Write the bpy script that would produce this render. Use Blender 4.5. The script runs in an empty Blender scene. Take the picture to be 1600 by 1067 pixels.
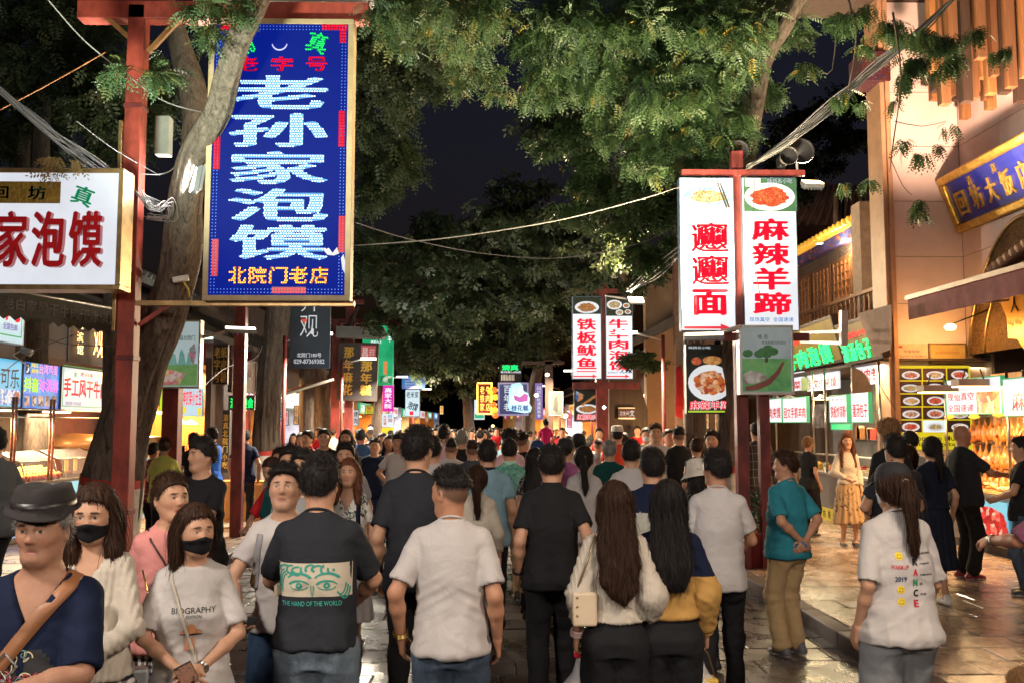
import bpy, bmesh, math, random
import numpy as np
from mathutils import Vector, Matrix, Euler
from mathutils.bvhtree import BVHTree
SC = bpy.context.scene
COL = SC.collection
R = math.radians
rnd = random.Random(7)
nr = np.random.RandomState(11)
# --- camera, sky, exposure
EYE = 1.92
F = 1500.0
cam = bpy.data.cameras.new('camera')
cam.lens = 33.75
cam.sensor_width = 36
cam.clip_end = 600
cam.clip_start = 0.05
camo = bpy.data.objects.new('camera', cam)
COL.objects.link(camo)
camo.location = (0, 0, EYE)
camo.rotation_euler = (R(90 + 4.97), 0, R(-1.146))
SC.camera = camo
MC = camo.rotation_euler.to_matrix()
world = bpy.data.worlds.new('World')
SC.world = world
world.use_nodes = True
_n = world.node_tree.nodes
_sky = _n.new('ShaderNodeTexSky')
_sky.sky_type = 'NISHITA'
_sky.sun_disc = False
_sky.sun_elevation = R(-2.2)
_sky.sun_rotation = R(200)
_bg = _n['Background']
_bg.inputs['Strength'].default_value = 0.15
_sky.sun_elevation = R(-1.7)
_tint = _n.new('ShaderNodeMixRGB')
_tint.blend_type = 'MULTIPLY'
_tint.inputs[0].default_value = 1
_tint.inputs[2].default_value = (.26, .28, .46, 1)
world.node_tree.links.new(_sky.outputs[0], _tint.inputs[1])
world.node_tree.links.new(_tint.outputs[0], _bg.inputs['Color'])
SC.view_settings.view_transform = 'Standard'
SC.view_settings.look = 'None'
SC.view_settings.exposure = 0.0
SC.view_settings.gamma = 1.0
SC.view_settings.use_curve_mapping = False
SC.render.engine = 'CYCLES'
cy = SC.cycles
cy.max_bounces = 6
cy.diffuse_bounces = 3
cy.glossy_bounces = 3
cy.transmission_bounces = 4
cy.transparent_max_bounces = 6
cy.sample_clamp_indirect = 2.5
cy.caustics_reflective = False
cy.caustics_refractive = False
cy.use_denoising = True
def ray(px, py):
 d = MC @ Vector(((px - 800) / F, (533.5 - py) / F, -1))
 return d
def at(px, py, Y):
 d = ray(px, py)
 return Vector((0, 0, EYE)) + d * (Y / d.y)
def yx(px, X, py=600):
 d = ray(px, py)
 return d.y * X / d.x
def zat(py, Y, px=800):
 return at(px, py, Y).z
# --- materials
MATS = {}
class NT:
 def __init__(s, name):
  s.m = bpy.data.materials.new(name)
  s.m.use_nodes = True
  s.t = s.m.node_tree
  s.b = s.t.nodes['Principled BSDF']
 def n(s, typ, **kw):
  nd = s.t.nodes.new('ShaderNode' + typ)
  for k, v in kw.items():
   if k.startswith('i_'):
    key = k[2:]
    key = int(key) if key.isdigit() else key.replace('_', ' ')
    nd.inputs[key].default_value = v
   else:
    setattr(nd, k, v)
  return nd
 def l(s, a, b):
  s.t.links.new(a, b)
 def co(s, scale=(1, 1, 1), space='Object', rot=(0, 0, 0)):
  tc = s.n('TexCoord')
  mp = s.n('Mapping')
  mp.inputs['Scale'].default_value = scale
  mp.inputs['Rotation'].default_value = rot
  s.l(tc.outputs[space], mp.inputs['Vector'])
  return mp.outputs[0]
 def noise(s, vec, scale=5, detail=4, rough=.55, dist=0):
  x = s.n('TexNoise')
  x.inputs['Scale'].default_value = scale
  x.inputs['Detail'].default_value = detail
  x.inputs['Roughness'].default_value = rough
  x.inputs['Distortion'].default_value = dist
  s.l(vec, x.inputs['Vector'])
  return x
 def ramp(s, fac, stops, const=False):
  r = s.n('ValToRGB')
  cr = r.color_ramp
  if const:
   cr.interpolation = 'CONSTANT'
  while len(cr.elements) < len(stops):
   cr.elements.new(.5)
  for e, (p, c) in zip(cr.elements, stops):
   e.position = p
   e.color = (*c[:3], 1) if len(c) >= 3 else (c[0],) * 3 + (1,)
  s.l(fac, r.inputs[0])
  return r.outputs[0]
 def mix(s, fac, a, b, mode='MIX'):
  x = s.n('MixRGB')
  x.blend_type = mode
  for i, v in enumerate((fac, a, b)):
   if hasattr(v, 'links'):
    s.l(v, x.inputs[i])
   elif i == 0:
    x.inputs[0].default_value = v
   else:
    x.inputs[i].default_value = (*v[:3], 1)
  return x.outputs[0]
 def bump(s, h, strength=.3, dist=.01):
  b = s.n('Bump')
  b.inputs['Strength'].default_value = strength
  b.inputs['Distance'].default_value = dist
  s.l(h, b.inputs['Height'])
  s.l(b.outputs[0], s.b.inputs['Normal'])
  return b
 def set(s, **kw):
  for k, v in kw.items():
   i = s.b.inputs[{'rough': 'Roughness', 'metal': 'Metallic', 'spec': 'Specular IOR Level', 'coat': 'Coat Weight', 'alpha': 'Alpha', 'trans': 'Transmission Weight', 'ior': 'IOR', 'sheen': 'Sheen Weight', 'es': 'Emission Strength', 'sss': 'Subsurface Weight'}[k]]
   i.default_value = v
def pm(name, c, rough=.6, metal=0, var=.25, vs=4, bump=.15, bs=60, bd=.004, spec=.4, stretch=(1, 1, 1), coat=0):
 if name in MATS:
  return MATS[name]
 t = NT(name)
 v = t.co(stretch)
 n1 = t.noise(v, vs, 5, .6)
 c0 = tuple(x * (1 - var) for x in c)
 c1 = tuple(min(1, x * (1 + var * .6)) for x in c)
 t.l(t.ramp(n1.outputs[0], [(.3, c0), (.7, c1)]), t.b.inputs['Base Color'])
 t.set(rough=rough, metal=metal, spec=spec, coat=coat)
 if bump:
  n2 = t.noise(v, bs, 3, .6)
  t.bump(n2.outputs[0], bump, bd)
 MATS[name] = t.m
 return t.m
def em(name, c, s, base=None, rough=.35):
 if name in MATS:
  return MATS[name]
 t = NT(name)
 v = t.co((1, 1, 1))
 n1 = t.noise(v, 3, 2)
 t.l(t.ramp(n1.outputs[0], [(.3, tuple(x * .9 for x in c)), (.7, c)]), t.b.inputs['Emission Color'])
 t.b.inputs['Base Color'].default_value = (*(base or tuple(x * .25 for x in c)), 1)
 t.set(rough=rough, es=s)
 MATS[name] = t.m
 return t.m
# --- mesh helpers
def link(o, parent=None):
 COL.objects.link(o)
 if parent is not None:
  o.parent = parent
 return o
def mesh_np(name, V, Fc, mats=(), parent=None, smooth=True, col=None, mi=None, tri=None):
 me = bpy.data.meshes.new(name)
 V = np.asarray(V, dtype=np.float32)
 Fc = np.asarray(Fc, dtype=np.int32)
 k = Fc.shape[1]
 me.vertices.add(len(V))
 me.vertices.foreach_set('co', V.ravel())
 me.loops.add(Fc.size)
 me.loops.foreach_set('vertex_index', Fc.ravel())
 me.polygons.add(len(Fc))
 me.polygons.foreach_set('loop_start', np.arange(0, Fc.size, k, dtype=np.int32))
 me.polygons.foreach_set('loop_total', np.full(len(Fc), k, dtype=np.int32))
 if smooth:
  me.polygons.foreach_set('use_smooth', np.ones(len(Fc), dtype=bool))
 if mi is not None:
  me.polygons.foreach_set('material_index', np.asarray(mi, dtype=np.int32))
 me.update(calc_edges=True)
 if col is not None:
  a = me.color_attributes.new('Col', 'FLOAT_COLOR', 'POINT')
  c4 = np.ones((len(V), 4), dtype=np.float32)
  c4[:, :3] = col
  a.data.foreach_set('color', c4.ravel())
 for m in (mats if isinstance(mats, (list, tuple)) else [mats]):
  me.materials.append(m)
 o = bpy.data.objects.new(name, me)
 return link(o, parent)
class MB:
 def __init__(s):
  s.V, s.F, s.M, s.S = [], [], [], []
 def add(s, vs, fs, mi=0, smooth=False):
  o = len(s.V)
  s.V += [tuple(v) for v in vs]
  s.F += [tuple(i + o for i in f) for f in fs]
  s.M += [mi] * len(fs)
  s.S += [smooth] * len(fs)
  return s
 def box(s, x0, x1, y0, y1, z0, z1, mi=0, M=None):
  vs = [Vector((x, y, z)) for z in (z0, z1) for y in (y0, y1) for x in (x0, x1)]
  if M is not None:
   vs = [M @ v for v in vs]
  return s.add(vs, [(0, 2, 3, 1), (4, 5, 7, 6), (0, 1, 5, 4), (2, 6, 7, 3), (0, 4, 6, 2), (1, 3, 7, 5)], mi)
 def bar(s, a, b, w, h=None, mi=0, up=(0, 0, 1)):
  a, b = Vector(a), Vector(b)
  h = h or w
  d = (b - a).normalized()
  u = Vector(up)
  if abs(d.dot(u)) > .95:
   u = Vector((0, 1, 0))
  x = d.cross(u).normalized() * w / 2
  y = x.cross(d).normalized() * h / 2
  vs = [a - x - y, a + x - y, a + x + y, a - x + y, b - x - y, b + x - y, b + x + y, b - x + y]
  return s.add(vs, [(0, 1, 2, 3), (7, 6, 5, 4), (0, 4, 5, 1), (1, 5, 6, 2), (2, 6, 7, 3), (3, 7, 4, 0)], mi)
 def tube(s, pts, rads, n=8, mi=0, cap=True):
  pts = [Vector(p) for p in pts]
  if not isinstance(rads, (list, tuple)):
   rads = [rads] * len(pts)
  rings = []
  pu = None
  for i, p in enumerate(pts):
   d = (pts[min(i + 1, len(pts) - 1)] - pts[max(i - 1, 0)]).normalized()
   u = pu if pu is not None else (Vector((0, 0, 1)) if abs(d.z) < .9 else Vector((1, 0, 0)))
   x = d.cross(u)
   if x.length < 1e-4:
    x = d.cross(Vector((0, 1, 0)))
   x.normalize()
   y = x.cross(d).normalized()
   pu = y
   rings.append([p + (x * math.cos(2 * math.pi * k / n) + y * math.sin(2 * math.pi * k / n)) * rads[i] for k in range(n)])
  vs = [v for r in rings for v in r]
  fs = []
  for i in range(len(pts) - 1):
   for k in range(n):
    a = i * n + k
    b = i * n + (k + 1) % n
    fs.append((a, b, b + n, a + n))
  if cap:
   fs.append(tuple(range(n))[::-1])
   fs.append(tuple(range((len(pts) - 1) * n, len(pts) * n)))
  return s.add(vs, fs, mi, True)
 def lathe(s, prof, n=20, c=(0, 0, 0), mi=0, sy=1, ax='z'):
  vs = []
  for r, z in prof:
   for k in range(n):
    a = 2 * math.pi * k / n
    p = (r * math.cos(a), r * math.sin(a) * sy, z)
    if ax == 'y':
     p = (p[0], p[2], p[1])
    elif ax == 'x':
     p = (p[2], p[0], p[1])
    vs.append((p[0] + c[0], p[1] + c[1], p[2] + c[2]))
  fs = []
  for i in range(len(prof) - 1):
   for k in range(n):
    a = i * n + k
    b = i * n + (k + 1) % n
    fs.append((a, b, b + n, a + n))
  return s.add(vs, fs, mi, True)
 def prism(s, poly, y0, y1, mi=0):
  n = len(poly)
  vs = [(x, y0, z) for x, z in poly] + [(x, y1, z) for x, z in poly]
  fs = [tuple(range(n)), tuple(range(n, 2 * n))[::-1]]
  fs += [(i, i + n, (i + 1) % n + n, (i + 1) % n) for i in range(n)]
  return s.add(vs, fs, mi)
 def build(s, name, mats, parent=None, bevel=0, label=None):
  me = bpy.data.meshes.new(name)
  me.from_pydata([tuple(v) for v in s.V], [], s.F)
  for m in (mats if isinstance(mats, (list, tuple)) else [mats]):
   me.materials.append(m)
  me.polygons.foreach_set('material_index', s.M)
  me.polygons.foreach_set('use_smooth', s.S)
  bm = bmesh.new()
  bm.from_mesh(me)
  bmesh.ops.recalc_face_normals(bm, faces=bm.faces)
  bm.to_mesh(me)
  bm.free()
  o = bpy.data.objects.new(name, me)
  link(o, parent)
  if bevel:
   b = o.modifiers.new('bevel', 'BEVEL')
   b.width = bevel
   b.segments = 2
   b.limit_method = 'ANGLE'
  if label:
   o['label'] = label
  return o
def empty(name, loc=(0, 0, 0), rz=0):
 o = bpy.data.objects.new(name, None)
 o.empty_display_size = .1
 link(o)
 o.location = loc
 o.rotation_euler = (0, 0, rz)
 return o
def tag(o, label=None, cat=None, group=None, kind=None):
 if label:
  o['label'] = label
 if cat:
  o['category'] = cat
 if group:
  o['group'] = group
 if kind:
  o['kind'] = kind
 return o
def copy_tree(o, parent=None):
 c = o.copy()
 link(c)
 c.parent = parent
 for ch in list(KIDS(o)):
  copy_tree(ch, c)
 return c
def KIDS(o):
 return list(o.children)
# --- lettering
_TX = {}
def text_geo(s, bold=0.0, ext=0.0, res=2, shear=0):
 key = (s, round(bold, 3), round(ext, 4), res, shear)
 if key in _TX:
  return _TX[key]
 c = bpy.data.curves.new('t', 'FONT')
 c.body = s
 c.size = 1
 heavy = bold if bold > .008 and len(s) < 7 else 0
 c.offset = bold if bold < 0 else min(bold, .008) * (heavy == 0)
 c.extrude = ext
 c.resolution_u = res
 c.shear = shear
 o = bpy.data.objects.new('t', c)
 COL.objects.link(o)
 dg = bpy.context.evaluated_depsgraph_get()
 me = bpy.data.meshes.new_from_object(o.evaluated_get(dg))
 V = np.array([v.co[:] for v in me.vertices])
 Fs = [tuple(p.vertices) for p in me.polygons]
 bpy.data.objects.remove(o)
 bpy.data.curves.remove(c)
 bpy.data.meshes.remove(me)
 if heavy:
  n, VV, FF = len(V), [], []
  for i, (dx, dz) in enumerate(((0, 0), (-1, 0), (1, 0), (0, -.6), (0, .6), (.7, .45), (-.7, -.45))):
   W = V.copy()
   W[:, 0] += dx * heavy
   W[:, 1] += dz * heavy
   W[:, 2] -= i * .0003
   VV.append(W)
   FF += [tuple(q + n * i for q in f) for f in Fs]
  V, Fs = np.concatenate(VV), FF
 lo, hi = V[:, :2].min(0), V[:, :2].max(0)
 V[:, :2] -= (lo + hi) / 2
 _TX[key] = (V, Fs, hi - lo)
 return _TX[key]
def put_text(mb, s, cx, cz, w, h, y, bold=.02, ext=0, mi=0, keep=False, rot=0, shear=0):
 V, Fs, sz = text_geo(s, bold, ext and .1, shear=shear)
 sx, sz_ = w / sz[0], h / sz[1]
 if keep:
  sx = sz_ = min(sx, sz_)
 X = V[:, 0] * sx
 Z = V[:, 1] * sz_
 if rot:
  X, Z = X * math.cos(rot) - Z * math.sin(rot), X * math.sin(rot) + Z * math.cos(rot)
 D = V[:, 2] / .1 * ext if ext else V[:, 2] * 0
 mb.add([(x + cx, y - d, z + cz) for x, z, d in zip(X, Z, D)], Fs, mi)
def col_text(mb, s, cx, ztop, zbot, w, y, bold=.02, ext=0, gap=.12, mi=0, h=None):
 n = len(s)
 step = (ztop - zbot) / n
 for i, ch in enumerate(s):
  put_text(mb, ch, cx, ztop - step * (i + .5), w, h or step * (1 - gap), y, bold, ext, mi)
# --- signed distance modelling (bodies, clothes, hair)
class Fld:
 def __init__(s, xs, ys, zs):
  s.x, s.y, s.z = [np.asarray(a, dtype=np.float32) for a in (xs, ys, zs)]
  s.f = np.full((len(xs), len(ys), len(zs)), 1.0, dtype=np.float32)
 def sl(s, lo, hi):
  out = []
  for a, l, h in zip((s.x, s.y, s.z), lo, hi):
   i0 = max(0, int(np.searchsorted(a, l)) - 1)
   i1 = min(len(a), int(np.searchsorted(a, h)) + 1)
   out.append(slice(i0, max(i1, i0)))
  return tuple(out)
 def op(s, fn, lo, hi, k=0.0, mode='u', M=None):
  m = .03 + k
  lo = [v - m for v in lo]
  hi = [v + m for v in hi]
  if M is not None:
   (Rm, pv) = M
   cs = np.array([[x, y, z] for x in (lo[0], hi[0]) for y in (lo[1], hi[1]) for z in (lo[2], hi[2])])
   cs = (cs - pv) @ Rm.T + pv
   lo, hi = cs.min(0), cs.max(0)
  sl = s.sl(lo, hi)
  if any(q.stop <= q.start for q in sl):
   return
  X, Y, Z = np.meshgrid(s.x[sl[0]], s.y[sl[1]], s.z[sl[2]], indexing='ij', sparse=True)
  if M is not None:
   dx, dy, dz = X - pv[0], Y - pv[1], Z - pv[2]
   X = Rm[0, 0] * dx + Rm[1, 0] * dy + Rm[2, 0] * dz + pv[0]
   Y = Rm[0, 1] * dx + Rm[1, 1] * dy + Rm[2, 1] * dz + pv[1]
   Z = Rm[0, 2] * dx + Rm[1, 2] * dy + Rm[2, 2] * dz + pv[2]
  d = fn(X, Y, Z).astype(np.float32)
  g = s.f[sl]
  if mode == 'u':
   if k > 0:
    h = np.maximum(k - np.abs(g - d), 0) / k
    s.f[sl] = np.minimum(g, d) - h * h * k * .25
   else:
    s.f[sl] = np.minimum(g, d)
  elif mode == 's':
   d = -d
   if k > 0:
    h = np.maximum(k - np.abs(g - d), 0) / k
    s.f[sl] = np.maximum(g, d) + h * h * k * .25
   else:
    s.f[sl] = np.maximum(g, d)
 def cap(s, a, b, ra, rb=None, k=.02, mode='u', M=None, sq=None):
  rb = ra if rb is None else rb
  a = np.asarray(a, dtype=float)
  b = np.asarray(b, dtype=float)
  ba = b - a
  L = max(float(ba @ ba), 1e-9)
  r = max(ra, rb)
  def fn(X, Y, Z):
   px, py, pz = X - a[0], Y - a[1], Z - a[2]
   h = np.clip((px * ba[0] + py * ba[1] + pz * ba[2]) / L, 0, 1)
   return np.sqrt((px - ba[0] * h) ** 2 + (py - ba[1] * h) ** 2 + (pz - ba[2] * h) ** 2) - (ra + (rb - ra) * h)
  s.op(fn, np.minimum(a, b) - r, np.maximum(a, b) + r, k, mode, M)
 def ell(s, c, r, k=.02, mode='u', M=None):
  def fn(X, Y, Z):
   qx, qy, qz = X - c[0], Y - c[1], Z - c[2]
   k0 = np.sqrt((qx / r[0]) ** 2 + (qy / r[1]) ** 2 + (qz / r[2]) ** 2)
   k1 = np.sqrt((qx / r[0] ** 2) ** 2 + (qy / r[1] ** 2) ** 2 + (qz / r[2] ** 2) ** 2) + 1e-6
   return k0 * (k0 - 1) / k1
  s.op(fn, [c[i] - r[i] for i in range(3)], [c[i] + r[i] for i in range(3)], k, mode, M)
 def sec(s, tab, n=2.4, k=.02, grow=0, top=None, bot=None, M=None, mode='u'):
  tab = sorted(tab)
  T = np.array(tab)
  z0, z1 = (tab[0][0] if bot is None else bot), (tab[-1][0] if top is None else top)
  A, B = T[:, 1].max() + grow, T[:, 2].max() + grow
  def fn(X, Y, Z):
   a = np.interp(Z, T[:, 0], T[:, 1]) + grow
   b = np.interp(Z, T[:, 0], T[:, 2]) + grow
   yo = np.interp(Z, T[:, 0], T[:, 3])
   q = ((np.abs(X) / a) ** n + (np.abs(Y - yo) / b) ** n) ** (1 / n)
   d = (q - 1) * np.minimum(a, b)
   return np.maximum(d, np.maximum(z0 - Z, Z - z1))
  ym = T[:, 3]
  s.op(fn, (-A, ym.min() - B, z0), (A, ym.max() + B, z1), k, mode, M)
 def mesh(s):
  f = s.f
  ins = f < 0
  nx, ny, nz = f.shape
  c = np.zeros((nx - 1, ny - 1, nz - 1), dtype=np.int8)
  for dx in (0, 1):
   for dy in (0, 1):
    for dz in (0, 1):
     c += ins[dx:nx - 1 + dx, dy:ny - 1 + dy, dz:nz - 1 + dz]
  act = (c > 0) & (c < 8)
  I, J, K = np.nonzero(act)
  idx = np.full(act.shape, -1, dtype=np.int32)
  idx[I, J, K] = np.arange(len(I))
  acc = np.zeros((len(I), 3))
  cnt = np.zeros(len(I))
  corners = [(a, b, d) for a in (0, 1) for b in (0, 1) for d in (0, 1)]
  X, Y, Z = s.x, s.y, s.z
  for i, p in enumerate(corners):
   for q in corners[i + 1:]:
    if sum(abs(u - v) for u, v in zip(p, q)) != 1:
     continue
    f0 = f[I + p[0], J + p[1], K + p[2]]
    f1 = f[I + q[0], J + q[1], K + q[2]]
    m = (f0 < 0) != (f1 < 0)
    t = np.where(m, f0 / np.where(m, f0 - f1, 1), 0)
    P = np.stack([X[I + p[0]], Y[J + p[1]], Z[K + p[2]]], 1)
    Q = np.stack([X[I + q[0]], Y[J + q[1]], Z[K + q[2]]], 1)
    acc += np.where(m[:, None], P + (Q - P) * t[:, None], 0)
    cnt += m
  V = acc / np.maximum(cnt, 1)[:, None]
  Fs = []
  for ax in range(3):
   if ax == 0:
    d = ins[:-1, 1:-1, 1:-1] != ins[1:, 1:-1, 1:-1]
    i, j, k = np.nonzero(d)
    j += 1
    k += 1
    q = [idx[i, j - 1, k - 1], idx[i, j, k - 1], idx[i, j, k], idx[i, j - 1, k]]
   elif ax == 1:
    d = ins[1:-1, :-1, 1:-1] != ins[1:-1, 1:, 1:-1]
    i, j, k = np.nonzero(d)
    i += 1
    k += 1
    q = [idx[i - 1, j, k - 1], idx[i - 1, j, k], idx[i, j, k], idx[i, j, k - 1]]
   else:
    d = ins[1:-1, 1:-1, :-1] != ins[1:-1, 1:-1, 1:]
    i, j, k = np.nonzero(d)
    i += 1
    j += 1
    q = [idx[i - 1, j - 1, k], idx[i, j - 1, k], idx[i, j, k], idx[i - 1, j, k]]
   q = np.stack(q, 1)
   flip = ~ins[i, j, k]
   q[flip] = q[flip][:, ::-1]
   Fs.append(q)
  Fq = np.concatenate(Fs)
  Fq = Fq[(Fq >= 0).all(1)]
  return V, Fq
def axis(lo, hi, step, bands=()):
 a = [lo]
 while a[-1] < hi:
  st = step
  for b0, b1, bs in bands:
   if b0 <= a[-1] < b1:
    st = min(st, bs)
   elif a[-1] < b0 < a[-1] + st:
    st = min(st, max(b0 - a[-1], bs))
  a.append(a[-1] + st)
 return np.array(a, dtype=np.float32)
def vnoise(P, freq, seed=0):
 rs = np.random.RandomState(seed)
 N = 16
 g = rs.uniform(-1, 1, (N, N, N))
 q = P * np.asarray(freq) + 100.37
 i = np.floor(q).astype(int)
 t = q - i
 t = t * t * (3 - 2 * t)
 i %= N
 j = (i + 1) % N
 r = 0
 for a in (0, 1):
  for b in (0, 1):
   for c in (0, 1):
    w = (t[:, 0] if a else 1 - t[:, 0]) * (t[:, 1] if b else 1 - t[:, 1]) * (t[:, 2] if c else 1 - t[:, 2])
    r = r + w * g[(j if a else i)[:, 0], (j if b else i)[:, 1], (j if c else i)[:, 2]]
 return r
def vert_normals(V, Fq):
 n = np.cross(V[Fq[:, 2]] - V[Fq[:, 0]], V[Fq[:, 3]] - V[Fq[:, 1]])
 N = np.zeros_like(V)
 for c in range(4):
  for a in range(3):
   N[:, a] += np.bincount(Fq[:, c], weights=n[:, a], minlength=len(V))
 N /= np.linalg.norm(N, axis=1, keepdims=True) + 1e-9
 return N
# --- people
def skin_mat():
 if 'skin' in MATS:
  return MATS['skin']
 t = NT('skin')
 a = t.n('VertexColor', layer_name='Col')
 n = t.noise(t.co(), 28, 4, .6)
 c = t.mix(.35, a.outputs[0], t.mix(1, a.outputs[0], t.ramp(n.outputs[0], [(.3, (.72, .66, .62)), (.7, (1.15, 1.1, 1.08))]), 'MULTIPLY'))
 t.l(c, t.b.inputs['Base Color'])
 t.set(rough=.50, spec=.35, sss=.05)
 t.b.inputs['Subsurface Radius'].default_value = (.012, .005, .003)
 t.bump(t.noise(t.co(), 150, 5, .7).outputs[0], .35, .004)
 MATS['skin'] = t.m
 return t.m
def hair_mat(key='black', c=(.010, .008, .0075)):
 k = 'hair_' + key
 if k in MATS:
  return MATS[k]
 t = NT(k)
 v = t.co((90, 90, 5))
 n = t.noise(v, 1, 4, .6)
 t.l(t.ramp(n.outputs[0], [(.3, tuple(x * .45 for x in c)), (.72, tuple(x * 1.9 for x in c))]), t.b.inputs['Base Color'])
 t.set(rough=.62, spec=.16)
 t.bump(n.outputs[0], .6, .004)
 MATS[k] = t.m
 return t.m
def cloth(key, c, var=.12, weave=420, rough=.85, bump=.25):
 k = 'cloth_' + key
 if k in MATS:
  return MATS[k]
 t = NT(k)
 v = t.co()
 n1 = t.noise(v, 7, 4, .6)
 n2 = t.noise(v, weave, 2)
 c0 = t.ramp(n1.outputs[0], [(.3, tuple(x * (1 - var) for x in c)), (.7, tuple(min(1, x * (1 + var)) for x in c))])
 t.l(t.mix(.25, c0, t.mix(1, c0, t.ramp(n2.outputs[0], [(.35, (.6, .6, .6)), (.65, (1.3, 1.3, 1.3))]), 'MULTIPLY')), t.b.inputs['Base Color'])
 t.set(rough=rough, spec=.15)
 n3 = t.noise(v, 7, 2, .5, 1.2)
 t.bump(t.mix(.06, n3.outputs[0], n2.outputs[0]), bump * 1.6, .03)
 MATS[k] = t.m
 return t.m
def denim(key, c):
 k = 'denim_' + key
 if k in MATS:
  return MATS[k]
 t = NT(k)
 n1 = t.noise(t.co((6, 6, 1.6)), 1.6, 5, .65)
 n2 = t.noise(t.co((1, 1, .2)), 500, 2)
 c0 = t.ramp(n1.outputs[0], [(.3, tuple(x * .55 for x in c)), (.55, c), (.75, tuple(min(1, x * 1.7 + .02) for x in c))])
 t.l(t.mix(.3, c0, n2.outputs[0], 'OVERLAY'), t.b.inputs['Base Color'])
 t.set(rough=.85, spec=.2)
 t.bump(t.noise(t.co(), 22, 5, .7, .6).outputs[0], .5, .014)
 MATS[k] = t.m
 return t.m
def pattern(key, kind, a, b, c3=(.5, .5, .5), scale=30):
 k = 'print_' + key
 if k in MATS:
  return MATS[k]
 t = NT(k)
 v = t.co()
 if kind in ('gingham', 'plaid'):
  sp = t.n('SeparateXYZ')
  t.l(v, sp.inputs[0])
  fac = []
  for ax in (0, 2):
   m = t.n('Math', operation='MULTIPLY')
   t.l(sp.outputs[ax], m.inputs[0])
   m.inputs[1].default_value = scale
   fr = t.n('Math', operation='FRACT')
   t.l(m.outputs[0], fr.inputs[0])
   g = t.n('Math', operation='GREATER_THAN')
   t.l(fr.outputs[0], g.inputs[0])
   g.inputs[1].default_value = .5 if kind == 'gingham' else .93
   fac.append(g.outputs[0])
  if kind == 'gingham':
   x = t.n('Math', operation='ADD')
   t.l(fac[0], x.inputs[0])
   t.l(fac[1], x.inputs[1])
   d = t.n('Math', operation='MULTIPLY')
   t.l(x.outputs[0], d.inputs[0])
   d.inputs[1].default_value = .5
   cc = t.ramp(d.outputs[0], [(0, a), (.4, c3), (.9, b)], True)
  else:
   x = t.n('Math', operation='MAXIMUM')
   t.l(fac[0], x.inputs[0])
   t.l(fac[1], x.inputs[1])
   cc = t.mix(x.outputs[0], a, b)
 elif kind == 'floral':
  n1 = t.noise(v, scale, 2, .5, 1.6)
  cc = t.ramp(n1.outputs[0], [(0, a), (.56, b), (.64, c3), (.72, a)], True)
 else:
  n1 = t.noise(v, scale, 5, .7, .5)
  cc = t.ramp(n1.outputs[0], [(.35, a), (.5, c3), (.65, b)])
 t.l(cc, t.b.inputs['Base Color'])
 t.set(rough=.85, spec=.2)
 t.bump(t.noise(v, 26, 4, .6).outputs[0], .3, .01)
 MATS[k] = t.m
 return t.m
SKIN = (.47, .262, .165)
HEADP = np.array([0, 0, 1.53])
def rot_m(yaw=0, pitch=0):
 m = Euler((R(pitch), 0, R(yaw))).to_matrix()
 return np.array(m), HEADP
def head_sdf(f, M, g=0, face=True, fine=True):
 f.ell((0, -.006, 1.652), (.076 + g, .094 + g, .098 + g), .01, M=M)
 f.ell((0, .024, 1.590), (.058 + g, .066 + g, .068 + g), .05, M=M)
 f.ell((0, .030, 1.640), (.064 + g, .062 + g, .060 + g), .03, M=M)
 f.cap((-.012, .068, 1.540), (.012, .068, 1.540), .019 + g, k=.03, M=M)
 for s in (-1, 1):
  f.cap((s * .048, -.005, 1.590), (s * .022, .055, 1.546), .020 + g, k=.03, M=M)   # jaw line
  f.cap((s * .040, .062, 1.612), (s * .052, .030, 1.618), .017 + g, k=.02, M=M)    # cheek bone
 if face:
  if fine:
   for s in (-1, 1):
    f.ell((s * .031, .094, 1.642), (.018, .012, .011), .014, 's', M=M)
    f.ell((s * .031, .0745, 1.641), (.0165, .0145, .0115), .006, M=M)
    f.cap((s * .014, .0865, 1.661), (s * .046, .074, 1.661), .007, k=.012, M=M)
  f.cap((0, .082, 1.650), (0, .104, 1.612), .008 + g, .0115 + g, k=.012, M=M)
  for s in (-1, 1):
   f.ell((s * .011, .094, 1.607), (.0075 + g, .010 + g, .0075 + g), .008, M=M)
  if fine:
   f.cap((-.016, .0825, 1.5755), (.016, .0825, 1.5755), .0062, k=.006, M=M)
   f.cap((-.013, .082, 1.5655), (.013, .082, 1.5655), .0066, k=.006, M=M)
   f.cap((-.022, .090, 1.5705), (.022, .090, 1.5705), .0022, k=.004, mode='s', M=M)
 for s in (-1, 1):
  f.ell((s * .079, -.006, 1.622), (.010, .020, .031), .010, M=M)
  f.ell((s * .088, .000, 1.624), (.007, .011, .020), .006, 's', M=M)
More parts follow.
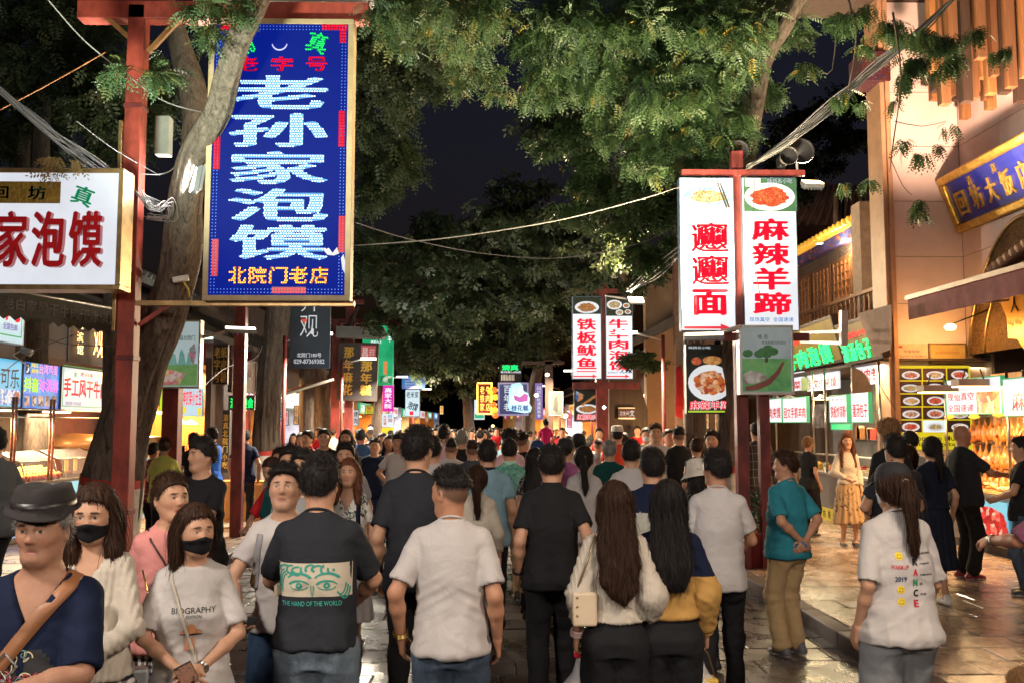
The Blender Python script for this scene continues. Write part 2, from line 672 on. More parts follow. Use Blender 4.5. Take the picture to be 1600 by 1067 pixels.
def face_color(P, base, lips=(.36, .09, .07), stubble=None):
 c = np.tile(np.array(base), (len(P), 1)).astype(np.float64)
 x, y, z = np.abs(P[:, 0]), P[:, 1], P[:, 2]
 fr = y > .04
 def blend(m, col):
  m = np.clip(m, 0, 1)[:, None]
  return c * (1 - m) + np.array(col) * m
 c = blend(.45 * np.exp(-(((x - .045) / .016) ** 2 + ((z - 1.605) / .016) ** 2)) * fr, (.52, .20, .14))
 c = blend(.5 * np.exp(-((x / .014) ** 2 + ((z - 1.610) / .014) ** 2)) * fr, (.50, .19, .13))
 c = blend(fr * (y > .07) * np.clip(1.4 - ((x / .023) ** 2 + ((z - 1.5705) / .0105) ** 2), 0, 1) * 2, lips)
 br = 1 - (((x - .031) / .022) ** 2 + ((z - 1.6625 + (x - .031) * .12) / .0052) ** 2)
 c = blend(fr * (y > .055) * np.clip(br * 2.5, 0, .95), (.012, .009, .008))
 ey = 1 - (((x - .031) / .0155) ** 2 + ((z - 1.6400) / .0046) ** 2)
 c = blend(fr * (y > .06) * np.clip(ey * 4, 0, 1), (.45, .40, .37))
 ir = 1 - (((x - .031) / .0066) ** 2 + ((z - 1.641) / .0066) ** 2)
 c = blend(fr * (y > .06) * (ey > 0) * np.clip(ir * 5, 0, 1), (.012, .008, .006))
 lid = 1 - np.abs(ey) / .28
 c = blend(fr * (y > .06) * (z > 1.641) * np.clip(lid, 0, 1) * .9, (.03, .018, .014))
 if stubble:
  hl = np.interp(y, [-.12, -.07, -.03, .01, .04, .07], [1.565, 1.572, 1.60, 1.62, 1.68, 1.72])
  m = np.clip((z - hl) / .02, 0, 1) * (x < .083)
  c = blend(m * stubble, (.03, .022, .018))
 return c
def ik(a, b, l1, l2, hint):
 a, b = np.array(a, float), np.array(b, float)
 d = b - a
 L = np.linalg.norm(d)
 if L > (l1 + l2) * .998:
  b = a + d / L * (l1 + l2) * .998
  d = b - a
  L = np.linalg.norm(d)
 u = d / L
 h = np.array(hint, float)
 h -= u * (h @ u)
 h /= np.linalg.norm(h) + 1e-9
 ca = (l1 * l1 + L * L - l2 * l2) / (2 * l1 * L)
 return a + u * l1 * ca + h * l1 * math.sqrt(max(0, 1 - ca * ca)), b
ARMS = {  # wrist (right arm, x > 0), elbow hint, finger curl, palm direction
 'down': ((.262, .015, .915), (.25, -1, 0), .55, (-1, 0, 0)),
 'wide': ((.285, .02, .93), (.7, -1, 0), .6, (-1, 0, 0)),
 'fwd': ((.245, .17, .945), (.4, -1, 0), .6, (-1, 0, 0)),
 'bwd': ((.262, -.15, .925), (.5, -1, 0), .6, (-1, 0, 0)),
 'phone': ((.120, .30, 1.13), (.9, -.5, -.7), .9, (-.3, -.3, 1)),
 'phonelow': ((.130, .30, 1.03), (1.2, -.3, -.4), .9, (-.3, -.3, 1)),
 'hold': ((.080, .27, 1.06), (1, -.4, -.5), .9, (-.5, 0, 1)),
 'belly': ((.050, .215, 1.02), (1, -.2, -.5), .6, (-.2, -1, 0)),
 'back': ((.030, -.185, 1.00), (1, -.35, -.1), .7, (0, 1, 0)),
 'hip': ((.175, .03, 1.02), (1, -.5, .2), .8, (-1, 0, 0)),
 'carry': ((.270, .05, .90), (.5, -1, 0), 1.5, (-1, 0, 0)),
 'up': ((.14, .22, 1.38), (1, -.2, -.8), .9, (-.5, -.3, .6)),
 'across': ((-.07, .25, 1.15), (1, .1, -.5), .6, (0, -1, 0)),
 'point': ((.16, .42, 1.18), (.8, -.4, -.8), .9, (-.5, 0, -1)),
}
def hand_sdf(f, w, d, pal, side, curl, fine=True, mit=0):
 d = np.array(d) / np.linalg.norm(d)
 n = np.array(pal, float)
 n -= d * (n @ d)
 n /= np.linalg.norm(n) + 1e-9
 s = np.cross(d, n) * side      # across the hand towards the thumb
 if s @ np.array([0, 1, .3]) < 0:
  s = -s
 if not fine:
  f.cap(w + d * .02, w + d * .085, .030, .026, .03)
  f.cap(w + d * .085 + n * .01, w + d * .14 + n * (.02 + .03 * min(curl, 1)), .024, .015, .02)
  f.cap(w + d * .03 + s * .02, w + d * .085 + s * .045 + n * .02, .013, .010, .015)
  return
 off = [.030, .010, -.010, -.028]
 ln = [.070, .078, .072, .056]
 for q, (o, l) in enumerate(zip(off, ln)):
  k0 = w + d * (.092 - abs(q - 1) * .004) + s * o
  f.cap(w + d * .012 + s * o * .55, k0, .0145, .0125, .016)
  a = curl * .45 + q * .04
  p = k0
  for j, fr in enumerate((.45, .32, .23)):
   dr = d * math.cos(a) + n * math.sin(a)
   p2 = p + dr * l * fr * 1.05
   f.cap(p, p2, .0092 - j * .0008, .0084 - j * .0009, .003 if j or q else .004)
   p = p2
   a += curl * (.62 if j == 0 else .45)
 t0 = w + d * .022 + s * .022 + n * .006
 t1 = w + d * .058 + s * .046 + n * .018
 t2 = w + d * .085 + s * .050 + n * (.028 + .01 * curl)
 t3 = w + d * .107 + s * .043 + n * (.034 + .014 * curl)
 f.cap(t0, t1, .015, .0125, .018)
 f.cap(t1, t2, .0115, .0100, .004)
 f.cap(t2, t3, .0100, .0082, .003)
def ribbons(V, Fq, n, steps, sl, width, down, jit, seed=1, keep=None, lift=.0022):
 rs = np.random.RandomState(seed)
 N = vert_normals(V, Fq)
 ids = np.arange(len(V)) if keep is None else np.nonzero(keep(V))[0]
 if not len(ids):
  return np.zeros((0, 3)), np.zeros((0, 4), int)
 ids = ids[rs.randint(0, len(ids), n)]
 bv = BVHTree.FromPolygons([tuple(v) for v in V], [tuple(q) for q in Fq]) if steps > 1 else None
 vs, fs = [], []
 for i in ids:
  p, nn = V[i] + N[i] * lift * .5, N[i]
  g = np.array(down(V[i], nn)) + rs.normal(0, jit, 3)
  prev = None
  side = None
  fly = rs.uniform(0, 1.2) if rs.rand() > .12 else rs.uniform(1.5, 5)
  for k in range(steps + 1):
   t = g - nn * (g @ nn) * (.95 if steps > 1 else 0)
   L = np.linalg.norm(t)
   if L < 1e-4:
    break
   t /= L
   if side is None:
    side = np.cross(t, nn)
    side /= np.linalg.norm(side) + 1e-9
   w = width * (1 - k / (steps + .3)) * (.5 if k == 0 else 1)
   vs += [p - side * w / 2, p + side * w / 2]
   if prev is not None:
    m = len(vs)
    fs.append((m - 4, m - 3, m - 1, m - 2))
   prev = p
   p = p + t * sl * rs.uniform(.8, 1.2)
   if bv:
    q = bv.find_nearest(Vector(p))
    if q[0] is not None:
     nn = np.array(q[1])
     p = np.array(q[0]) + nn * lift * (1 + fly * (k + 1) * .35)
 return np.array(vs), np.array(fs)
def join_np(parts):
 Vs, Fs, o = [], [], 0
 for V, Fq in parts:
  if len(V) and len(Fq):
   Vs.append(V)
   Fs.append(np.asarray(Fq) + o)
   o += len(V)
 return np.concatenate(Vs), np.concatenate(Fs)
def to_head(V, M):
 return (V - M[1]) @ M[0].T + M[1]
def from_head(V, M):
 return (V - M[1]) @ M[0] + M[1]
def hair_geo(style, lod, seed, length=1.15):
 st = [.016, .0095, .0065][lod]
 long_ = style in ('long', 'wavy', 'bob', 'longface')
 f = Fld(np.arange(-.17, .17, st), np.arange(-.26, .17, st), np.arange(length - .06 if long_ else (1.25 if style == 'pony' else 1.5), 1.82, st))
 side = .006 if style == 'fade' else .013
 f.ell((0, -.010, 1.656), (.079 + side, .098 + side * .8, .105 + (.012 if style != 'fade' else .008)), .01)
 if style in ('short', 'thick', 'youth', 'curly'):
  f.ell((0, .022, 1.715), (.072, .078, .048 + (.012 if style in ('thick', 'youth', 'curly') else 0)), .03)
 if style == 'fade':
  f.ell((0, .020, 1.712), (.066, .074, .047), .02)
 if style == 'curly':
  f.ell((0, 0, 1.70), (.105, .115, .085), .03)
 def cut(X, Y, Z):
  if style in ('long', 'wavy', 'bob', 'longface', 'pony'):
   zl = np.interp(Y, [-.2, -.075, -.03, .01, .035, .06, .085, .12], [1.50, 1.53, 1.55, 1.60, 1.655, 1.70, 1.715, 1.72])
  elif style == 'fade':
   zl = np.interp(Y, [-.12, -.07, -.03, .02, .05, .08, .12], [1.66, 1.66, 1.67, 1.68, 1.70, 1.715, 1.72])
  elif style == 'youth':
   zl = np.interp(Y, [-.12, -.07, -.04, -.015, .02, .05, .08, .12], [1.57, 1.575, 1.60, 1.63, 1.625, 1.675, 1.69, 1.69])
  else:
   zl = np.interp(Y, [-.12, -.07, -.04, -.015, .02, .05, .08, .12], [1.565, 1.575, 1.61, 1.65, 1.635, 1.690, 1.712, 1.72])
  return (Z - zl) * .75 + X * 0      # negative (= cut) below the hairline
 f.op(lambda X, Y, Z: cut(X, Y, Z), (-.2, -.3, 1.3), (.2, .2, 1.85), .008, 's')
 if long_:
  L = length
  n = 12
  for s in (-1, 1):
   f.cap((s * .074, -.02, 1.66), (s * .082, -.035, 1.56), .022, .024, .03)
  tab = []
  if style in ('long', 'wavy'):
   tab = [(1.70, .086, .05, -.045), (1.60, .093, .050, -.055), (1.50, .098, .045, -.075), (1.42, .108, .035, -.100),
     (1.30, .112, .030, -.128), (L + .10, .100, .027, -.138), (L + .03, .078, .022, -.140), (L - .02, .045, .010, -.142)]
   f.sec(tab, 2.2, .02)
  elif style == 'bob':
   for s in (-1, 1):
    f.cap((s * .078, -.015, 1.63), (s * .080, -.005, L), .026, .024, .03)
    f.cap((s * .050, -.07, 1.62), (s * .050, -.06, L - .01), .040, .030, .03)
  else:
   for s in (-1, 1):
    f.cap((s * .080, .010, 1.64), (s * .092, .045, 1.48), .024, .030, .03)
    f.cap((s * .092, .045, 1.48), (s * .100, .105, L), .030, .018, .03)
    f.cap((s * .055, -.06, 1.60), (s * .06, -.075, 1.44), .045, .035, .04)
 if style == 'pony':
  f.cap((0, -.10, 1.665), (0, -.135, 1.650), .022, .018, .02)
  f.cap((0, -.135, 1.650), (0, -.155, 1.56), .019, .030, .02)
  f.cap((0, -.155, 1.56), (.01, -.150, 1.36), .030, .020, .02)
  f.cap((.01, -.150, 1.36), (.012, -.145, 1.29), .020, .006, .02)
 if style == 'bun':
  f.ell((0, -.105, 1.665), (.040, .035, .040), .012)
 V, Fq = f.mesh()
 N = vert_normals(V, Fq)
 P = V.copy()
 if long_ or style == 'pony':
  ang = np.arctan2(P[:, 0], -(P[:, 1] + .02))
  wav = np.sin(ang * 26 + P[:, 2] * (14 if style == 'wavy' else 5) + 3 * vnoise(P, (8, 8, 5), seed)) * .0035
  V = V + N * (wav + vnoise(P, (60, 60, 9), seed) * .004)[:, None]
  if style == 'wavy':
   low = np.clip((1.42 - P[:, 2]) / .2, 0, 1)
   V[:, 0] += low * np.sin(P[:, 2] * 42 + P[:, 0] * 30) * .012
   V += N * (low * vnoise(P, (30, 30, 22), seed + 1) * .014)[:, None]
 else:
  V = V + N * (vnoise(P, (45, 45, 45), seed) * (.012 if style == 'curly' else .0045))[:, None]
 parts = [(V, Fq)]
 if lod >= 1:
  m = 3 if lod == 2 else 1
  if long_ or style == 'pony':
   parts.append(ribbons(V, Fq, 420 * m, 9 if lod == 2 else 6, .034, .0036 if lod == 2 else .008,
         lambda p, n: (p[0] * .6, -.25 if p[2] > 1.66 else 0, -1), .2 if style != 'wavy' else .38, seed, lift=.0042))
  else:
   parts.append(ribbons(V, Fq, 1100 * m, 1, .016, .0034 if lod == 2 else .006,
         lambda p, n: n * .8 + np.array((p[0] * 3, .25 if p[2] > 1.70 else -.1, -.9 if p[2] < 1.70 else .45)), .25, seed,
         keep=lambda V: (V[:, 2] > 1.58)))
 V, Fq = join_np(parts)
 return V, Fq
def hat_geo(kind, lod):
 mb = MB()
 if kind == 'fedora':
  prof = [(.0, .084), (.055, .084), (.085, .078), (.095, .062), (.100, .03), (.1045, .004), (.1045, -.004), (.115, -.010), (.125, -.012), (.126, -.008), (.112, -.004), (.098, .006), (.09, .0)]
  mb.lathe([(r, z + 1.714) for r, z in prof], 40, (0, -.005, 0), 0, 1.16)
  v = [list(p) for p in mb.V]
  for p in v:   # crease, soft dents and a wavy brim
   a = math.atan2(p[1], p[0])
   r = math.hypot(p[0], p[1])
   if p[2] > 1.772:
    p[2] -= .018 * math.exp(-(p[0] / .03) ** 2)
   if r > .115:
    p[2] += -.018 * math.cos(2 * a) * 0 + .012 * math.sin(a * 2 + .6) - .012 * (p[1] > 0.05)
   p[0] += .004 * math.sin(9 * p[2] * 12 + a * 3)
  mb.V = [tuple(p) for p in v]
 elif kind == 'bucket':
  prof = [(.0, .10), (.06, .098), (.085, .085), (.098, .02), (.105, -.01), (.160, -.070), (.161, -.074), (.10, -.02), (.09, .0)]
  mb.lathe([(r, z + 1.682) for r, z in prof], 32, (0, -.005, 0), 0, 1.1)
 elif kind == 'taqiyah':
  prof = [(.0, .088), (.05, .086), (.082, .074), (.090, .05), (.094, .0), (.094, -.008), (.086, -.008)]
  mb.lathe([(r, z + 1.70) for r, z in prof], 24, (0, -.008, 0), 0, 1.15)
 else:  # cap
  prof = [(.0, .094), (.03, .0925), (.060, .081), (.080, .058), (.091, .02), (.0935, -.012), (.0935, -.018), (.088, -.018)]
  mb.lathe([(r, z + 1.672) for r, z in prof], 32, (0, -.008, 0), 0, 1.13)
  n = 12
  top, bot = [], []
  vs = []
  for j, (yy) in enumerate((.0, .035, .065, .085)):
   for i in range(n + 1):
    a = -1.15 + 2.3 * i / n
    rr = .095 + yy
    x = math.sin(a) * (.095 + yy * .25)
    y = math.cos(a) * rr * 1.05 + .004
    vs.append((x, y, 1.672 - yy * .25 - (x / .1) ** 2 * .012))
  fs = []
  for j in range(3):
   for i in range(n):
    q = j * (n + 1) + i
    fs.append((q, q + 1, q + n + 2, q + n + 1))
  vs2 = [(x, y, z - .004) for x, y, z in vs]
  m = len(vs)
  fs += [tuple(i + m for i in f[::-1]) for f in fs]
  mb.add(vs + vs2, fs, 0, True)
  mb.lathe([(0, .006), (.006, .005), (.008, 0)], 10, (0, -.008, 1.772))
 return mb
BODY_M = [(.80, 0.138, .100, .0), (.88, 0.153, .118, -.004), (.96, 0.148, .118, .0), (1.05, 0.134, .108, .004), (1.13, 0.132, .106, .004), (1.22, 0.141, .112, .0),
   (1.32, 0.150, .114, -.004), (1.39, 0.142, .100, -.008), (1.44, 0.102, .078, -.010), (1.475, 0.070, .062, -.008), (1.50, 0.058, .058, -.004)]
BODY_F = [(.80, 0.144, .104, -.004), (.88, 0.158, .118, -.008), (.96, 0.144, .108, -.002), (1.06, 0.116, .092, .004), (1.14, 0.117, .094, .006), (1.24, 0.126, .112, .014),
   (1.32, 0.132, .100, .002), (1.39, 0.128, .088, -.008), (1.44, 0.088, .068, -.010), (1.475, 0.058, .054, -.008), (1.50, 0.050, .050, -.004)]
def scaled(tab, bw, belly=0):
 out = []
 for z, a, b, y in tab:
  w = 1 + (bw - 1) * (1 if z < 1.45 else .4)
  e = belly * math.exp(-((z - 1.06) / .13) ** 2)
  out.append((z, a * w, b * (1 + (bw - 1) * 1.1) + e * .6, y + e * .45))
 return out
def decal(name, V2, Fs, shirt, side, mat, parent, off=.0025, grid=False):
 me = shirt.data
 bv = BVHTree.FromPolygons([v.co[:] for v in me.vertices], [tuple(p.vertices) for p in me.polygons])
 vs = []
 for x, z in V2:
  hit = bv.ray_cast(Vector((x, side * 1.0, z)), Vector((0, -side, 0)))
  vs.append((x, (hit[0].y if hit[0] is not None else side * .12) + side * off, z))
 me2 = bpy.data.meshes.new(name)
 me2.from_pydata(vs, [], [tuple(f) for f in Fs])
 me2.materials.append(mat)
 return link(bpy.data.objects.new(name, me2), parent)
def decal_text(name, s, cx, cz, w, h, shirt, side, mat, parent, bold=.02, shear=0, off=.003):
 V, Fs, sz = text_geo(s, bold, 0, shear=shear)
 sg = 1 if side < 0 else -1
 return decal(name, [(cx + sg * x * w / sz[0], cz + z * h / sz[1]) for x, z in V[:, :2]], Fs, shirt, side, mat, parent, off)
def decal_rect(name, x0, x1, z0, z1, shirt, side, mat, parent, n=14, off=.0018, shape=None):
 vs = [(x0 + (x1 - x0) * i / n, z0 + (z1 - z0) * j / n) for j in range(n + 1) for i in range(n + 1)]
 fs = []
 for j in range(n):
  for i in range(n):
   q = j * (n + 1) + i
   if shape:
    cx, cz = (i + .5) / n * 2 - 1, (j + .5) / n * 2 - 1
    if not shape(cx, cz):
     continue
   fs.append((q, q + 1, q + n + 2, q + n + 1))
 return decal(name, vs, fs, shirt, side, mat, parent, off)
PC = {'n': 0}
def person(px, py, Y, face=0, ground=0.0, sex='m', bw=1.0, belly=0, top=None, bottom=None, hair=('short', 'black'), head=(0, 0), arms=('down', 'down'),
   stride=0.0, shoes=None, skin=SKIN, lod=1, label='', hat=None, mask=None, fold=1.0, h=None, group=None, glasses=False, seed=None, lean=0, name='person', X=None, sit=False):
 PC['n'] += 1
 seed = PC['n'] if seed is None else seed
 P0 = at(px, py, Y)
 H = (P0.z - ground) if h is None else h
 root = empty(name, (P0.x if X is None else X, Y, ground), R(face))
 hat_up = {'fedora': .050, 'cap': .022, 'bucket': .030, 'taqiyah': .035}.get(hat[0] if hat else '', .012)
 sc = H / (1.75 + hat_up)
 root.scale = (sc, sc, sc)
 if lean:
  root.rotation_euler = (R(lean), 0, R(face))
  root.rotation_mode = 'XYZ'
 tag(root, label, 'person', group)
 female = sex == 'f'
 M = rot_m(*head)
 body = scaled(BODY_F if female else BODY_M, bw, belly)
 sw = (.132 if female else .150) * (1 + (bw - 1) * .8)
 ar = (.78 if female else .95) * (1 + (bw - 1) * .6)
 S, E, W, HD = {}, {}, {}, {}
 for side, a in ((-1, arms[0]), (1, arms[1])):
  w, hint, curl, pal = ARMS[a] if isinstance(a, str) else a
  w = np.array([side * ((w[0] * .86 + (sw - .152)) if w[0] > .17 else w[0]), w[1], w[2]])
  sh = np.array([side * (sw - .008), -.008, 1.402])
  e, w = ik(sh, w, .285, .250, (side * hint[0], hint[1], hint[2]))
  S[side], E[side], W[side] = sh, e, w
  HD[side] = (w - e, (side * pal[0], pal[1], pal[2]), curl)
 K, A, FD = {}, {}, {}
 for side in (-1, 1):
  ph = stride * (1 if side == 1 else -1)
  ank = np.array([side * .095, ph * .26 - (.02 if ph else 0), .085 + (.07 * abs(stride) if ph < 0 else 0)])
  hip = np.array([side * .088, 0, .90])
  k, ank = ik(hip, ank, .425, .415, (0, 1, 0))
  K[side], A[side] = k, ank
  FD[side] = -.55 * abs(stride) if ph < 0 else 0
 fine = lod == 2
 st, sh_, sf = {2: (.012, .0052, .0048), 1: (.018, .0095, .012), 0: (.028, .017, .028)}[lod]
 xb, yb, zb = [(-.10, .10, sh_)], [(-.12, .14, sh_)], [(1.48, 1.79, sh_)]
 if fine:
  for s in (-1, 1):
   hc = W[s] + HD[s][0] / np.linalg.norm(HD[s][0]) * .07
   xb.append((hc[0] - .085, hc[0] + .085, sf))
   yb.append((hc[1] - .085, hc[1] + .085, sf))
   zb.append((hc[2] - .105, hc[2] + .105, sf))
 xm = max(abs(W[-1][0]), abs(W[1][0]), abs(E[1][0]), abs(E[-1][0]), .26) + .16
 y0 = min(-.25, W[1][1] - .15, W[-1][1] - .15, E[1][1] - .12, E[-1][1] - .12, A[1][1] - .12, A[-1][1] - .12)
 y1 = max(.27, W[1][1] + .22, W[-1][1] + .22, A[1][1] + .2, A[-1][1] + .2)
 f = Fld(axis(-xm, xm, st, xb), axis(y0, y1, st, yb), axis(.02, 1.80, st, zb))
 f.sec([(z, a * (.86 if z < 1.40 else .93), b * (.86 if z < 1.40 else .93), y) for z, a, b, y in body], 2.3, .03)
 nr_ = .046 if female else .056 * (1 + (bw - 1) * .5)
 nk = np.array([0, -.012, 1.44])
 f.cap(nk, (0, .000, 1.585), nr_ + .004, nr_, .03)
 for s in (-1, 1):
  f.cap((s * .05, -.012, 1.452), (s * (sw - .03), -.010, 1.410), .034, .040, .04)
  f.cap(S[s], E[s], .048 * ar, .039 * ar, .03)
  f.cap(E[s], E[s] + (W[s] - E[s]) * .35, .038 * ar, .040 * ar, .02)
  f.cap(E[s] + (W[s] - E[s]) * .35, W[s], .039 * ar, .0255 * ar, .02)
  hand_sdf(f, W[s], HD[s][0], HD[s][1], s, HD[s][2], fine)
  f.cap((s * .088, 0, .88), K[s], .070, .037, .03)
  f.cap(K[s], K[s] + (A[s] - K[s]) * .35 + np.array([0, -.012, 0]), .036, .041, .03)
  f.cap(K[s] + (A[s] - K[s]) * .35 + np.array([0, -.012, 0]), A[s], .046, .033, .03)
  f.cap(A[s] + np.array([0, -.02, -.03]), A[s] + np.array([0, .12, -.05]), .034, .026, .02)
 head_sdf(f, M, fine=lod >= 1, face=True)
 V, Fq = f.mesh()
 hl = from_head(V, M)
 hm = hl[:, 2] > 1.505
 C = np.tile(np.array(skin), (len(V), 1))
 C[hm] = face_color(hl[hm], skin, stubble={'fade': .72, 'short': .55, 'bald': .12, 'youth': .5}.get(hair[0], .3),
      lips=(.38, .11, .09) if female else (.35, .15, .11))
 red = vnoise(V, (9, 9, 9), seed) * .06
 C = C * (1 + red[:, None])
 body_o = mesh_np('body', V, Fq, skin_mat(), root, col=C)
 gs = {2: .0105, 1: .0165, 0: .027}[lod]
 top = top or {}
 tk = top.get('kind', 'tee')
 grow = top.get('grow', .011)
 hem = top.get('hem', .83)
 sl = top.get('sleeve', .66)
 puff = top.get('puff', 0)
 g = Fld(axis(-xm, xm, gs), axis(y0, y1, gs), axis(min(hem - .04, .7), 1.58, gs))
 tab = []
 for z, a, b, y in body:
  a2 = max(a, (.134 if not female else .126) * bw + top.get('loose', 0) * .6) if z < 1.30 else a
  tab.append((z, a2 + (top.get('loose', 0) * .25 if z < 1.3 else 0), b + top.get('loose', 0) * .6 * (z < 1.3), y))
 tab = [(z, a + .016 * min(1, max(0, (1.0 - z) / .1)), b + .016 * min(1, max(0, (1.0 - z) / .1)), y) for z, a, b, y in tab]
 tab = [(z, a, b + .014 * min(1, max(0, (1.0 - z) / .1)), y) for z, a, b, y in tab]
 if hem < .80:
  tab = [(hem - .02, tab[0][1] * 1.02, tab[0][2] * 1.02, 0)] + tab
 g.sec(tab, 2.5, .01, grow=grow, bot=hem, top=1.508)
 for s in (-1, 1):
  g.cap((s * .055, -.012, 1.448), (s * (sw - .025), -.010, 1.408), .040 + grow * .6, .050 + grow * .6, .04)
  if sl > 0:
   if sl <= 1:
    e = S[s] + (E[s] - S[s]) * sl
    ax = (E[s] - S[s]) / np.linalg.norm(E[s] - S[s])
    a_, b_ = S[s], E[s]
    ra_, rb_ = .048 * ar + grow * .8 + puff * .3, .050 * ar + grow * 1.25 + puff * .7
    def slv(X, Y, Z, a_=a_, ax=ax, L=float(np.linalg.norm(e - S[s])), ra_=ra_, rb_=rb_):
     px, py, pz = X - a_[0], Y - a_[1], Z - a_[2]
     t = px * ax[0] + py * ax[1] + pz * ax[2]
     tc = np.clip(t, 0, None)
     d = np.sqrt((px - ax[0] * tc) ** 2 + (py - ax[1] * tc) ** 2 + (pz - ax[2] * tc) ** 2) - (ra_ + (rb_ - ra_) * np.clip(t / L, 0, 1.2))
     ri = rb_ - .016
     q = np.sqrt((px - ax[0] * t) ** 2 + (py - ax[1] * t) ** 2 + (pz - ax[2] * t) ** 2) - ri
     d = np.maximum(d, t - L)
     return np.maximum(d, -np.maximum(q, (L - .016) - t))
    mx = max(ra_, rb_) + .01
    g.op(slv, np.minimum(a_, e) - mx, np.maximum(a_, e) + mx, .018)
   else:
    g.cap(S[s], E[s], .048 * ar + grow * .8 + puff * .5, .046 * ar + grow + puff, .02)
    w2 = E[s] + (W[s] - E[s]) * min(sl - 1, .96)
    g.cap(E[s], w2, .046 * ar + grow + puff, .034 * ar + grow + puff * .5, .03)
 if top.get('neck', 'crew') == 'crew':
  g.op(lambda X, Y, Z: -(Z - (1.492 - .55 * Y)) * .8 + 0 * X, (-.12, -.12, 1.40), (.12, .12, 1.56), .006, 's')
 elif top['neck'] == 'v':
  g.op(lambda X, Y, Z: -(Z - np.where(Y > 0, 1.30 + np.abs(X) * 1.9, 1.492)) * .5 + 0 * X, (-.11, -.12, 1.28), (.11, .20, 1.56), .006, 's')
 Vs, Fs = g.mesh()
 Nn = vert_normals(Vs, Fs)
 def crease(P, fr, sd):
  return 1 - 2 * np.abs(vnoise(P, fr, sd))
 D1 = np.stack([Vs[:, 0] + Vs[:, 2] * .6, Vs[:, 1], Vs[:, 2] - Vs[:, 0] * .6], 1)
 D2 = np.stack([Vs[:, 0] - Vs[:, 2] * .6, Vs[:, 1], Vs[:, 2] + Vs[:, 0] * .6], 1)
 w1 = np.clip(Vs[:, 0] * 6 + .5, 0, 1)
 fo = vnoise(Vs, (9, 9, 4), seed) * .5 + crease(D1, (7, 7, 19), seed + 3) * (1 - w1) * .42 + crease(D2, (7, 7, 19), seed + 4) * w1 * .42 + crease(Vs, (15, 15, 5), seed + 5) * np.clip((1.25 - Vs[:, 2]) * 3, 0, 1) * .40
 am = .0145 * fold * np.interp(Vs[:, 2], [.8, 1.1, 1.35, 1.5], [1.1, 1.1, .6, .1])
 Vs = Vs + Nn * (fo * am + am * .12)[:, None]
 if top.get('rib'):
  Vs = Vs + Nn * (np.sin(Vs[:, 0] * top['rib']) * .003)[:, None]
 tm = top.get('mat') or cloth('white', (.62, .60, .57))
 shirt = mesh_np(top.get('name', {'tee': 't_shirt', 'polo': 'polo_shirt', 'blouse': 'blouse', 'jacket': 'jacket', 'sweater': 'sweater'}.get(tk, 'shirt')), Vs, Fs, tm, root)
 if top.get('yoke'):   # shoulder panel of another colour, along the seam
  zc = Vs[Fs].mean(1)
  mi = (zc[:, 2] > top['yoke'][0]).astype(int) if len(top['yoke']) < 3 else ((zc[:, 2] > top['yoke'][0]) & (np.abs(zc[:, 0]) < top['yoke'][2])).astype(int)
  shirt.data.materials.append(top['yoke'][1])
  shirt.data.polygons.foreach_set('material_index', mi.astype(np.int32))
 if lod >= 1 and (tk == 'polo' or top.get('collar')):
  mb = MB()
  prof = [(.070, 1.468), (.074, 1.50), (.071, 1.525), (.066, 1.523), (.066, 1.48)]
  mb.lathe(prof, 22, (0, -.010, 0), 0, .95)
  mb.build('collar', top.get('cmat', tm), root)
 elif lod == 2 and top.get('neck', 'crew') == 'crew':
  mb = MB()
  n = 28
  pts = []
  for i in range(n + 1):
   a = 2 * math.pi * i / n
   x, y = .067 * math.cos(a), .064 * math.sin(a) - .008
   pts.append((x * (1 + (bw - 1) * .5), y, 1.488 - .55 * y - .004))
  mb.tube(pts, .0065, 6, cap=False)
  mb.build('neckband', tm, root)
 bottom = bottom or {}
 bk = bottom.get('kind', 'pants')
 bm_ = bottom.get('mat') or cloth('dark', (.012, .012, .015))
 q = Fld(axis(-.34, .34, gs), axis(min(-.25, A[1][1] - .15, A[-1][1] - .15), max(.3, A[1][1] + .15, A[-1][1] + .15), gs), axis(.04, 1.14, gs))
 wt = bottom.get('waist', 1.02)
 if bk == 'pants':
  r0, r1, r2 = bottom.get('r', (.098, .068, .056))
  q.sec([(z, a, b, y) for z, a, b, y in body if z < 1.1], 2.3, .02, grow=.007, bot=.80, top=wt)
  for s in (-1, 1):
   q.cap((s * .088, -.004, .86), K[s], r0, r1, .035)
   q.cap((s * .055, -.018, .86), (s * .080, -.012, .80), .082, .07, .03)
   q.cap(K[s], A[s] + (K[s] - A[s]) * bottom.get('crop', .06), r1, r2, .03)
 elif bk == 'shorts':
  q.sec([(z, a, b, y) for z, a, b, y in body if z < 1.1], 2.3, .02, grow=.01, bot=.80, top=wt)
  for s in (-1, 1):
   q.cap((s * .088, -.004, .86), K[s] + (0, 0, .06), .10, .088, .035)
 else:
  zb_ = bottom.get('len', .45)
  q.sec([(zb_, bottom.get('flare', .24), bottom.get('flare', .24) * .8, 0), (.7, .19, .15, 0), (.88, .182, .132, -.004), (wt, .140, .112, 0)], 2.1, .01)
 Vp, Fp = q.mesh()
 Np = vert_normals(Vp, Fp)
 if bk in ('pants', 'shorts'):
  kz = np.exp(-((Vp[:, 2] - .47) / .10) ** 2) + np.exp(-((Vp[:, 2] - .12) / .09) ** 2) * 1.2 + .45 + .15 * np.exp(-((Vp[:, 2] - .82) / .06) ** 2)
  Vp = Vp + Np * (vnoise(Vp, (10, 10, 20), seed + 9) * .009 * kz * fold + .004 * kz + vnoise(Vp, (16, 16, 4), seed + 2) * .006)[:, None]
 else:
  an = np.arctan2(Vp[:, 1], Vp[:, 0])
  Vp = Vp + Np * (np.sin(an * 14 + vnoise(Vp, (4, 4, 3), seed) * 2) * .010 * np.clip((wt - Vp[:, 2]) * 3, 0, 1))[:, None]
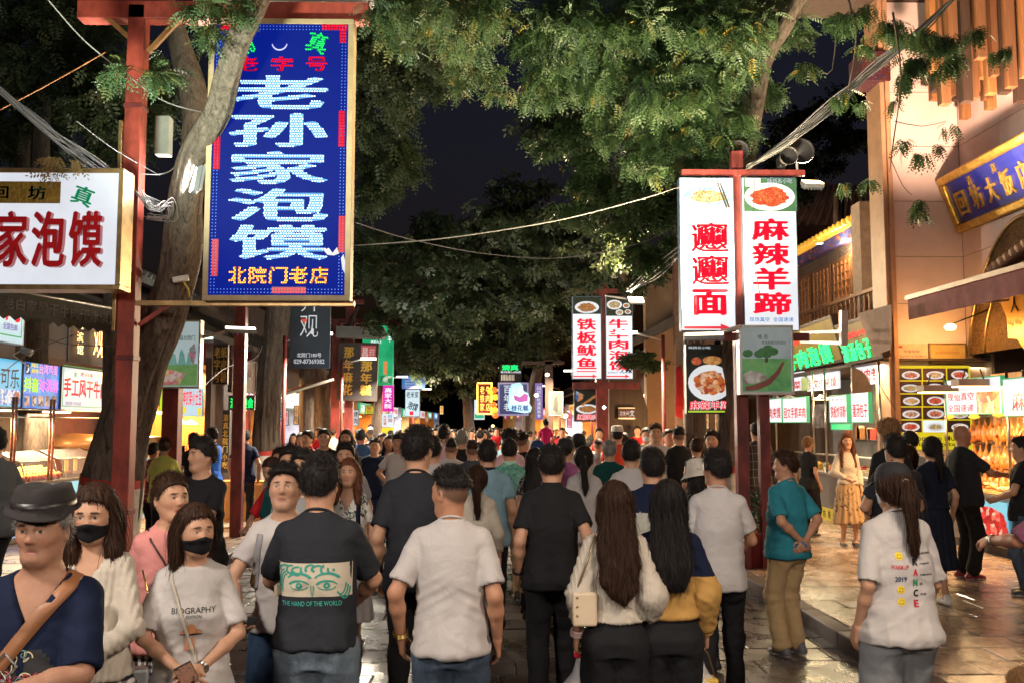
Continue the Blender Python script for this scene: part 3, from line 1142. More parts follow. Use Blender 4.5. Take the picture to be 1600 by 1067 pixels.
 pants = mesh_np({'pants': 'trousers', 'shorts': 'shorts', 'skirt': 'skirt'}[bk], Vp, Fp, bm_, root)
 if bottom.get('name'):
  pants.name = bottom['name']
 if not sit:
  sm = shoes or pm('shoe_dark', (.03, .03, .032), .5)
  for s in (-1, 1):
   u = Fld(np.arange(-.07, .07, gs * .75), np.arange(-.13, .23, gs * .75), np.arange(-.03, .13, gs * .75))
   u.cap((0, -.055, .035), (0, .10, .030), .038, .036, .01)
   u.cap((0, .08, .028), (.0, .135, .024), .040, .030, .02)
   u.cap((0, -.04, .05), (0, -.03, .10), .036, .036, .03)
   u.op(lambda X, Y, Z: Z - .0 + 0 * X + 0 * Y, (-.1, -.2, -.1), (.1, .3, .05), 0, 's')
   Vh, Fh = u.mesh()
   zc = Vh[Fh].mean(1)[:, 2]
   c_, s_ = math.cos(FD[s]), math.sin(FD[s])
   yy, zz = Vh[:, 1].copy(), Vh[:, 2] - .085
   Vh[:, 1] = yy * c_ - zz * s_ + A[s][1]
   Vh[:, 2] = yy * s_ + zz * c_ + A[s][2]
   Vh[:, 0] += A[s][0]
   o = mesh_np('shoe', Vh, Fh, [sm, pm('sole_white', (.55, .53, .5), .6)], root, mi=(zc < .02).astype(int))
 hc = HAIRC.get(hair[1])
 if hair[0] != 'bald':
  Vh, Fh = hair_geo(hair[0], lod, seed, *(hair[2:3] or [1.15]))
  if hat:
   hz = 1.70
   Vh[:, 2] = np.where(Vh[:, 2] > hz, hz + (Vh[:, 2] - hz) * .35, Vh[:, 2])
   hi = Vh[:, 2] > 1.66
   Vh[hi, 0] *= .93
   Vh[hi, 1] *= .93
  mesh_np('hair', to_head(Vh, M), Fh, hair_mat(hair[1], hc), root)
  if hair[0] == 'pony' and lod:
   mb = MB()
   mb.lathe([(.018, -.008), (.024, 0), (.018, .008)], 12, (0, -.132, 1.652), ax='y')
   mb.V = [tuple(v) for v in to_head(np.array(mb.V), M)]
   mb.build('hair_tie', pm('hair_tie', (.35, .3, .26), .5), root)
 if hat:
  mb = hat_geo(hat[0], lod)
  mb.V = [tuple(v) for v in to_head(np.array(mb.V) * 1.0, M)]
  mb.build({'taqiyah': 'cap', 'fedora': 'hat', 'bucket': 'hat'}.get(hat[0], 'cap'), hat[1], root)
  if hat[0] == 'fedora':
   mb = MB()
   mb.lathe([(.1015, 1.720), (.1015, 1.740), (.1040, 1.740), (.1050, 1.720)], 32, (0, -.005, 0), 0, 1.16)
   mb.V = [tuple(v) for v in to_head(np.array(mb.V), M)]
   mb.build('hat_band', pm('hat_band', (.012, .010, .010), .4), root)
 if mask:
  u = Fld(np.arange(-.085, .085, sh_), np.arange(0, .13, sh_), np.arange(1.50, 1.66, sh_))
  head_sdf(u, (np.eye(3), HEADP), .0055, True, False)
  def mk(X, Y, Z):
   top_ = 1.622 - np.abs(X) * .35
   bot_ = 1.530 + np.abs(X) * .30
   return np.minimum(np.minimum(top_ - Z, Z - bot_), Y - .018)
  u.op(mk, (-.1, -.0, 1.45), (.1, .15, 1.7), 0, 's')
  Vm, Fm = u.mesh()
  Vm = Vm + vert_normals(Vm, Fm) * (vnoise(Vm, (9, 9, 60), 4) * .003)[:, None]
  mesh_np('face_mask', to_head(Vm, M), Fm, mask, root)
  mb = MB()
  for s in (-1, 1):
   mb.tube([(s * .060, .040, 1.600), (s * .080, -.012, 1.625)], .0014, 5)
   mb.tube([(s * .056, .035, 1.560), (s * .080, -.012, 1.600)], .0014, 5)
  mb.V = [tuple(v) for v in to_head(np.array(mb.V), M)]
  mb.build('ear_loop', mask, root)
 if glasses:
  mb = MB()
  for s in (-1, 1):
   pts = [(s * .032 + .021 * math.cos(a), .101 - abs(math.cos(a)) * .004, 1.640 + .016 * math.sin(a)) for a in [2 * math.pi * i / 14 for i in range(15)]]
   mb.tube(pts, .0016, 5, cap=False)
   mb.tube([(s * .053, .095, 1.644), (s * .082, -.005, 1.640)], .0014, 5)
  mb.tube([(-.011, .103, 1.643), (.011, .103, 1.643)], .0015, 5)
  mb.V = [tuple(v) for v in to_head(np.array(mb.V), M)]
  mb.build('glasses', pm('glasses_frame', (.02, .02, .02), .3), root)
 return dict(root=root, shirt=shirt, pants=pants, W=W, E=E, S=S, HD=HD, sc=sc, M=M, body=body_o)
HAIRC = {'black': (.012, .010, .0095), 'brown': (.030, .014, .008), 'auburn': (.075, .024, .010), 'grey': (.16, .15, .14), 'tan': (.16, .085, .035), 'redbrown': (.10, .035, .018)}
def local_pt(p, q):
 m = Matrix.LocRotScale(p['root'].location, p['root'].rotation_euler, p['root'].scale)
 return m @ Vector(q)
# --- setting: ground
KR, KL = 3.0, -3.66      # street side of the kerbs
PH = .13                 # pavement height
def stone_mat(key, c, rough=.34, var=.45):
 if key in MATS:
  return MATS[key]
 t = NT(key)
 oi = t.n('ObjectInfo')
 v = t.co((1, 1, 1))
 add = t.n('VectorMath', operation='ADD')
 t.l(v, add.inputs[0])
 t.l(oi.outputs['Location'], add.inputs[1])
 n = t.noise(add.outputs[0], 2.2, 6, .65, .4)
 n2 = t.noise(add.outputs[0], 40, 4, .7)
 c0 = t.ramp(n.outputs[0], [(.28, tuple(x * (1 - var) for x in c)), (.5, c), (.75, tuple(x * 1.5 for x in c))])
 c1 = t.mix(.5, c0, t.ramp(n2.outputs[0], [(.3, (.55, .55, .55)), (.7, (1.4, 1.4, 1.4))]), 'MULTIPLY')
 c2 = t.mix(.5, c1, t.ramp(oi.outputs['Random'], [(0, (.62, .60, .58)), (1, (1.35, 1.3, 1.28))]), 'MULTIPLY')
 t.l(c2, t.b.inputs['Base Color'])
 t.l(t.ramp(n.outputs[0], [(.3, (rough * .7,) * 3), (.7, (min(1, rough * 1.5),) * 3)]), t.b.inputs['Roughness'])
 t.set(spec=.5)
 n3 = t.noise(add.outputs[0], 9, 5, .6)
 t.bump(t.mix(.6, n3.outputs[0], n2.outputs[0]), .30, .008)
 MATS[key] = t.m
 return t.m
M_ROAD = stone_mat('street_stone', (.080, .068, .064), .27)
M_SIDE = stone_mat('pavement_stone', (.26, .185, .135), .24)
M_KERB = stone_mat('kerb_stone', (.12, .09, .08), .5)
M_JOINT = pm('joint_dirt', (.018, .014, .012), .9)
ground = tag(MB().box(-60, 60, -14, 200, -.5, -.075).build('ground', M_JOINT), kind='structure')
street = tag(MB().box(KL, KR, -8, 120, -.07, -.012).build('street', M_JOINT), kind='structure')
pave_r = tag(MB().box(KR + .16, 16, -8, 120, -.07, PH - .012).build('right_pavement', M_JOINT), kind='structure')
pave_l = tag(MB().box(-16, KL - .16, -8, 120, -.07, PH - .012).build('left_pavement', M_JOINT), kind='structure')
def slab(mb, x0, x1, y0, y1, z, e=.008, tilt=0):
 d = .045
 vs = [(x0, y0, z - d), (x1, y0, z - d), (x1, y1, z - d), (x0, y1, z - d), (x0, y0, z - e), (x1, y0, z - e), (x1, y1, z - e), (x0, y1, z - e),
   (x0 + e, y0 + e, z), (x1 - e, y0 + e, z), (x1 - e, y1 - e, z + tilt), (x0 + e, y1 - e, z + tilt)]
 fs = [(0, 1, 5, 4), (1, 2, 6, 5), (2, 3, 7, 6), (3, 0, 4, 7), (4, 5, 9, 8), (5, 6, 10, 9), (6, 7, 11, 10), (7, 4, 8, 11), (8, 9, 10, 11)]
 mb.add(vs, fs)
SLABS = {}
def lay(parent, xa, xb, ya, yb, ysplit, z, mat, w, d, name='paving_stone', xs=None):
 y = ya
 far = MB()
 r = random.Random(int(xa * 100) + 3)
 count = 0
 row = 0
 while y < yb:
  x = xa
  off = (row % 2) * .5 + r.uniform(-.12, .12)
  first = True
  while x < xb - .01:
   ww = w * r.choice((.75, .9, 1, 1.15, 1.3)) * ((off + .35) if first else 1)
   first = False
   if x + ww > xb - .15:
    ww = xb - x
   vis = xs is None or xs(x + ww / 2, y)
   if y < ysplit and vis and count < 300:
    key = (round(ww, 1), d)
    if key not in SLABS:
     mb = MB()
     slab(mb, -.5, .5, 0, d - .010, 0, tilt=0)
     ob = mb.build(name, mat)
     SLABS[key] = ob.data
     bpy.data.objects.remove(ob)
    me = SLABS[key]
    if me.materials[0] != mat:
     k2 = key + (mat.name,)
     if k2 not in SLABS:
      SLABS[k2] = me.copy()
      SLABS[k2].materials[0] = mat
     me = SLABS[k2]
    o = bpy.data.objects.new(name, me)
    link(o, parent)
    o.scale = (ww - .012, 1, 1)
    o.location = (x + ww / 2, y, z + r.uniform(-.006, .003))
    o.rotation_euler = (r.uniform(-.006, .006), r.uniform(-.006, .006), r.uniform(-.004, .004))
    count += 1
   else:
    slab(far, x, x + ww - .012, y, y + d - .010, z + r.uniform(-.005, .003))
   x += ww
  y += d
  row += 1
 f = far.build('far_paving', mat, parent)
 f['kind'] = 'stuff'
lay(street, KL, KR, 3.0, 44, 12.5, 0, M_ROAD, .85, .42, xs=lambda x, y: y > 6.4)
lay(pave_r, KR + .18, 9.6, 2.0, 40, 13.5, PH, M_SIDE, .8, .42, xs=lambda x, y: y > 6.4 and x < y * .60)
lay(pave_l, -9.6, KL - .18, 4.0, 40, 16.5, PH, stone_mat('pavement_stone_left', (.20, .15, .12), .3), .8, .42, xs=lambda x, y: y > 8.5 and x > -y * .56)
for par, x0, x1 in ((pave_r, KR, KR + .16), (pave_l, KL - .16, KL)):
 y = 1.5
 while y < 60:
  mb = MB()
  L = 1.0 if y < 30 else 6
  mb.box(x0, x1, y, y + L - .012, -.02, PH + .006)
  mb.build('kerb_stone', M_KERB, par, bevel=.012 if y < 30 else 0)
  y += L
mb = MB()
mb.box(-16, 18, 128, 132, 0, 7)
mb.prism([(-18, 7), (20, 7), (16, 9.5), (-14, 9.5)], 126, 134)
gw = mb.build('gate_wall', pm('gate_wall', (.03, .032, .038), .8, var=.3, vs=.3))
gw['kind'] = 'structure'
# --- shared materials
M_RED = pm('red_paint', (.30, .045, .028), .5, var=.6, vs=5, bump=.35, bs=24, stretch=(1, 1, .5))
M_REDD = pm('red_paint_dark', (.17, .028, .026), .5, var=.6, vs=6, bump=.3, bs=24, stretch=(1, 1, .5))
M_WOOD = pm('brown_wood', (.17, .075, .032), .5, var=.4, vs=2, stretch=(6, 6, .6))
M_WOODL = pm('light_wood', (.30, .13, .045), .5, var=.35, vs=2, stretch=(6, 6, .6))
M_DKWOOD = pm('dark_wood', (.045, .024, .016), .55, var=.4, vs=2, stretch=(5, 5, .7))
M_STEEL = pm('steel', (.45, .44, .42), .28, 1, var=.15)
M_ALU = pm('aluminium_frame', (.62, .60, .56), .38, .6, var=.12)
M_BRONZE = pm('bronze_frame', (.42, .27, .12), .36, .75, var=.35, vs=7, bump=.3, bs=9, bd=.01)
M_BLACK = pm('black_metal', (.02, .02, .022), .45)
M_GREYP = pm('grey_plastic', (.28, .29, .28), .45)
M_WALLD = pm('dark_plaster', (.07, .065, .062), .8, var=.3, vs=1.5)
M_TILE = pm('roof_tile', (.060, .055, .055), .75, var=.4, vs=5)
M_GOLD = pm('gold_leaf', (.80, .50, .10), .32, .8, var=.35, vs=12, bump=.6, bs=30, bd=.01)
M_WARM = em('warm_lamp', (1, .62, .26), 14)
M_WARM2 = em('warm_tube', (1, .74, .42), 8)
M_COOL = em('cool_lamp', (.93, .97, 1), 10)
M_WIRE = pm('cable_sleeve', (.10, .09, .10), .6, var=.2)
M_WIREL = pm('pale_cable', (.18, .16, .15), .6, var=.2)
M_WIREB = pm('black_cable', (.03, .03, .03), .5, var=.2)
LK = 2.3
def lamp(kind, loc, energy, color=(1, .8, .55), size=.3, aim=None, parent=None, name='light', sy=None, spread=None):
 l = bpy.data.lights.new(name, kind)
 l.energy = energy * LK
 l.color = color
 if kind == 'AREA':
  l.size = size
  if sy:
   l.shape = 'RECTANGLE'
   l.size_y = sy
  if spread:
   l.spread = R(spread)
 else:
  l.shadow_soft_size = size
 o = bpy.data.objects.new(name, l)
 link(o)
 o.location = loc
 if aim is not None:
  d = Vector(aim) - Vector(loc)
  o.rotation_euler = d.to_track_quat('-Z', 'Y').to_euler()
 return o
# --- masonry helper
M_BRICK = pm('grey_brick', (.13, .10, .085), .85, var=.35, vs=8, bump=.3, bs=60)
def brick_face(parent, o, r, w, h, mat, bw=.24, bh=.065, limit=200, name='brick'):
 r = Vector(r).normalized()
 n = Vector((r.y, -r.x, 0))
 mb = MB()
 rr = random.Random(5)
 rows = int(h / bh)
 for j in range(rows):
  x = -(j % 2) * bw / 2
  while x < w:
   x0, x1 = max(0, x) + .006, min(w, x + bw) - .006
   if x1 - x0 > .03:
    z0 = o[2] + j * bh + .005
    z1 = z0 + bh - .010
    pr = .012 + rr.uniform(0, .006)
    a = Vector(o) + r * x0
    b = Vector(o) + r * x1
    vs = []
    for p in (a, b):
     for dz in (z0, z1):
      for q in (0, pr):
       vs.append((p.x + n.x * q, p.y + n.y * q, dz))
    mb.add(vs, [(1, 5, 7, 3), (0, 1, 3, 2), (4, 6, 7, 5), (2, 3, 7, 6), (0, 4, 5, 1)])
   x += bw
 b = mb.build('brickwork', mat, parent)
 b['kind'] = 'stuff'
 return b
def tile_roof(parent, a, b, down, n, mat, rows=4, r=.035, name='roof_tile'):
 a, b, down = Vector(a), Vector(b), Vector(down)
 me = None
 for i in range(n):
  p = a + (b - a) * ((i + .5) / n)
  mb = MB()
  mb.tube([(0, 0, 0), tuple(-down)], r, 7)
  mb.lathe([(0, -.004), (r * 1.25, -.004), (r * 1.25, .02), (r, .02)], 8, ax='y') if False else None
  if me is None:
   o = mb.build(name, mat, parent)
   me = o.data
  else:
   o = link(bpy.data.objects.new(name, me), parent)
  o.location = p
# --- right side: building with the plaque
XW = 7.95
rb = empty('corner_building', (XW, 15.9, PH))
tag(rb, 'pale plastered corner building lit orange, with hanging wooden battens under its eave', 'building')
def wpart(name, mb, mat, parent, bevel=0):
 o = mb.build(name, mat, None, bevel)
 o.parent = parent
 o.matrix_parent_inverse = Matrix.LocRotScale(parent.location, parent.rotation_euler, None).inverted()
 return o
M_PLASTER = pm('pale_plaster', (.70, .52, .47), .75, var=.10, vs=2.2, bump=.35, bs=26, bd=.006)
xf0, xf1 = at(1395, 500, 15.9).x, XW
zs = [PH, 2.05, 3.15, 3.95, 4.75, 5.7, 6.65, 7.6, 9.2]
for i in range(len(zs) - 1):
 wpart('wall_panel', MB().box(xf0, xf1 - .004, 15.9, 16.3, zs[i] + .006, zs[i + 1] - .006), M_PLASTER, rb)
ys = [6.2, 7.9, 9.6, 11.3, 13.0, 14.6, 15.894]
for i in range(len(ys) - 1):
 for j in range(2, len(zs) - 1):
  wpart('wall_panel', MB().box(XW, XW + .35, ys[i] + .005, ys[i + 1] - .005, zs[j] + .006, zs[j + 1] - .006), M_PLASTER, rb)
wpart('joint_core', MB().box(xf0 + .02, XW + .3, 15.93, 16.28, PH, 9.2).box(XW + .03, XW + .3, 6.2, 15.9, 3.15, 9.2), pm('joint_brown', (.24, .16, .11), .9), rb)  # darker brown core seen in the joints between panels
wpart('pilaster', MB().box(xf0 - .17, xf0 - .006, 15.7, 16.3, PH, 9.2).box(xf0 - .10, xf0 - .02, 15.65, 15.698, PH, 9.2), pm('pilaster', (.42, .22, .12), .6, var=.2), rb, .01)
mb = MB().box(xf0 - .5, xf0 - .02, 15.6, 16.2, 7.7, 8.2)
wpart('painted_beam', mb, pattern('beam', 'floral', (.07, .015, .015), (.015, .02, .08), (.2, .12, .03), 12), rb)
wpart('eave_board', MB().box(4.6, 9.5, 5.5, 16.6, 9.2, 9.5), M_DKWOOD, rb)
r = random.Random(21)
BATT = None
spots = []
for px in range(1462, 1610, 12):
 for k in range(3):
  spots.append((px + r.uniform(-3, 3), 13.2 + k * 1.0 + r.uniform(-.2, .2)))
for px, Y in spots:
 t = (px - 1460) / 150
 bot = r.uniform(70, 178) - (1 - t) * 10 + (20 if r.random() < .2 else 0)
 p = at(px, bot, Y)
 if p.x > XW - .14:
  p.x = XW - r.uniform(.15, .6)
 mb = MB().box(-.07, .07, -.07, .07, p.z, 9.198)
 if r.random() < .6:
  pass
 o = wpart('wood_batten', mb, [M_WOODL, M_WOOD, M_DKWOOD][r.choice((0, 0, 1, 1, 2))], rb, .006)
 o.matrix_parent_inverse = Matrix.Translation(-Vector(rb.location))
 o.location = (p.x, Y, 0)
for (x, y, z) in ((6.4, 12.2, 5.2),):
 pass
up = lamp('SPOT', (6.5, 12.0, 4.3), 1500, (1, .68, .47), .12, aim=(7.3, 14.4, 8.0))
up.data.spot_size = R(75)
up.data.spot_blend = .7
# --- middle right building with balcony
mbd = empty('balcony_building', (8.4, 24, PH))
tag(mbd, 'dark brick two-storey building with a lit wooden balcony and yellow glowing eave', 'building')
XB = 8.6
wpart('wall', MB().box(XB, XB + 1, 16.4, 40, PH, 6.8), pm('dusk_brick', (.10, .070, .055), .85, var=.3), mbd)
bf = brick_face(mbd, (XB, 31, 4.0), (0, -1, 0), 14, 2.7, M_BRICK)
bf.matrix_parent_inverse = Matrix.Translation(-Vector(mbd.location))
wpart('column', MB().box(XB - .75, XB - .35, 20.1, 20.6, 3.6, 6.7), pm('stone_column', (.17, .12, .095), .8, var=.3, vs=7), mbd, .01)
wpart('column', MB().box(XB - .75, XB - .35, 27.4, 27.9, 3.6, 6.7), pm('stone_column', (.17, .12, .095), .8), mbd, .01)
wpart('balcony_floor', MB().box(XB - .85, XB, 17, 30, 3.62, 3.80), pm('balcony_slab', (.22, .15, .10), .8), mbd, .01)
wpart('handrail', MB().box(XB - .82, XB - .74, 17, 30, 4.66, 4.74), M_WOOD, mbd, .01)
y = 17.05
mB = None
while y < 29.9:
 if mB is None:
  mb = MB().lathe([(.022, 0), (.03, .1), (.018, .2), (.034, .42), (.02, .62), (.024, .86)], 8)
  o = wpart('baluster', mb, M_WOOD, mbd)
  mB = o.data
 else:
  o = link(bpy.data.objects.new('baluster', mB), mbd)
  o.matrix_parent_inverse = Matrix.Translation(-Vector(mbd.location))
 o.location = (XB - .78, y, 3.80)
 y += .26
for k in range(4):   # lattice doors behind the balcony
 y0 = 20.9 + k * 1.5
 d = wpart('lattice_door', MB().box(XB - .07, XB - .02, y0, y0 + 1.35, 3.9, 6.0), M_WOOD, mbd)
 mb = MB()
 for i in range(5):
  mb.box(XB - .10, XB - .07, y0 + .12 + i * .26, y0 + .15 + i * .26, 4.4, 5.9)
 for i in range(8):
  mb.box(XB - .095, XB - .072, y0 + .1, y0 + 1.25, 4.4 + i * .2, 4.43 + i * .2)
 o = wpart('lattice', mb, M_WOODL, mbd)
e0, e1 = at(1385, 292, 20.0), at(1252, 372, 26.0)
xe = e0.x
wpart('eave_beam', MB().box(xe - .1, xe + .1, 18.5, 31, 6.25, 6.50), pattern('beam2', 'floral', (.05, .07, .25), (.30, .05, .04), (.5, .3, .1), 6), mbd)
wpart('soffit', MB().box(xe + .1, XB, 18.5, 31, 6.44, 6.52), M_DKWOOD, mbd)
M_EAVE = em('glow_yellow_tile', (1, .48, .05), .65, (.6, .35, .05))  # yellow light on the eave is put into the tiles as glow
y = 18.6
mE = None
while y < 31:
 if mE is None:
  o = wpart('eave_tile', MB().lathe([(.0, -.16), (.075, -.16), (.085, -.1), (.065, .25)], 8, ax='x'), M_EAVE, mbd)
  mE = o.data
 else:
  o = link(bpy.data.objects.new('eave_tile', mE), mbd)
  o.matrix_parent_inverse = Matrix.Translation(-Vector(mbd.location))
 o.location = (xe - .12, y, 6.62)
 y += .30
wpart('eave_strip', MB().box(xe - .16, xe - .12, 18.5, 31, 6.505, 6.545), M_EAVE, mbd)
for y in (19.2, 21.0, 23.5):
 o = wpart('soffit_light', MB().box(XB - .5, XB - .36, y, y + .14, 6.425, 6.438), em('soffit_glow', (1, .9, .7), 5), mbd)
lamp('POINT', (XB - .35, 22.3, 6.1), 70, (1, .70, .4), .1)
lamp('POINT', (XB - 1.1, 18.2, 5.2), 75, (1, .66, .35), .1)
tile_roof_o = empty('shop_roof', (6.9, 18.5, 3.4))
tag(tile_roof_o, 'small grey tiled shop roof below the balcony beside the green neon board', 'roof')
mm = MB().add([(6.75, 16.6, 3.18), (6.75, 23.5, 3.18), (7.75, 23.5, 3.60), (7.75, 16.6, 3.60), (6.75, 16.6, 3.10), (6.75, 23.5, 3.10), (7.75, 23.5, 3.52), (7.75, 16.6, 3.52)],
    [(0, 1, 2, 3), (7, 6, 5, 4), (0, 4, 5, 1), (3, 2, 6, 7), (0, 3, 7, 4), (1, 5, 6, 2)])
wpart('roof_bed', mm, M_TILE, tile_roof_o)
mt = None
for i in range(27):
 if mt is None:
  o = wpart('roof_tile', MB().tube([(0, 0, 0), (1.02, 0, .43)], .055, 7), M_TILE, tile_roof_o)
  mt = o.data
 else:
  o = link(bpy.data.objects.new('roof_tile', mt), tile_roof_o)
  o.matrix_parent_inverse = Matrix.Translation(-Vector(tile_roof_o.location))
 o.location = (6.72, 16.7 + i * .255, 3.21)
pv = empty('pavilion', (19, 52, 0))
tag(pv, 'dim far pavilion with upturned tiled roof behind the right shops', 'pavilion')
wpart('wall', MB().box(15.5, 22, 50, 54, 0, 11.2), pm('dim_wall', (.10, .065, .05), .8), pv)
mb = MB()
prof = []
for t in np.linspace(-1, 1, 17):
 prof.append((18.8 + t * 4.3, 12.5 - 1.3 * (1 - abs(t) ** 2) * 0 + .9 * abs(t) ** 3 - .4))
top = [(18.8 + t * 2.6, 14.3 + .35 * abs(t) ** 3) for t in np.linspace(1, -1, 13)]
mb.prism(prof + top, 48.5, 55.5)
wpart('roof', mb, pm('pavilion_tile', (.11, .07, .06), .8, var=.5, vs=1.4, stretch=(4, 1, 1)), pv)
mb = MB()
for i in range(16):
 mb.tube([(15.2 + i * .48, 48.4, 12.15), (16.6 + i * .30, 48.45, 14.2)], .09, 6)
o = wpart('tile_rolls', mb, pm('pavilion_tile2', (.14, .09, .075), .8), pv)
o['kind'] = 'stuff'
lamp('AREA', (13, 40, 9.5), 60, (1, .6, .4), 1.0, aim=(18, 50, 12.5))  # area light with no lamp model, added to light the pavilion
cw = empty('brick_shed', (5.2, 24, PH))
tag(cw, 'brown brick side wall with a slanting dark roof line behind the middle signs', 'building')
a0, a1 = at(1010, 600, 27), at(1100, 600, 27)
wpart('wall', MB().box(a0.x, a1.x + .3, 27, 27.4, PH, 6.2), pm('shed_plaster', (.30, .19, .12), .8, var=.25, vs=1.5), cw)
p = [at(x, y, 26.6) for x, y in ((952, 540), (985, 545), (1012, 640), (1012, 700), (952, 700))]
wpart('dark_wall', MB().prism([(v.x, v.z) for v in p], 26.6, 26.9), M_DKWOOD, cw)
p = [at(x, y, 26) for x, y in ((975, 545), (1045, 515), (1100, 470), (1100, 455), (1045, 498), (975, 535))]
wpart('roof', MB().prism([(v.x, v.z) for v in p], 25.6, 27.8), M_TILE, cw)
p0, p1 = at(1056, 560, 25.5), at(1100, 690, 25.5)
wpart('brick_wall', MB().box(p0.x, p1.x, 25.5, 25.8, PH, 6.5), pm('red_brick_wall', (.16, .085, .06), .85, var=.3, vs=6), cw)
bf = brick_face(cw, (p0.x, 25.5, 1.6), (1, 0, 0), p1.x - p0.x, 3.6, M_BRICK, .3, .09)
bf.matrix_parent_inverse = Matrix.Translation(-Vector(cw.location))
lamp('AREA', (4.2, 24.5, 1.7), 28, (1, .55, .22), .5, aim=(4.4, 27, 2.4))
o = MB()
pp = [at(1056, 575, 25.2), at(1062, 570, 25.2), at(1088, 645, 25.0), at(1072, 655, 25.0), at(1056, 650, 25.2)]
o.prism([(v.x, v.z) for v in pp], 25.1, 25.25)
dr = tag(o.build('red_drape', cloth('drape', (.20, .01, .012))), 'dark red cloth drape hanging beside the brown brick wall', 'drape')
# --- left side background
lb = empty('left_shop_building', (-9.2, 16, PH))
tag(lb, 'low dark shop building behind the ice cream and dried beef stall, far left', 'building')
wpart('grey_fascia', MB().box(-9.0, -8.8, 13.0, 23, 2.3, 4.75), pm('grey_fascia', (.13, .13, .14), .7, var=.12), lb)
wpart('wall', MB().box(-9.6, -9.02, 8.0, 26, PH, 5.3), pm('maroon_wall', (.07, .025, .03), .7, var=.3), lb)
mm = MB().add([(-7.0, 9, 4.9), (-7.0, 26, 4.9), (-9.6, 26, 6.1), (-9.6, 9, 6.1), (-7.0, 9, 4.75), (-7.0, 26, 4.75), (-9.6, 26, 5.95), (-9.6, 9, 5.95)],
    [(0, 1, 2, 3), (7, 6, 5, 4), (0, 4, 5, 1), (3, 2, 6, 7), (0, 3, 7, 4), (1, 5, 6, 2)])
wpart('roof_bed', mm, M_TILE, lb)
mt = None
for i in range(58):
 if mt is None:
  o = wpart('roof_tile', MB().tube([(0, 0, 0), (-2.62, 0, 1.22)], .065, 7), M_TILE, lb)
  mt = o.data
 else:
  o = link(bpy.data.objects.new('roof_tile', mt), lb)
  o.matrix_parent_inverse = Matrix.Translation(-Vector(lb.location))
 o.location = (-6.96, 9.1 + i * .29, 4.93)
lb2 = empty('left_shop_house', (-7.6, 28, PH))
tag(lb2, 'dark wooden shop house with dim eaves behind the street trees on the left', 'building')
wpart('wall', MB().box(-8.6, -8.2, 26.2, 60, PH, 6), pm('house_wall', (.06, .045, .04), .8, var=.3), lb2)
mm = MB().add([(-6.6, 20.5, 4.1), (-6.6, 60, 4.1), (-8.8, 60, 5.4), (-8.8, 20.5, 5.4), (-6.6, 20.5, 3.95), (-6.6, 60, 3.95), (-8.8, 60, 5.25), (-8.8, 20.5, 5.25)],
    [(0, 1, 2, 3), (7, 6, 5, 4), (0, 4, 5, 1), (3, 2, 6, 7), (0, 3, 7, 4), (1, 5, 6, 2)])
wpart('roof', mm, M_TILE, lb2)
for i in range(6):
 yy = 21 + i * 2.2
 wpart('column', MB().tube([(-7.0, yy, PH), (-7.0, yy, 4.0)], .10, 10), M_REDD, lb2)
rh = empty('right_shop_house', (6.9, 40, PH))
tag(rh, 'dim low shop row under trees at the far right end of the street', 'building')
wpart('wall', MB().box(6.2, 6.6, 32, 90, PH, 5), pm('house_wall', (.06, .045, .04), .8), rh)
mm = MB().add([(4.9, 32, 3.9), (4.9, 90, 3.9), (7, 90, 5.2), (7, 32, 5.2), (4.9, 32, 3.8), (4.9, 90, 3.8), (7, 90, 5.1), (7, 32, 5.1)],
    [(0, 1, 2, 3), (7, 6, 5, 4), (0, 4, 5, 1), (3, 2, 6, 7), (0, 3, 7, 4), (1, 5, 6, 2)])
wpart('roof', mm, M_TILE, rh)
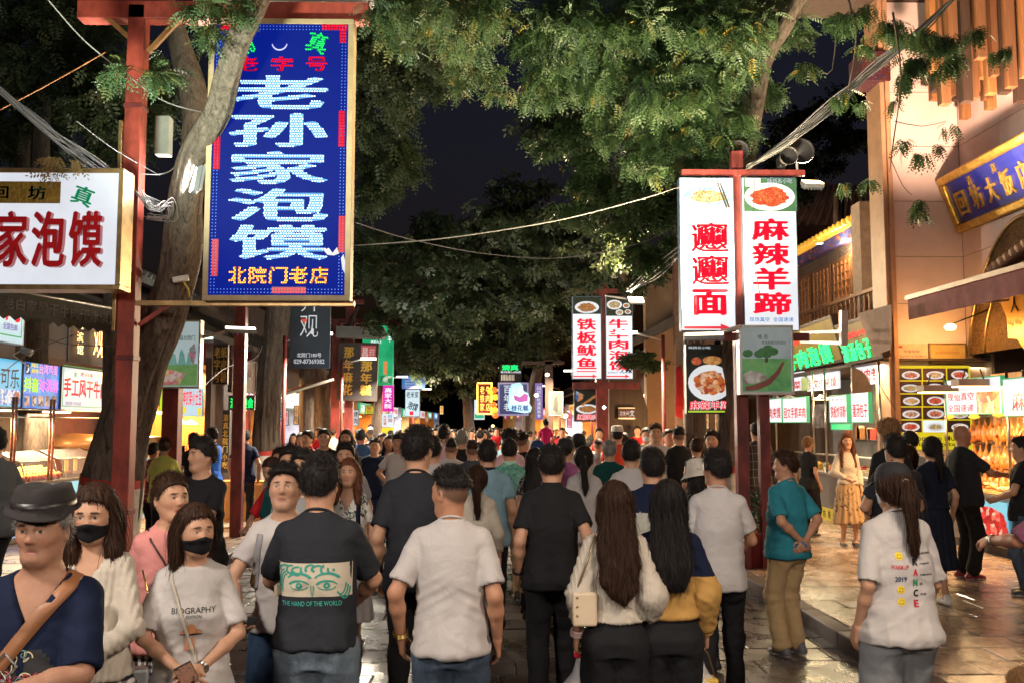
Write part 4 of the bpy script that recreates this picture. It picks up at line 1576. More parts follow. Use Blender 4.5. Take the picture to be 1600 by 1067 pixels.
# --- signs and street furniture
class Sign:
 def __init__(s, name, label, cat, px0, px1, py0, py1, Y0, Y1=None, group=None, tilt=0, roll=0):
  Y1 = Y0 if Y1 is None else Y1
  a, b = at(px0, (py0 + py1) / 2, Y0), at(px1, (py0 + py1) / 2, Y1)
  zt, zb = at(px0, py0, Y0).z, at(px0, py1, Y0).z
  s.c = Vector(((a.x + b.x) / 2, (a.y + b.y) / 2, (zt + zb) / 2))
  r = Vector((b.x - a.x, b.y - a.y, 0))
  s.w, s.h = r.length, zt - zb
  s.rz = math.atan2(r.y, r.x)
  s.o = empty(name, s.c, s.rz)
  s.o.rotation_euler = (R(tilt), R(roll), s.rz)
  tag(s.o, label, cat, group)
  s.m = Matrix.LocRotScale(s.c, Euler(s.o.rotation_euler), None)
  s.mi = s.m.inverted()
 def loc(s, px, py):
  o = s.mi @ Vector((0, 0, EYE))
  d = s.mi.to_3x3() @ ray(px, py)
  t = -o.y / d.y
  p = o + d * t
  return p.x, p.z
 def rect(s, x0, y0, x1, y1):
  a, b = s.loc(x0, (y0 + y1) / 2), s.loc(x1, (y0 + y1) / 2)
  c, d = s.loc((x0 + x1) / 2, y0), s.loc((x0 + x1) / 2, y1)
  return a[0], b[0], d[1], c[1]
 def board(s, face, frame=None, depth=.12, fw=.03, pname='panel', fp=.012, bevel=.004):
  w, h = s.w / 2, s.h / 2
  s.fw = fw if frame else 0
  fr = s.fw
  MB().box(-w + fr, w - fr, 0, depth * .9, -h + fr, h - fr).build(pname, face, s.o)
  if frame:
   MB().box(-w, w, -fp, depth, h - fr, h).box(-w, w, -fp, depth, -h, -h + fr).box(-w, -w + fr, -fp, depth, -h + fr, h - fr).box(w - fr, w, -fp, depth, -h + fr, h - fr).build('frame', frame, s.o, bevel)
   MB().box(-w + fr, w - fr, depth * .9, depth, -h + fr, h - fr).build('back_plate', frame, s.o)
  return s
 def text(s, t, x0, y0, x1, y1, mat, bold=.02, y=-.003, ext=0, name='lettering', rot=0, shear=0, split=False, label=None):
  a, b, c, d = s.rect(x0, y0, x1, y1)
  if split:
   n = len(t)
   step = (b - a) / n
   for i, ch in enumerate(t):
    mb = MB()
    put_text(mb, ch, 0, 0, step * .88, d - c, 0, bold, ext, 0, rot=rot)
    o = mb.build('character', mat, s.o)
    o.location = (a + step * (i + .5), y, (c + d) / 2)
   return
  mb = MB()
  put_text(mb, t, (a + b) / 2, (c + d) / 2, b - a, d - c, y, bold, ext, 0, rot=rot, shear=shear)
  o = mb.build(name, mat, s.o)
  return o
 def column(s, t, x0, y0, x1, y1, mat, bold=.02, y=-.003, ext=0, gap=.1, split=True, name='character'):
  a, b, c, d = s.rect(x0, y0, x1, y1)
  n = len(t)
  step = (d - c) / n
  if not split:
   mb = MB()
   col_text(mb, t, (a + b) / 2, d, c, b - a, y, bold, ext, gap)
   return mb.build('lettering', mat, s.o)
  for i, ch in enumerate(t):
   mb = MB()
   put_text(mb, ch, 0, 0, b - a, step * (1 - gap), 0, bold, ext)
   o = mb.build(name, mat, s.o)
   o.location = ((a + b) / 2, y, d - step * (i + .5))
 def patch(s, x0, y0, x1, y1, mat, y=-.0015, name='print', oval=False, n=24):
  a, b, c, d = s.rect(x0, y0, x1, y1)
  if oval:
   vs = [((a + b) / 2 + (b - a) / 2 * math.cos(2 * math.pi * i / n), y, (c + d) / 2 + (d - c) / 2 * math.sin(2 * math.pi * i / n)) for i in range(n)]
  else:
   vs = [(a, y, c), (b, y, c), (b, y, d), (a, y, d)]
  return MB().add(vs, [tuple(range(len(vs)))]).build(name, mat, s.o)
 def poly(s, pts, mat, y=-.002, name='print'):
  vs = [(lambda q: (q[0], y, q[1]))(s.loc(*p)) for p in pts]
  return MB().add(vs, [tuple(range(len(vs)))]).build(name, mat, s.o)
 def dish(s, x0, y0, x1, y1, food, plate=None, y=-.0022):
  plate = plate or PL_WHITE
  s.patch(x0, y0, x1, y1, plate, y, 'print', True)
  dx, dy = (x1 - x0) * .13, (y1 - y0) * .16
  a, b, c, d = s.rect(x0 + dx, y0 + dy, x1 - dx, y1 - dy)
  n = 30
  rr = random.Random(int(x0 * 7 + y0))
  vs = []
  for i in range(n):
   k = 1 + rr.uniform(-.12, .10)
   vs.append(((a + b) / 2 + (b - a) / 2 * k * math.cos(2 * math.pi * i / n), y - .0008, (c + d) / 2 + (d - c) / 2 * k * math.sin(2 * math.pi * i / n)))
  return MB().add(vs, [tuple(range(n))]).build('print', food, s.o)
def glow_print(key, cols, scale=40, s=.75, kind='v'):
 k = 'gp_' + key
 if k in MATS:
  return MATS[k]
 t = NT(k)
 v = t.co()
 if kind == 'v':
  x = t.n('TexVoronoi')
  x.inputs['Scale'].default_value = scale
  n = t.noise(v, scale * .5, 3)
  t.l(t.mix(.15, v, n.outputs[1]), x.inputs['Vector'])
  sp = t.n('SeparateColor')
  t.l(x.outputs['Color'], sp.inputs[0])
  f = sp.outputs[0]
  st = [((i + .0) / len(cols), c) for i, c in enumerate(cols)]
  c = t.mix(.45, t.ramp(f, st, True), t.ramp(x.outputs['Distance'], [(0, (1.2, 1.15, 1.1)), (.6, (.25, .2, .2))]), 'MULTIPLY')
 else:
  n = t.noise(v, scale, 4, .6, .6)
  st = [(.3 + .4 * i / max(1, len(cols) - 1), c) for i, c in enumerate(cols)]
  c = t.ramp(n.outputs[0], st)
 t.l(c, t.b.inputs['Emission Color'])
 t.l(t.mix(.7, c, (0, 0, 0)), t.b.inputs['Base Color'])
 t.set(es=s, rough=.4)
 MATS[k] = t.m
 return t.m
L_WHITE = em('lit_white', (.90, .93, .98), .92)
L_WHITEB = em('lit_white_cool', (.74, .88, .95), .95)
L_RED = em('lit_red', (.80, .012, .045), .80, (.5, .01, .02))
L_REDD = em('lit_red_dark', (.50, .01, .02), .7, (.4, .01, .02))
L_BLUE = em('lit_blue', (.02, .22, .62), .8)
L_SKY = em('lit_sky', (.16, .58, .86), .9)
L_GREEN = em('lit_green', (.02, .38, .14), .8)
L_YEL = em('lit_yellow', (.95, .75, .03), .95)
L_BLK = pm('print_black', (.02, .02, .022), .6, var=0, bump=0)
PL_WHITE = em('plate_white', (.80, .83, .86), .85)
G_FOOD = glow_print('food', [(.55, .10, .02), (.75, .25, .05), (.35, .05, .02), (.75, .45, .20), (.12, .25, .04)], 60, .8)
G_FOOD2 = glow_print('food2', [(.65, .06, .02), (.50, .03, .02), (.80, .30, .10), (.30, .02, .01)], 70, .8)
G_NOOD = glow_print('noodle', [(.85, .70, .45), (.60, .22, .06), (.15, .40, .05), (.85, .80, .65), (.45, .12, .03)], 60, .85)
# ---- gantry post, big LED sign ------------------------------------------------------------
YS = 10.0
def gantry(label, posts, name='sign_gantry'):
 o = empty(name, (posts[0][0][0], posts[0][0][1], posts[0][0][2]))
 tag(o, label, 'sign post')
 return o
pb, ptp = at(197, 800, 10.2), at(226, 10, 10.2)
xb = at(195, 780, 10.2).x
ga = empty('sign_gantry', (xb, 10.2, PH))
tag(ga, 'tall red square steel post with cross beam carrying the blue LED sign', 'sign post')
wpart('post', MB().box(xb - .11, xb + .07, 10.10, 10.28, PH, 6.45), M_RED, ga, .008)
for z_ in (1.0, 2.6, 5.3):
 wpart('clamp', MB().box(xb - .12, xb + .08, 10.09, 10.29, z_, z_ + .05), M_REDD, ga, .004)
wpart('post_sleeve', MB().box(xb - .15, xb - .112, 10.06, 10.34, 2.9, 5.15), M_BRONZE, ga, .005)
b0, b1 = at(126, 20, 10.2), at(578, 20, 10.2)
wpart('beam', MB().box(b0.x, b1.x, 10.1, 10.3, b0.z - .1, b0.z + .1), M_RED, ga, .01)
wpart('canopy', MB().box(at(300, 0, 10).x, b1.x + .03, 9.7, 10.5, b0.z + .16, b0.z + .20), M_GREYP, ga)
for a, b in (((160, 22), (216, 72)), ((290, 20), (232, 82))):
 p, q = at(*a, 10.15), at(*b, 10.15)
 wpart('brace', MB().bar(p, q, .05), M_WOODL, ga)
r0, r1 = at(215, 476, 10.25), at(556, 476, 10.25)
wpart('rail', MB().box(r0.x, r1.x, 10.12, 10.2, r0.z - .025, r0.z + .025), M_BRONZE, ga)
p, q = at(262, 478, 10.2), at(217, 508, 10.2)
wpart('brace', MB().bar(p, q, .04), M_RED, ga)
p = at(372, 480, 15.8)
xx = at(372, 700, 15.8).x
pt2 = tag(MB().box(xx - .09, xx + .09, 15.72, 15.9, PH, p.z).build('steel_post', M_REDD, None, .006), 'slim dark red steel post beside the navy shirt man on the left pavement', 'post')
sg = Sign('led_sign', 'big vertical blue LED sign with white dotted characters and red light bars', 'sign', 322, 550, 29, 470, YS)
M_BLUEP = em('led_board_blue', (.003, .018, .36), .75, (.001, .002, .01), .7)
M_BLUEP.node_tree.nodes['Principled BSDF'].inputs['Specular IOR Level'].default_value = .08
sg.board(M_BLUEP, pm('wood_frame', (.42, .30, .17), .5, var=.25), .2, .058)
D_WHITE = em('led_white', (.66, .90, 1), 2.0)
D_RED = em('led_red', (1, .0, .015), 1.7)
D_GREEN = em('led_green', (.02, 1, .12), 2.5)
D_ORANGE = em('led_orange', (1, .42, .01), 3.4)
D_BLUE = em('led_blue', (.10, .25, 1), 1.2)
F_PALE = em('glyph_pale', (.16, .42, .90), .95, (.1, .2, .3))
F_OR = em('glyph_orange', (.75, .20, .0), .8, (.4, .1, .02))
F_RD = em('glyph_red', (.45, .0, .02), .6, (.4, .02, .02))
F_GR = em('glyph_green', (.0, .30, .06), .6, (.02, .3, .08))
def dots(mb, pts, y, r, n=6, mi=0):
 for x, z in pts:
  o = len(mb.V)
  mb.V += [(x + r * math.cos(k * 2 * math.pi / n), y, z + r * math.sin(k * 2 * math.pi / n)) for k in range(n)]
  mb.F.append(tuple(range(o, o + n)))
  mb.M.append(mi)
  mb.S.append(False)
def led_char(s, ch, x0, y0, x1, y1, face, dot, sp=.027, r=.0085, bold=.02, rot=0):
 a, b, c, d = s.rect(x0, y0, x1, y1)
 V, Fs, sz = text_geo(ch, bold, 0)
 sx, sz_ = (b - a) / sz[0], (d - c) / sz[1]
 X, Z = V[:, 0] * sx, V[:, 1] * sz_
 if rot:
  X, Z = X * math.cos(rot) - Z * math.sin(rot), X * math.sin(rot) + Z * math.cos(rot)
 mb = MB()
 pts3 = [(x + (a + b) / 2, -.006, z + (c + d) / 2) for x, z in zip(X, Z)]
 mb.add(pts3, Fs)
 o = mb.build('character', face, s.o)
 bv = BVHTree.FromPolygons(pts3, Fs)
 pts = []
 xs = np.arange(a - .05, b + .05, sp)
 zs_ = np.arange(c - .05, d + .05, sp)
 for i, x in enumerate(xs):
  for j, z in enumerate(zs_):
   x2 = x + (j % 2) * sp * .5
   if bv.ray_cast(Vector((x2, -1, z)), Vector((0, 1, 0)))[0] is not None:
    pts.append((x2, z))
 m2 = MB()
 dots(m2, pts, -.012, r)
 d_ = m2.build('led_dots', dot, o)
 d_['kind'] = 'stuff'
for ch, y0, y1 in zip('老孙家泡馍', (119, 178, 237, 295, 352), (171, 230, 288, 346, 406)):
 led_char(sg, ch, 358, y0, 513, y1, F_PALE, D_WHITE, bold=.028, r=.0092)
led_char(sg, '清', 372, 52, 397, 86, F_GR, D_GREEN, .022, .0075, rot=.35)
led_char(sg, '真', 480, 52, 512, 84, F_GR, D_GREEN, .022, .0075, rot=-.3)
for ch, x in zip('老字号', (387, 441, 495)):
 led_char(sg, ch, x - 17, 90, x + 17, 112, F_RD, D_RED, .022, .0075)
for i, ch in enumerate('北院门老店'):
 led_char(sg, ch, 357 + i * 32, 417, 357 + i * 32 + 28, 444, F_OR, D_ORANGE, .0215, .0078, bold=.02)
a_ = sg.loc(437, 68)
mb = MB()
pts = [(a_[0] + .085 * math.cos(t), a_[1] + .085 * math.sin(t)) for t in np.linspace(-2.9, -.2, 20)]
pts2 = [(a_[0] + .076 * math.cos(t), a_[1] + .010 + .080 * math.sin(t)) for t in np.linspace(-.2, -2.9, 20)]
mb.add([(x, -.006, z) for x, z in pts + pts2], [tuple(range(40))])
mb.build('crescent', em('crescent', (.5, .5, .9), 1.2), sg.o)
mb = MB()
w_, h_ = sg.w / 2 - .085, sg.h / 2 - .085
ring = []
for off in (0, .035):
 x = -w_ + off
 while x < w_ - off:
  ring += [(x, h_ - off), (x, -h_ + off)]
  x += .035
 z = -h_ + off
 while z < h_ - off:
  ring += [(-w_ + off, z), (w_ - off, z)]
  z += .035
dots(mb, ring, -.006, .006)
o = mb.build('border_lights', D_BLUE, sg.o)
o['kind'] = 'stuff'
for (x0, y0, x1, y1) in ((345, 38, 395, 48), (503, 38, 543, 48), (531, 48, 541, 68), (529, 174, 539, 230), (334, 207, 344, 265), (529, 338, 539, 395), (331, 374, 341, 432), (425, 449, 478, 459)):
 a, b, c, d = sg.rect(x0, y0, x1, y1)
 bar_ = MB().box(a, b, -.006, .001, c, d).build('light_bar', em('bar_red', (.55, .0, .02), .6, (.1, .0, .01)), sg.o)
 mb = MB()
 dots(mb, [(x, z) for x in np.arange(a + .015, b, .030) for z in np.arange(c + .015, d, .030)], -.010, .009)
 mb.build('led_dots', D_RED, bar_)['kind'] = 'stuff'
for pts in (((506, 392), (514, 388), (520, 396), (527, 387), (530, 397), (522, 400), (512, 399)), ((533, 404), (537, 398), (540, 410), (539, 428), (535, 420))):
 sg.poly(pts, em('pale_patch', (.7, .7, .75), .8), -.014, 'pale_patch')  # small pale patches near the lower right of the board
# ---- white lightbox at the left edge -------------------------------------------------------
sg = Sign('white_sign_box', 'large white lit sign box with raised red characters at the left edge', 'sign', -142, 191, 262, 452, 9.55)
sg.board(em('lit_white_soft', (.80, .84, .92), .88), M_BRONZE, .28, .05)
M_RAISED = pm('raised_red', (.62, .012, .015), .22, var=.1, bump=0, spec=.6, coat=.6)
for i, ch in enumerate('老孙家泡馍'):
 x = -94 + i * 57.8
 a, b, c, d = sg.rect(x - 26, 332, x + 26, 419)
 mb = MB()
 put_text(mb, ch, 0, 0, b - a, d - c, 0, .03, .03)
 o = mb.build('character', M_RAISED, sg.o)
 o.location = ((a + b) / 2, -.034, (c + d) / 2)
gb = sg.patch(-90, 284, 95, 318, M_GOLD, -.004, 'gold_banner')
DKG = pm('dark_green', (.01, .10, .05), .5)
sg.text('回', -10, 292, 14, 311, DKG, .03, -.008)
sg.text('坊', 44, 291, 72, 313, DKG, .03, -.008)
sg.text('真', 113, 292, 147, 322, em('lit_dkgreen', (.0, .26, .10), .8), .03, -.006, rot=-.35)
sg.text('清', -130, 292, -98, 322, em('lit_dkgreen', (.0, .26, .10), .8), .03, -.006, rot=.35)
# ---- awning and dark shop sign on the left -------------------------------------------------
aw = empty('awning', at(100, 470, 12))
tag(aw, 'dark grey shop awning with scalloped edge and faded white characters, left', 'awning')
A0, A1 = at(-60, 440, 10.7), at(190, 485, 12.9)
ux = (A1 - A0)
n = 30
vs, fs = [], []
for i in range(n + 1):
 p = A0 + ux * (i / n)
 dz = .30 + .05 * abs(math.sin(i / n * 15 * math.pi)) if i < n else .3
 vs += [p, p - Vector((0, 0, dz)), p + Vector((-3.0, .6, 1.1))]
for i in range(n):
 a = i * 3
 fs += [(a, a + 1, a + 4, a + 3), (a, a + 3, a + 5, a + 2)]
M_AWN = pm('awning_cloth', (.050, .050, .045), .8, var=.3, vs=3)
wpart('canopy', MB().add(vs, fs), M_AWN, aw)
wpart('bar', MB().tube([A0, A1], .018, 8), M_ALU, aw)
nrm = Vector((ux.y, -ux.x, 0)).normalized()
mb = MB()
for i, ch in enumerate('老白家风干牛肉干冰淇淋'):
 q = A0 + ux * (.26 + i * .068)
 V, Fs, sz = text_geo(ch, .02)
 u = Vector((ux.x, ux.y, 0)).normalized()
 k = .15 / max(sz)
 sl_ = ux.z / Vector((ux.x, ux.y)).length
 mb.add([q + u * (v[0] * k) + Vector((0, 0, v[1] * k - .15 + v[0] * k * sl_)) + nrm * .006 for v in V], Fs)
wpart('lettering', mb, pm('faded_white', (.33, .32, .32), .8), aw)
G_NEON = em('neon_gold', (1, .55, .20), 5)
sg = Sign('neon_wall_sign', 'gold outlined neon characters on the dark grey wall, upper left', 'sign', 112, 172, 500, 565, 15.6, 17.0)
def neon(s, t, x0, y0, x1, y1, mat, bold=-.022):
 s.text(t, x0, y0, x1, y1, mat, -.02, -.02, .004, 'neon_letter')
neon(sg, '滋', 119, 500, 128, 514, G_NEON, .0)
neon(sg, '滨', 119, 519, 128, 534, G_NEON, .0)
neon(sg, '馆', 119, 538, 128, 553, G_NEON, .0)
neon(sg, '观', 145, 509, 162, 558, G_NEON, -.005)
MB().box(-sg.w / 2, sg.w / 2, .05, .08, -sg.h / 2, sg.h / 2).build('backboard', pm('grey_fascia', (.13, .13, .14), .7), sg.o)
# ---- left stall signs (facing the street) ---------------------------------------------------
XL = -7.5
def side_sign(name, label, cat, px0, px1, py0, py1, X, **k):
 return Sign(name, label, cat, px0, px1, py0, py1, yx(px0, X), yx(px1, X), **k)
sg = side_sign('stall_sign', 'cyan lit stall sign for cola with ice cubes, far left', 'sign', -40, 34, 552, 634, XL)
sg.board(em('cola_blue', (.05, .48, .80), .9), M_BLACK, .1, .015)
sg.text('可乐', 1, 575, 30, 606, pm('ink_dark', (.03, .02, .03), .5), .01)
sg.patch(-2, 608, 32, 632, glow_print('ice', [(.2, .5, .9), (.6, .8, 1), (.1, .25, .8), (.75, .85, 1)], 22, .9), -.002)
sg.patch(22, 612, 29, 631, glow_print('cola', [(.3, .05, .02), (.6, .15, .05)], 20, .8), -.004)
sg = side_sign('stall_sign', 'bright blue stall sign with yellow and pink ice cream characters', 'sign', 35, 93, 563, 638, XL)
sg.board(glow_print('vivid_blue', [(.01, .10, .75), (.0, .25, .85), (.02, .45, .9)], 4, .85, 'n'), M_BLACK, .1, .015)
sg.patch(40, 567, 47, 584, L_BLK, -.003)
sg.text('♪', 41, 569, 46, 582, L_WHITE, .03, -.005)
sg.text('网红', 49, 567, 60, 574, L_YEL, .03, -.004)
sg.text('推荐', 49, 576, 60, 583, L_YEL, .03, -.004)
sg.text('台湾鸡蛋', 61, 569, 90, 585, em('lit_pink', (.95, .45, .75), .9), .03, -.004)
sg.text('抖音', 37, 589, 60, 612, em('lit_lime', (.60, .95, .03), .95), .05, -.004)
sg.text('冰淇淋', 61, 591, 91, 612, em('lit_magenta', (.90, .30, .80), .95), .05, -.004)
for i in range(5):
 sg.patch(38 + i * 10.5, 618, 46 + i * 10.5, 634, glow_print('photos%d' % i, [(.7, .5, .4), (.1, .08, .08), (.8, .7, .6), (.2, .3, .5)], 14, .8), -.004)
sg = side_sign('stall_sign', 'pale lit stall sign with green border and red beef jerky characters', 'sign', 95, 173, 571, 640, XL)
sg.board(em('lit_pale', (.62, .82, .88), .9), M_BLACK, .1, .015)
L_BGREEN = em('lit_bgreen', (.10, .50, .15), .8)
a, b, c, d = sg.rect(98, 574, 169, 636)
for (q0, q1, z0, z1) in ((a, b, d - .015, d), (a, b, c, c + .015), (a, a + .02, c, d), (b - .02, b, c, d)):
 MB().box(q0, q1, -.004, -.001, z0, z1).build('print', L_BGREEN, sg.o)
sg.text('手工风干牛肉', 99, 592, 166, 621, L_RED, .035, -.005)
sg.text('老白家', 125, 582, 146, 589, L_RED, .02, -.005)
sg.text('清', 115, 581, 120, 589, L_GREEN, .02, -.005)
sg.text('真', 150, 583, 155, 590, L_GREEN, .02, -.005)
sg.text('诚信君子的味道', 102, 627, 126, 633, em('lit_purple', (.25, .10, .5), .7), .01, -.005)
sg = side_sign('hanging_sign', 'pale lit box sign reading beef, cut off at the left edge above the stalls', 'sign', -45, 38, 452, 526, -6.9)
sg.board(em('lit_pale', (.62, .82, .88), .9), M_ALU, .1, .012)
sg.text('干肉', -20, 455, 32, 500, L_RED, .04, -.005)
sg.text('全国包邮', 4, 505, 27, 516, em('lit_purple', (.25, .10, .5), .7), .02, -.005)
a, b, c, d = sg.rect(-40, 455, 35, 522)
MB().box(b - .02, b, -.004, -.001, c, d).box(a, b - .021, -.004, -.001, c, c + .02).build('print', L_BGREEN, sg.o)
# ---- the ice cream and beef jerky stall ----------------------------------------------------
stall = empty('food_stall', (XL + .1, 17, PH))
tag(stall, 'steel framed ice cream and jerky stall with glass cases under the left signs', 'stall')
ya, yb = yx(-40, XL), yx(176, XL)
wpart('counter', MB().box(XL - .6, XL + .25, ya, yb, PH, .98), M_STEEL, stall, .01)
wpart('counter_top', MB().box(XL - .62, XL + .28, ya, yb, .985, 1.02), M_STEEL, stall, .006)
q0 = yx(14, XL + .27, 900)
wpart('lit_front', MB().box(XL + .256, XL + .27, yx(-10, XL + .26), yx(52, XL + .26), .22, .96), glow_print('ice2', [(.05, .3, .85), (.5, .8, 1), (.05, .15, .7), (.6, .85, 1), (.0, .5, .9)], 12, .85), stall)
wpart('lit_front', MB().box(XL + .256, XL + .27, yx(56, XL + .26), yx(150, XL + .26), .22, .96), em('cyan_panel', (.35, .75, .85), .85), stall)
mb = MB()
put_text(mb, '可乐', 0, 0, .7, .42, 0, .02)
o = mb.build('lettering', L_WHITE, stall)
o.rotation_euler = (0, 0, R(90))
o.location = Vector((XL + .276, yx(20, XL), .70)) - stall.location
wpart('back_wall', MB().box(XL - 1.3, XL - 1.25, ya, yb, PH, 2.9), pm('stall_back', (.10, .07, .06), .7), stall)
wpart('screen', MB().box(XL - 1.24, XL - 1.2, yx(31, XL - 1.2), yx(80, XL - 1.2), 1.35, 2.12), glow_print('screen', [(.005, .03, .10), (.01, .07, .16), (.01, .12, .14)], 2.5, .8, 'n'), stall)
for pxx in (22, 27, 81, 86, 176):
 yy = yx(pxx, XL + .2)
 wpart('steel_post', MB().tube([(XL + .2, yy, 1.02), (XL + .2, yy, 2.35)], .022, 8), pm('post_foil', (.5, .2, .12), .35, .6, var=.6, vs=9), stall)
for z in (2.17, 2.05):
 wpart('steel_rail', MB().tube([(XL + .2, ya, z), (XL + .2, yb, z)], .016, 8), M_STEEL, stall)
M_GLASS = None
t = NT('case_glass')
t.b.inputs['Base Color'].default_value = (.95, 1, .98, 1)
t.set(rough=.05, alpha=.16, spec=.8)
M_GLASS = t.m
for (pa, pb_) in ((26, 78), (88, 150)):
 yA, yB = yx(pa, XL), yx(pb_, XL)
 wpart('glass_case', MB().add([(XL + .2, yA, 1.03), (XL + .2, yB, 1.03), (XL + .12, yB, 1.34), (XL + .12, yA, 1.34), (XL - .25, yB, 1.50), (XL - .25, yA, 1.50)],
        [(0, 1, 2, 3), (3, 2, 4, 5)]), M_GLASS, stall)
 wpart('case_edge', MB().tube([(XL + .2, yA, 1.03), (XL + .12, yA, 1.34), (XL - .25, yA, 1.5)], .012, 6).tube([(XL + .12, yA, 1.34), (XL + .12, yB, 1.34)], .010, 6).tube([(XL + .2, yB, 1.03), (XL + .12, yB, 1.34), (XL - .25, yB, 1.5)], .012, 6), M_STEEL, stall)
lamp('AREA', (XL - .3, 15.8, 2.12), 170, (1, .72, .42), .5, aim=(XL - .3, 15.8, 0), sy=3.2)
for yy in (15.2, 17.2):
 hl = tag(MB().box(XL - .5, XL - .1, yy - .3, yy + .3, 2.14, 2.17).build('tube_light', M_WARM2), 'warm flat lamp over the glass cases of the %s' % ('ice cream end of the stall' if yy < 16 else 'beef jerky end of the stall'), 'lamp')
cup = None
k = 0
for row in range(4):
 for j in range(13):
  mb = MB()
  loc = (XL + .16 - row * .10, yx(22, XL) + .05 + j * .105, 1.03 + row * .035)
  if cup is None:
   e_ = empty('snack_cup', loc)
   MB().lathe([(0, 0), (.026, 0), (.038, .085), (.036, .085)], 10).build('cup', pm('red_cup', (.5, .04, .03), .5, var=.5, vs=30), e_)
   MB().lathe([(.038, .08), (.03, .10), (.012, .118), (0, .12)], 10).build('filling', pm('custard', (.85, .50, .12), .5), e_)
   cup = e_
   tag(e_, 'small red paper cup of yellow snack in the rows on the left stall counter', 'cup', 'snack cups in rows on the stall')
  else:
   e_ = copy_tree(cup)
   e_.location = loc
jer = None
r = random.Random(4)
mb = MB()
for i in range(260):
 x = XL + .12 - r.random() * .4
 y = yx(90, XL) + r.random() * (yx(145, XL) - yx(90, XL))
 z = 1.03 + .09 * math.sin((y * 2.3) % 3.14) * r.uniform(.4, 1)
 a = r.uniform(0, 3.1)
 mb.bar((x, y, z), (x + .07 * math.cos(a), y + .07 * math.sin(a), z + r.uniform(-.01, .02)), .018, .010)
o = tag(mb.build('dried_beef', pm('jerky', (.16, .055, .018), .5, var=.5, vs=30)), 'heaps of dark dried beef strips on the jerky counter behind the big tree', 'food', kind='stuff')
for i, yy in enumerate((yx(104, XL), yx(118, XL))):
 s_ = tag(MB().box(XL + .05, XL + .06, yy - .07, yy + .07, 1.12, 1.36).build('price_card', pm('gold_card', (.75, .42, .08), .5)), ['gold price card stuck in the beef strips, nearer the ice cream cups', 'gold price card stuck in the beef strips, nearer the tree trunk'][i], 'card')
bx = tag(MB().lathe([(0, 0), (.42, .02), (.48, .10), (.42, .22), (.25, .30), (0, .32)], 20, (XL - .55, yx(128, XL - .5), 1.45), 0, 1.5).build('bread_hood', pm('hood_copper', (.55, .26, .10), .35, .3, var=.3)), 'orange copper domed hood at the back of the jerky stall', 'hood')
# ---- second left stall (warm interior) -----------------------------------------------------
st2 = empty('snack_stall', (-7.2, 20.5, PH))
tag(st2, 'warm orange lit snack stall behind the red posts with wooden back wall', 'stall')
xa, xb2 = at(196, 650, 20.6).x, at(340, 650, 20.6).x
M_OR = pm('orange_wood', (.50, .22, .06), .6, var=.35, vs=2, stretch=(6, 1, .5))
wpart('back_wall', MB().box(xa - .6, xb2, 21.6, 21.7, PH, 3.3), M_OR, st2)
wpart('counter', MB().box(xa, xb2 - .2, 19.9, 20.4, PH, .98), M_WOOD, st2, .01)
wpart('counter_top', MB().box(xa, xb2 - .2, 19.85, 20.45, .985, 1.03), M_STEEL, st2)
wpart('roof_panel', MB().box(xa - .6, xb2, 19.8, 21.6, 3.15, 3.2), M_WOOD, st2)
wpart('side_wall', MB().box(xb2 - .04, xb2 + .08, 19.8, 21.7, PH, 3.3), M_DKWOOD, st2)
for i in range(5):
 wpart('shelf', MB().box(xa, xb2 - .1, 21.35, 21.6, 1.2 + i * .0, 1.23), M_WOOD, st2) if i == 0 else None
lamp('AREA', ((xa + xb2) / 2, 20.7, 3.05), 300, (1, .58, .22), .5, aim=((xa + xb2) / 2, 20.8, 0), sy=1.5)
for i, (px_, py_) in enumerate(((240, 643), (256, 643), (280, 657), (298, 659))):
 p = at(px_, py_, 20.4)
 o = tag(MB().lathe([(0, .05), (.05, .04), (.15, -.03), (.15, -.045), (.0, -.03)], 16, p).build('pendant_lamp', M_WARM2), ['left one of the four round warm lamps in the snack stall', 'second round warm lamp from the left in the snack stall', 'third round warm lamp from the left in the snack stall', 'right one of the four round warm lamps in the snack stall'][i], 'lamp', 'round lamps in the snack stall')
pot = tag(MB().lathe([(0, 0), (.22, 0), (.24, .22), (.25, .23), (.24, .25), (0, .27)], 20, at(232, 700, 20.2) * 1).build('steel_pot', M_STEEL), 'round steel pot steaming on the snack stall counter', 'pot')
pot.location = (0, 0, 0)
mb = MB()
r = random.Random(8)
for i in range(90):
 x = r.uniform(xa, xb2 - .3)
 z = 1.23
 h = r.uniform(.08, .26)
 mb.box(x, x + r.uniform(.04, .1), 21.38, 21.5, z, z + h, r.randrange(4))
for i in range(40):
 x = r.uniform(xa, xb2 - .3)
 h = r.uniform(.04, .16)
 mb.box(x, x + r.uniform(.05, .12), 19.95, 20.2, 1.035, 1.035 + h, r.randrange(4))
GOODS = [pm('goods_red', (.5, .05, .04), .5, var=.5, vs=20), pm('goods_yellow', (.7, .45, .08), .5, var=.4, vs=20), pm('goods_brown', (.30, .13, .05), .5, var=.5, vs=20), pm('goods_cream', (.65, .55, .4), .5, var=.4, vs=20)]
tag(mb.build('stall_goods', GOODS), 'jars and packets crowded on the snack stall shelves', 'goods', kind='stuff')
fr2 = tag(MB().box(-.35, .35, 0, .03, -.45, .45).build('lit_front_panel', glow_print('flower', [(.75, .9, .8), (.8, .1, .3), (.2, .5, .15), (.85, .92, .85), (.8, .9, .8), (.7, .85, .8)], 5, .85)), 'pale lit panel printed with pink blossoms at the foot of the snack stall', 'panel')
fr2.location = at(208, 762, 14.5)
fr2.rotation_euler = (0, 0, R(40))
sg = Sign('stall_sign', 'yellow green lit sign box behind the red post with the poster', 'sign', 249, 282, 605, 642, 18.6)
sg.board(em('lime_box', (.62, .82, .02), .9), M_BLACK, .12, .01)
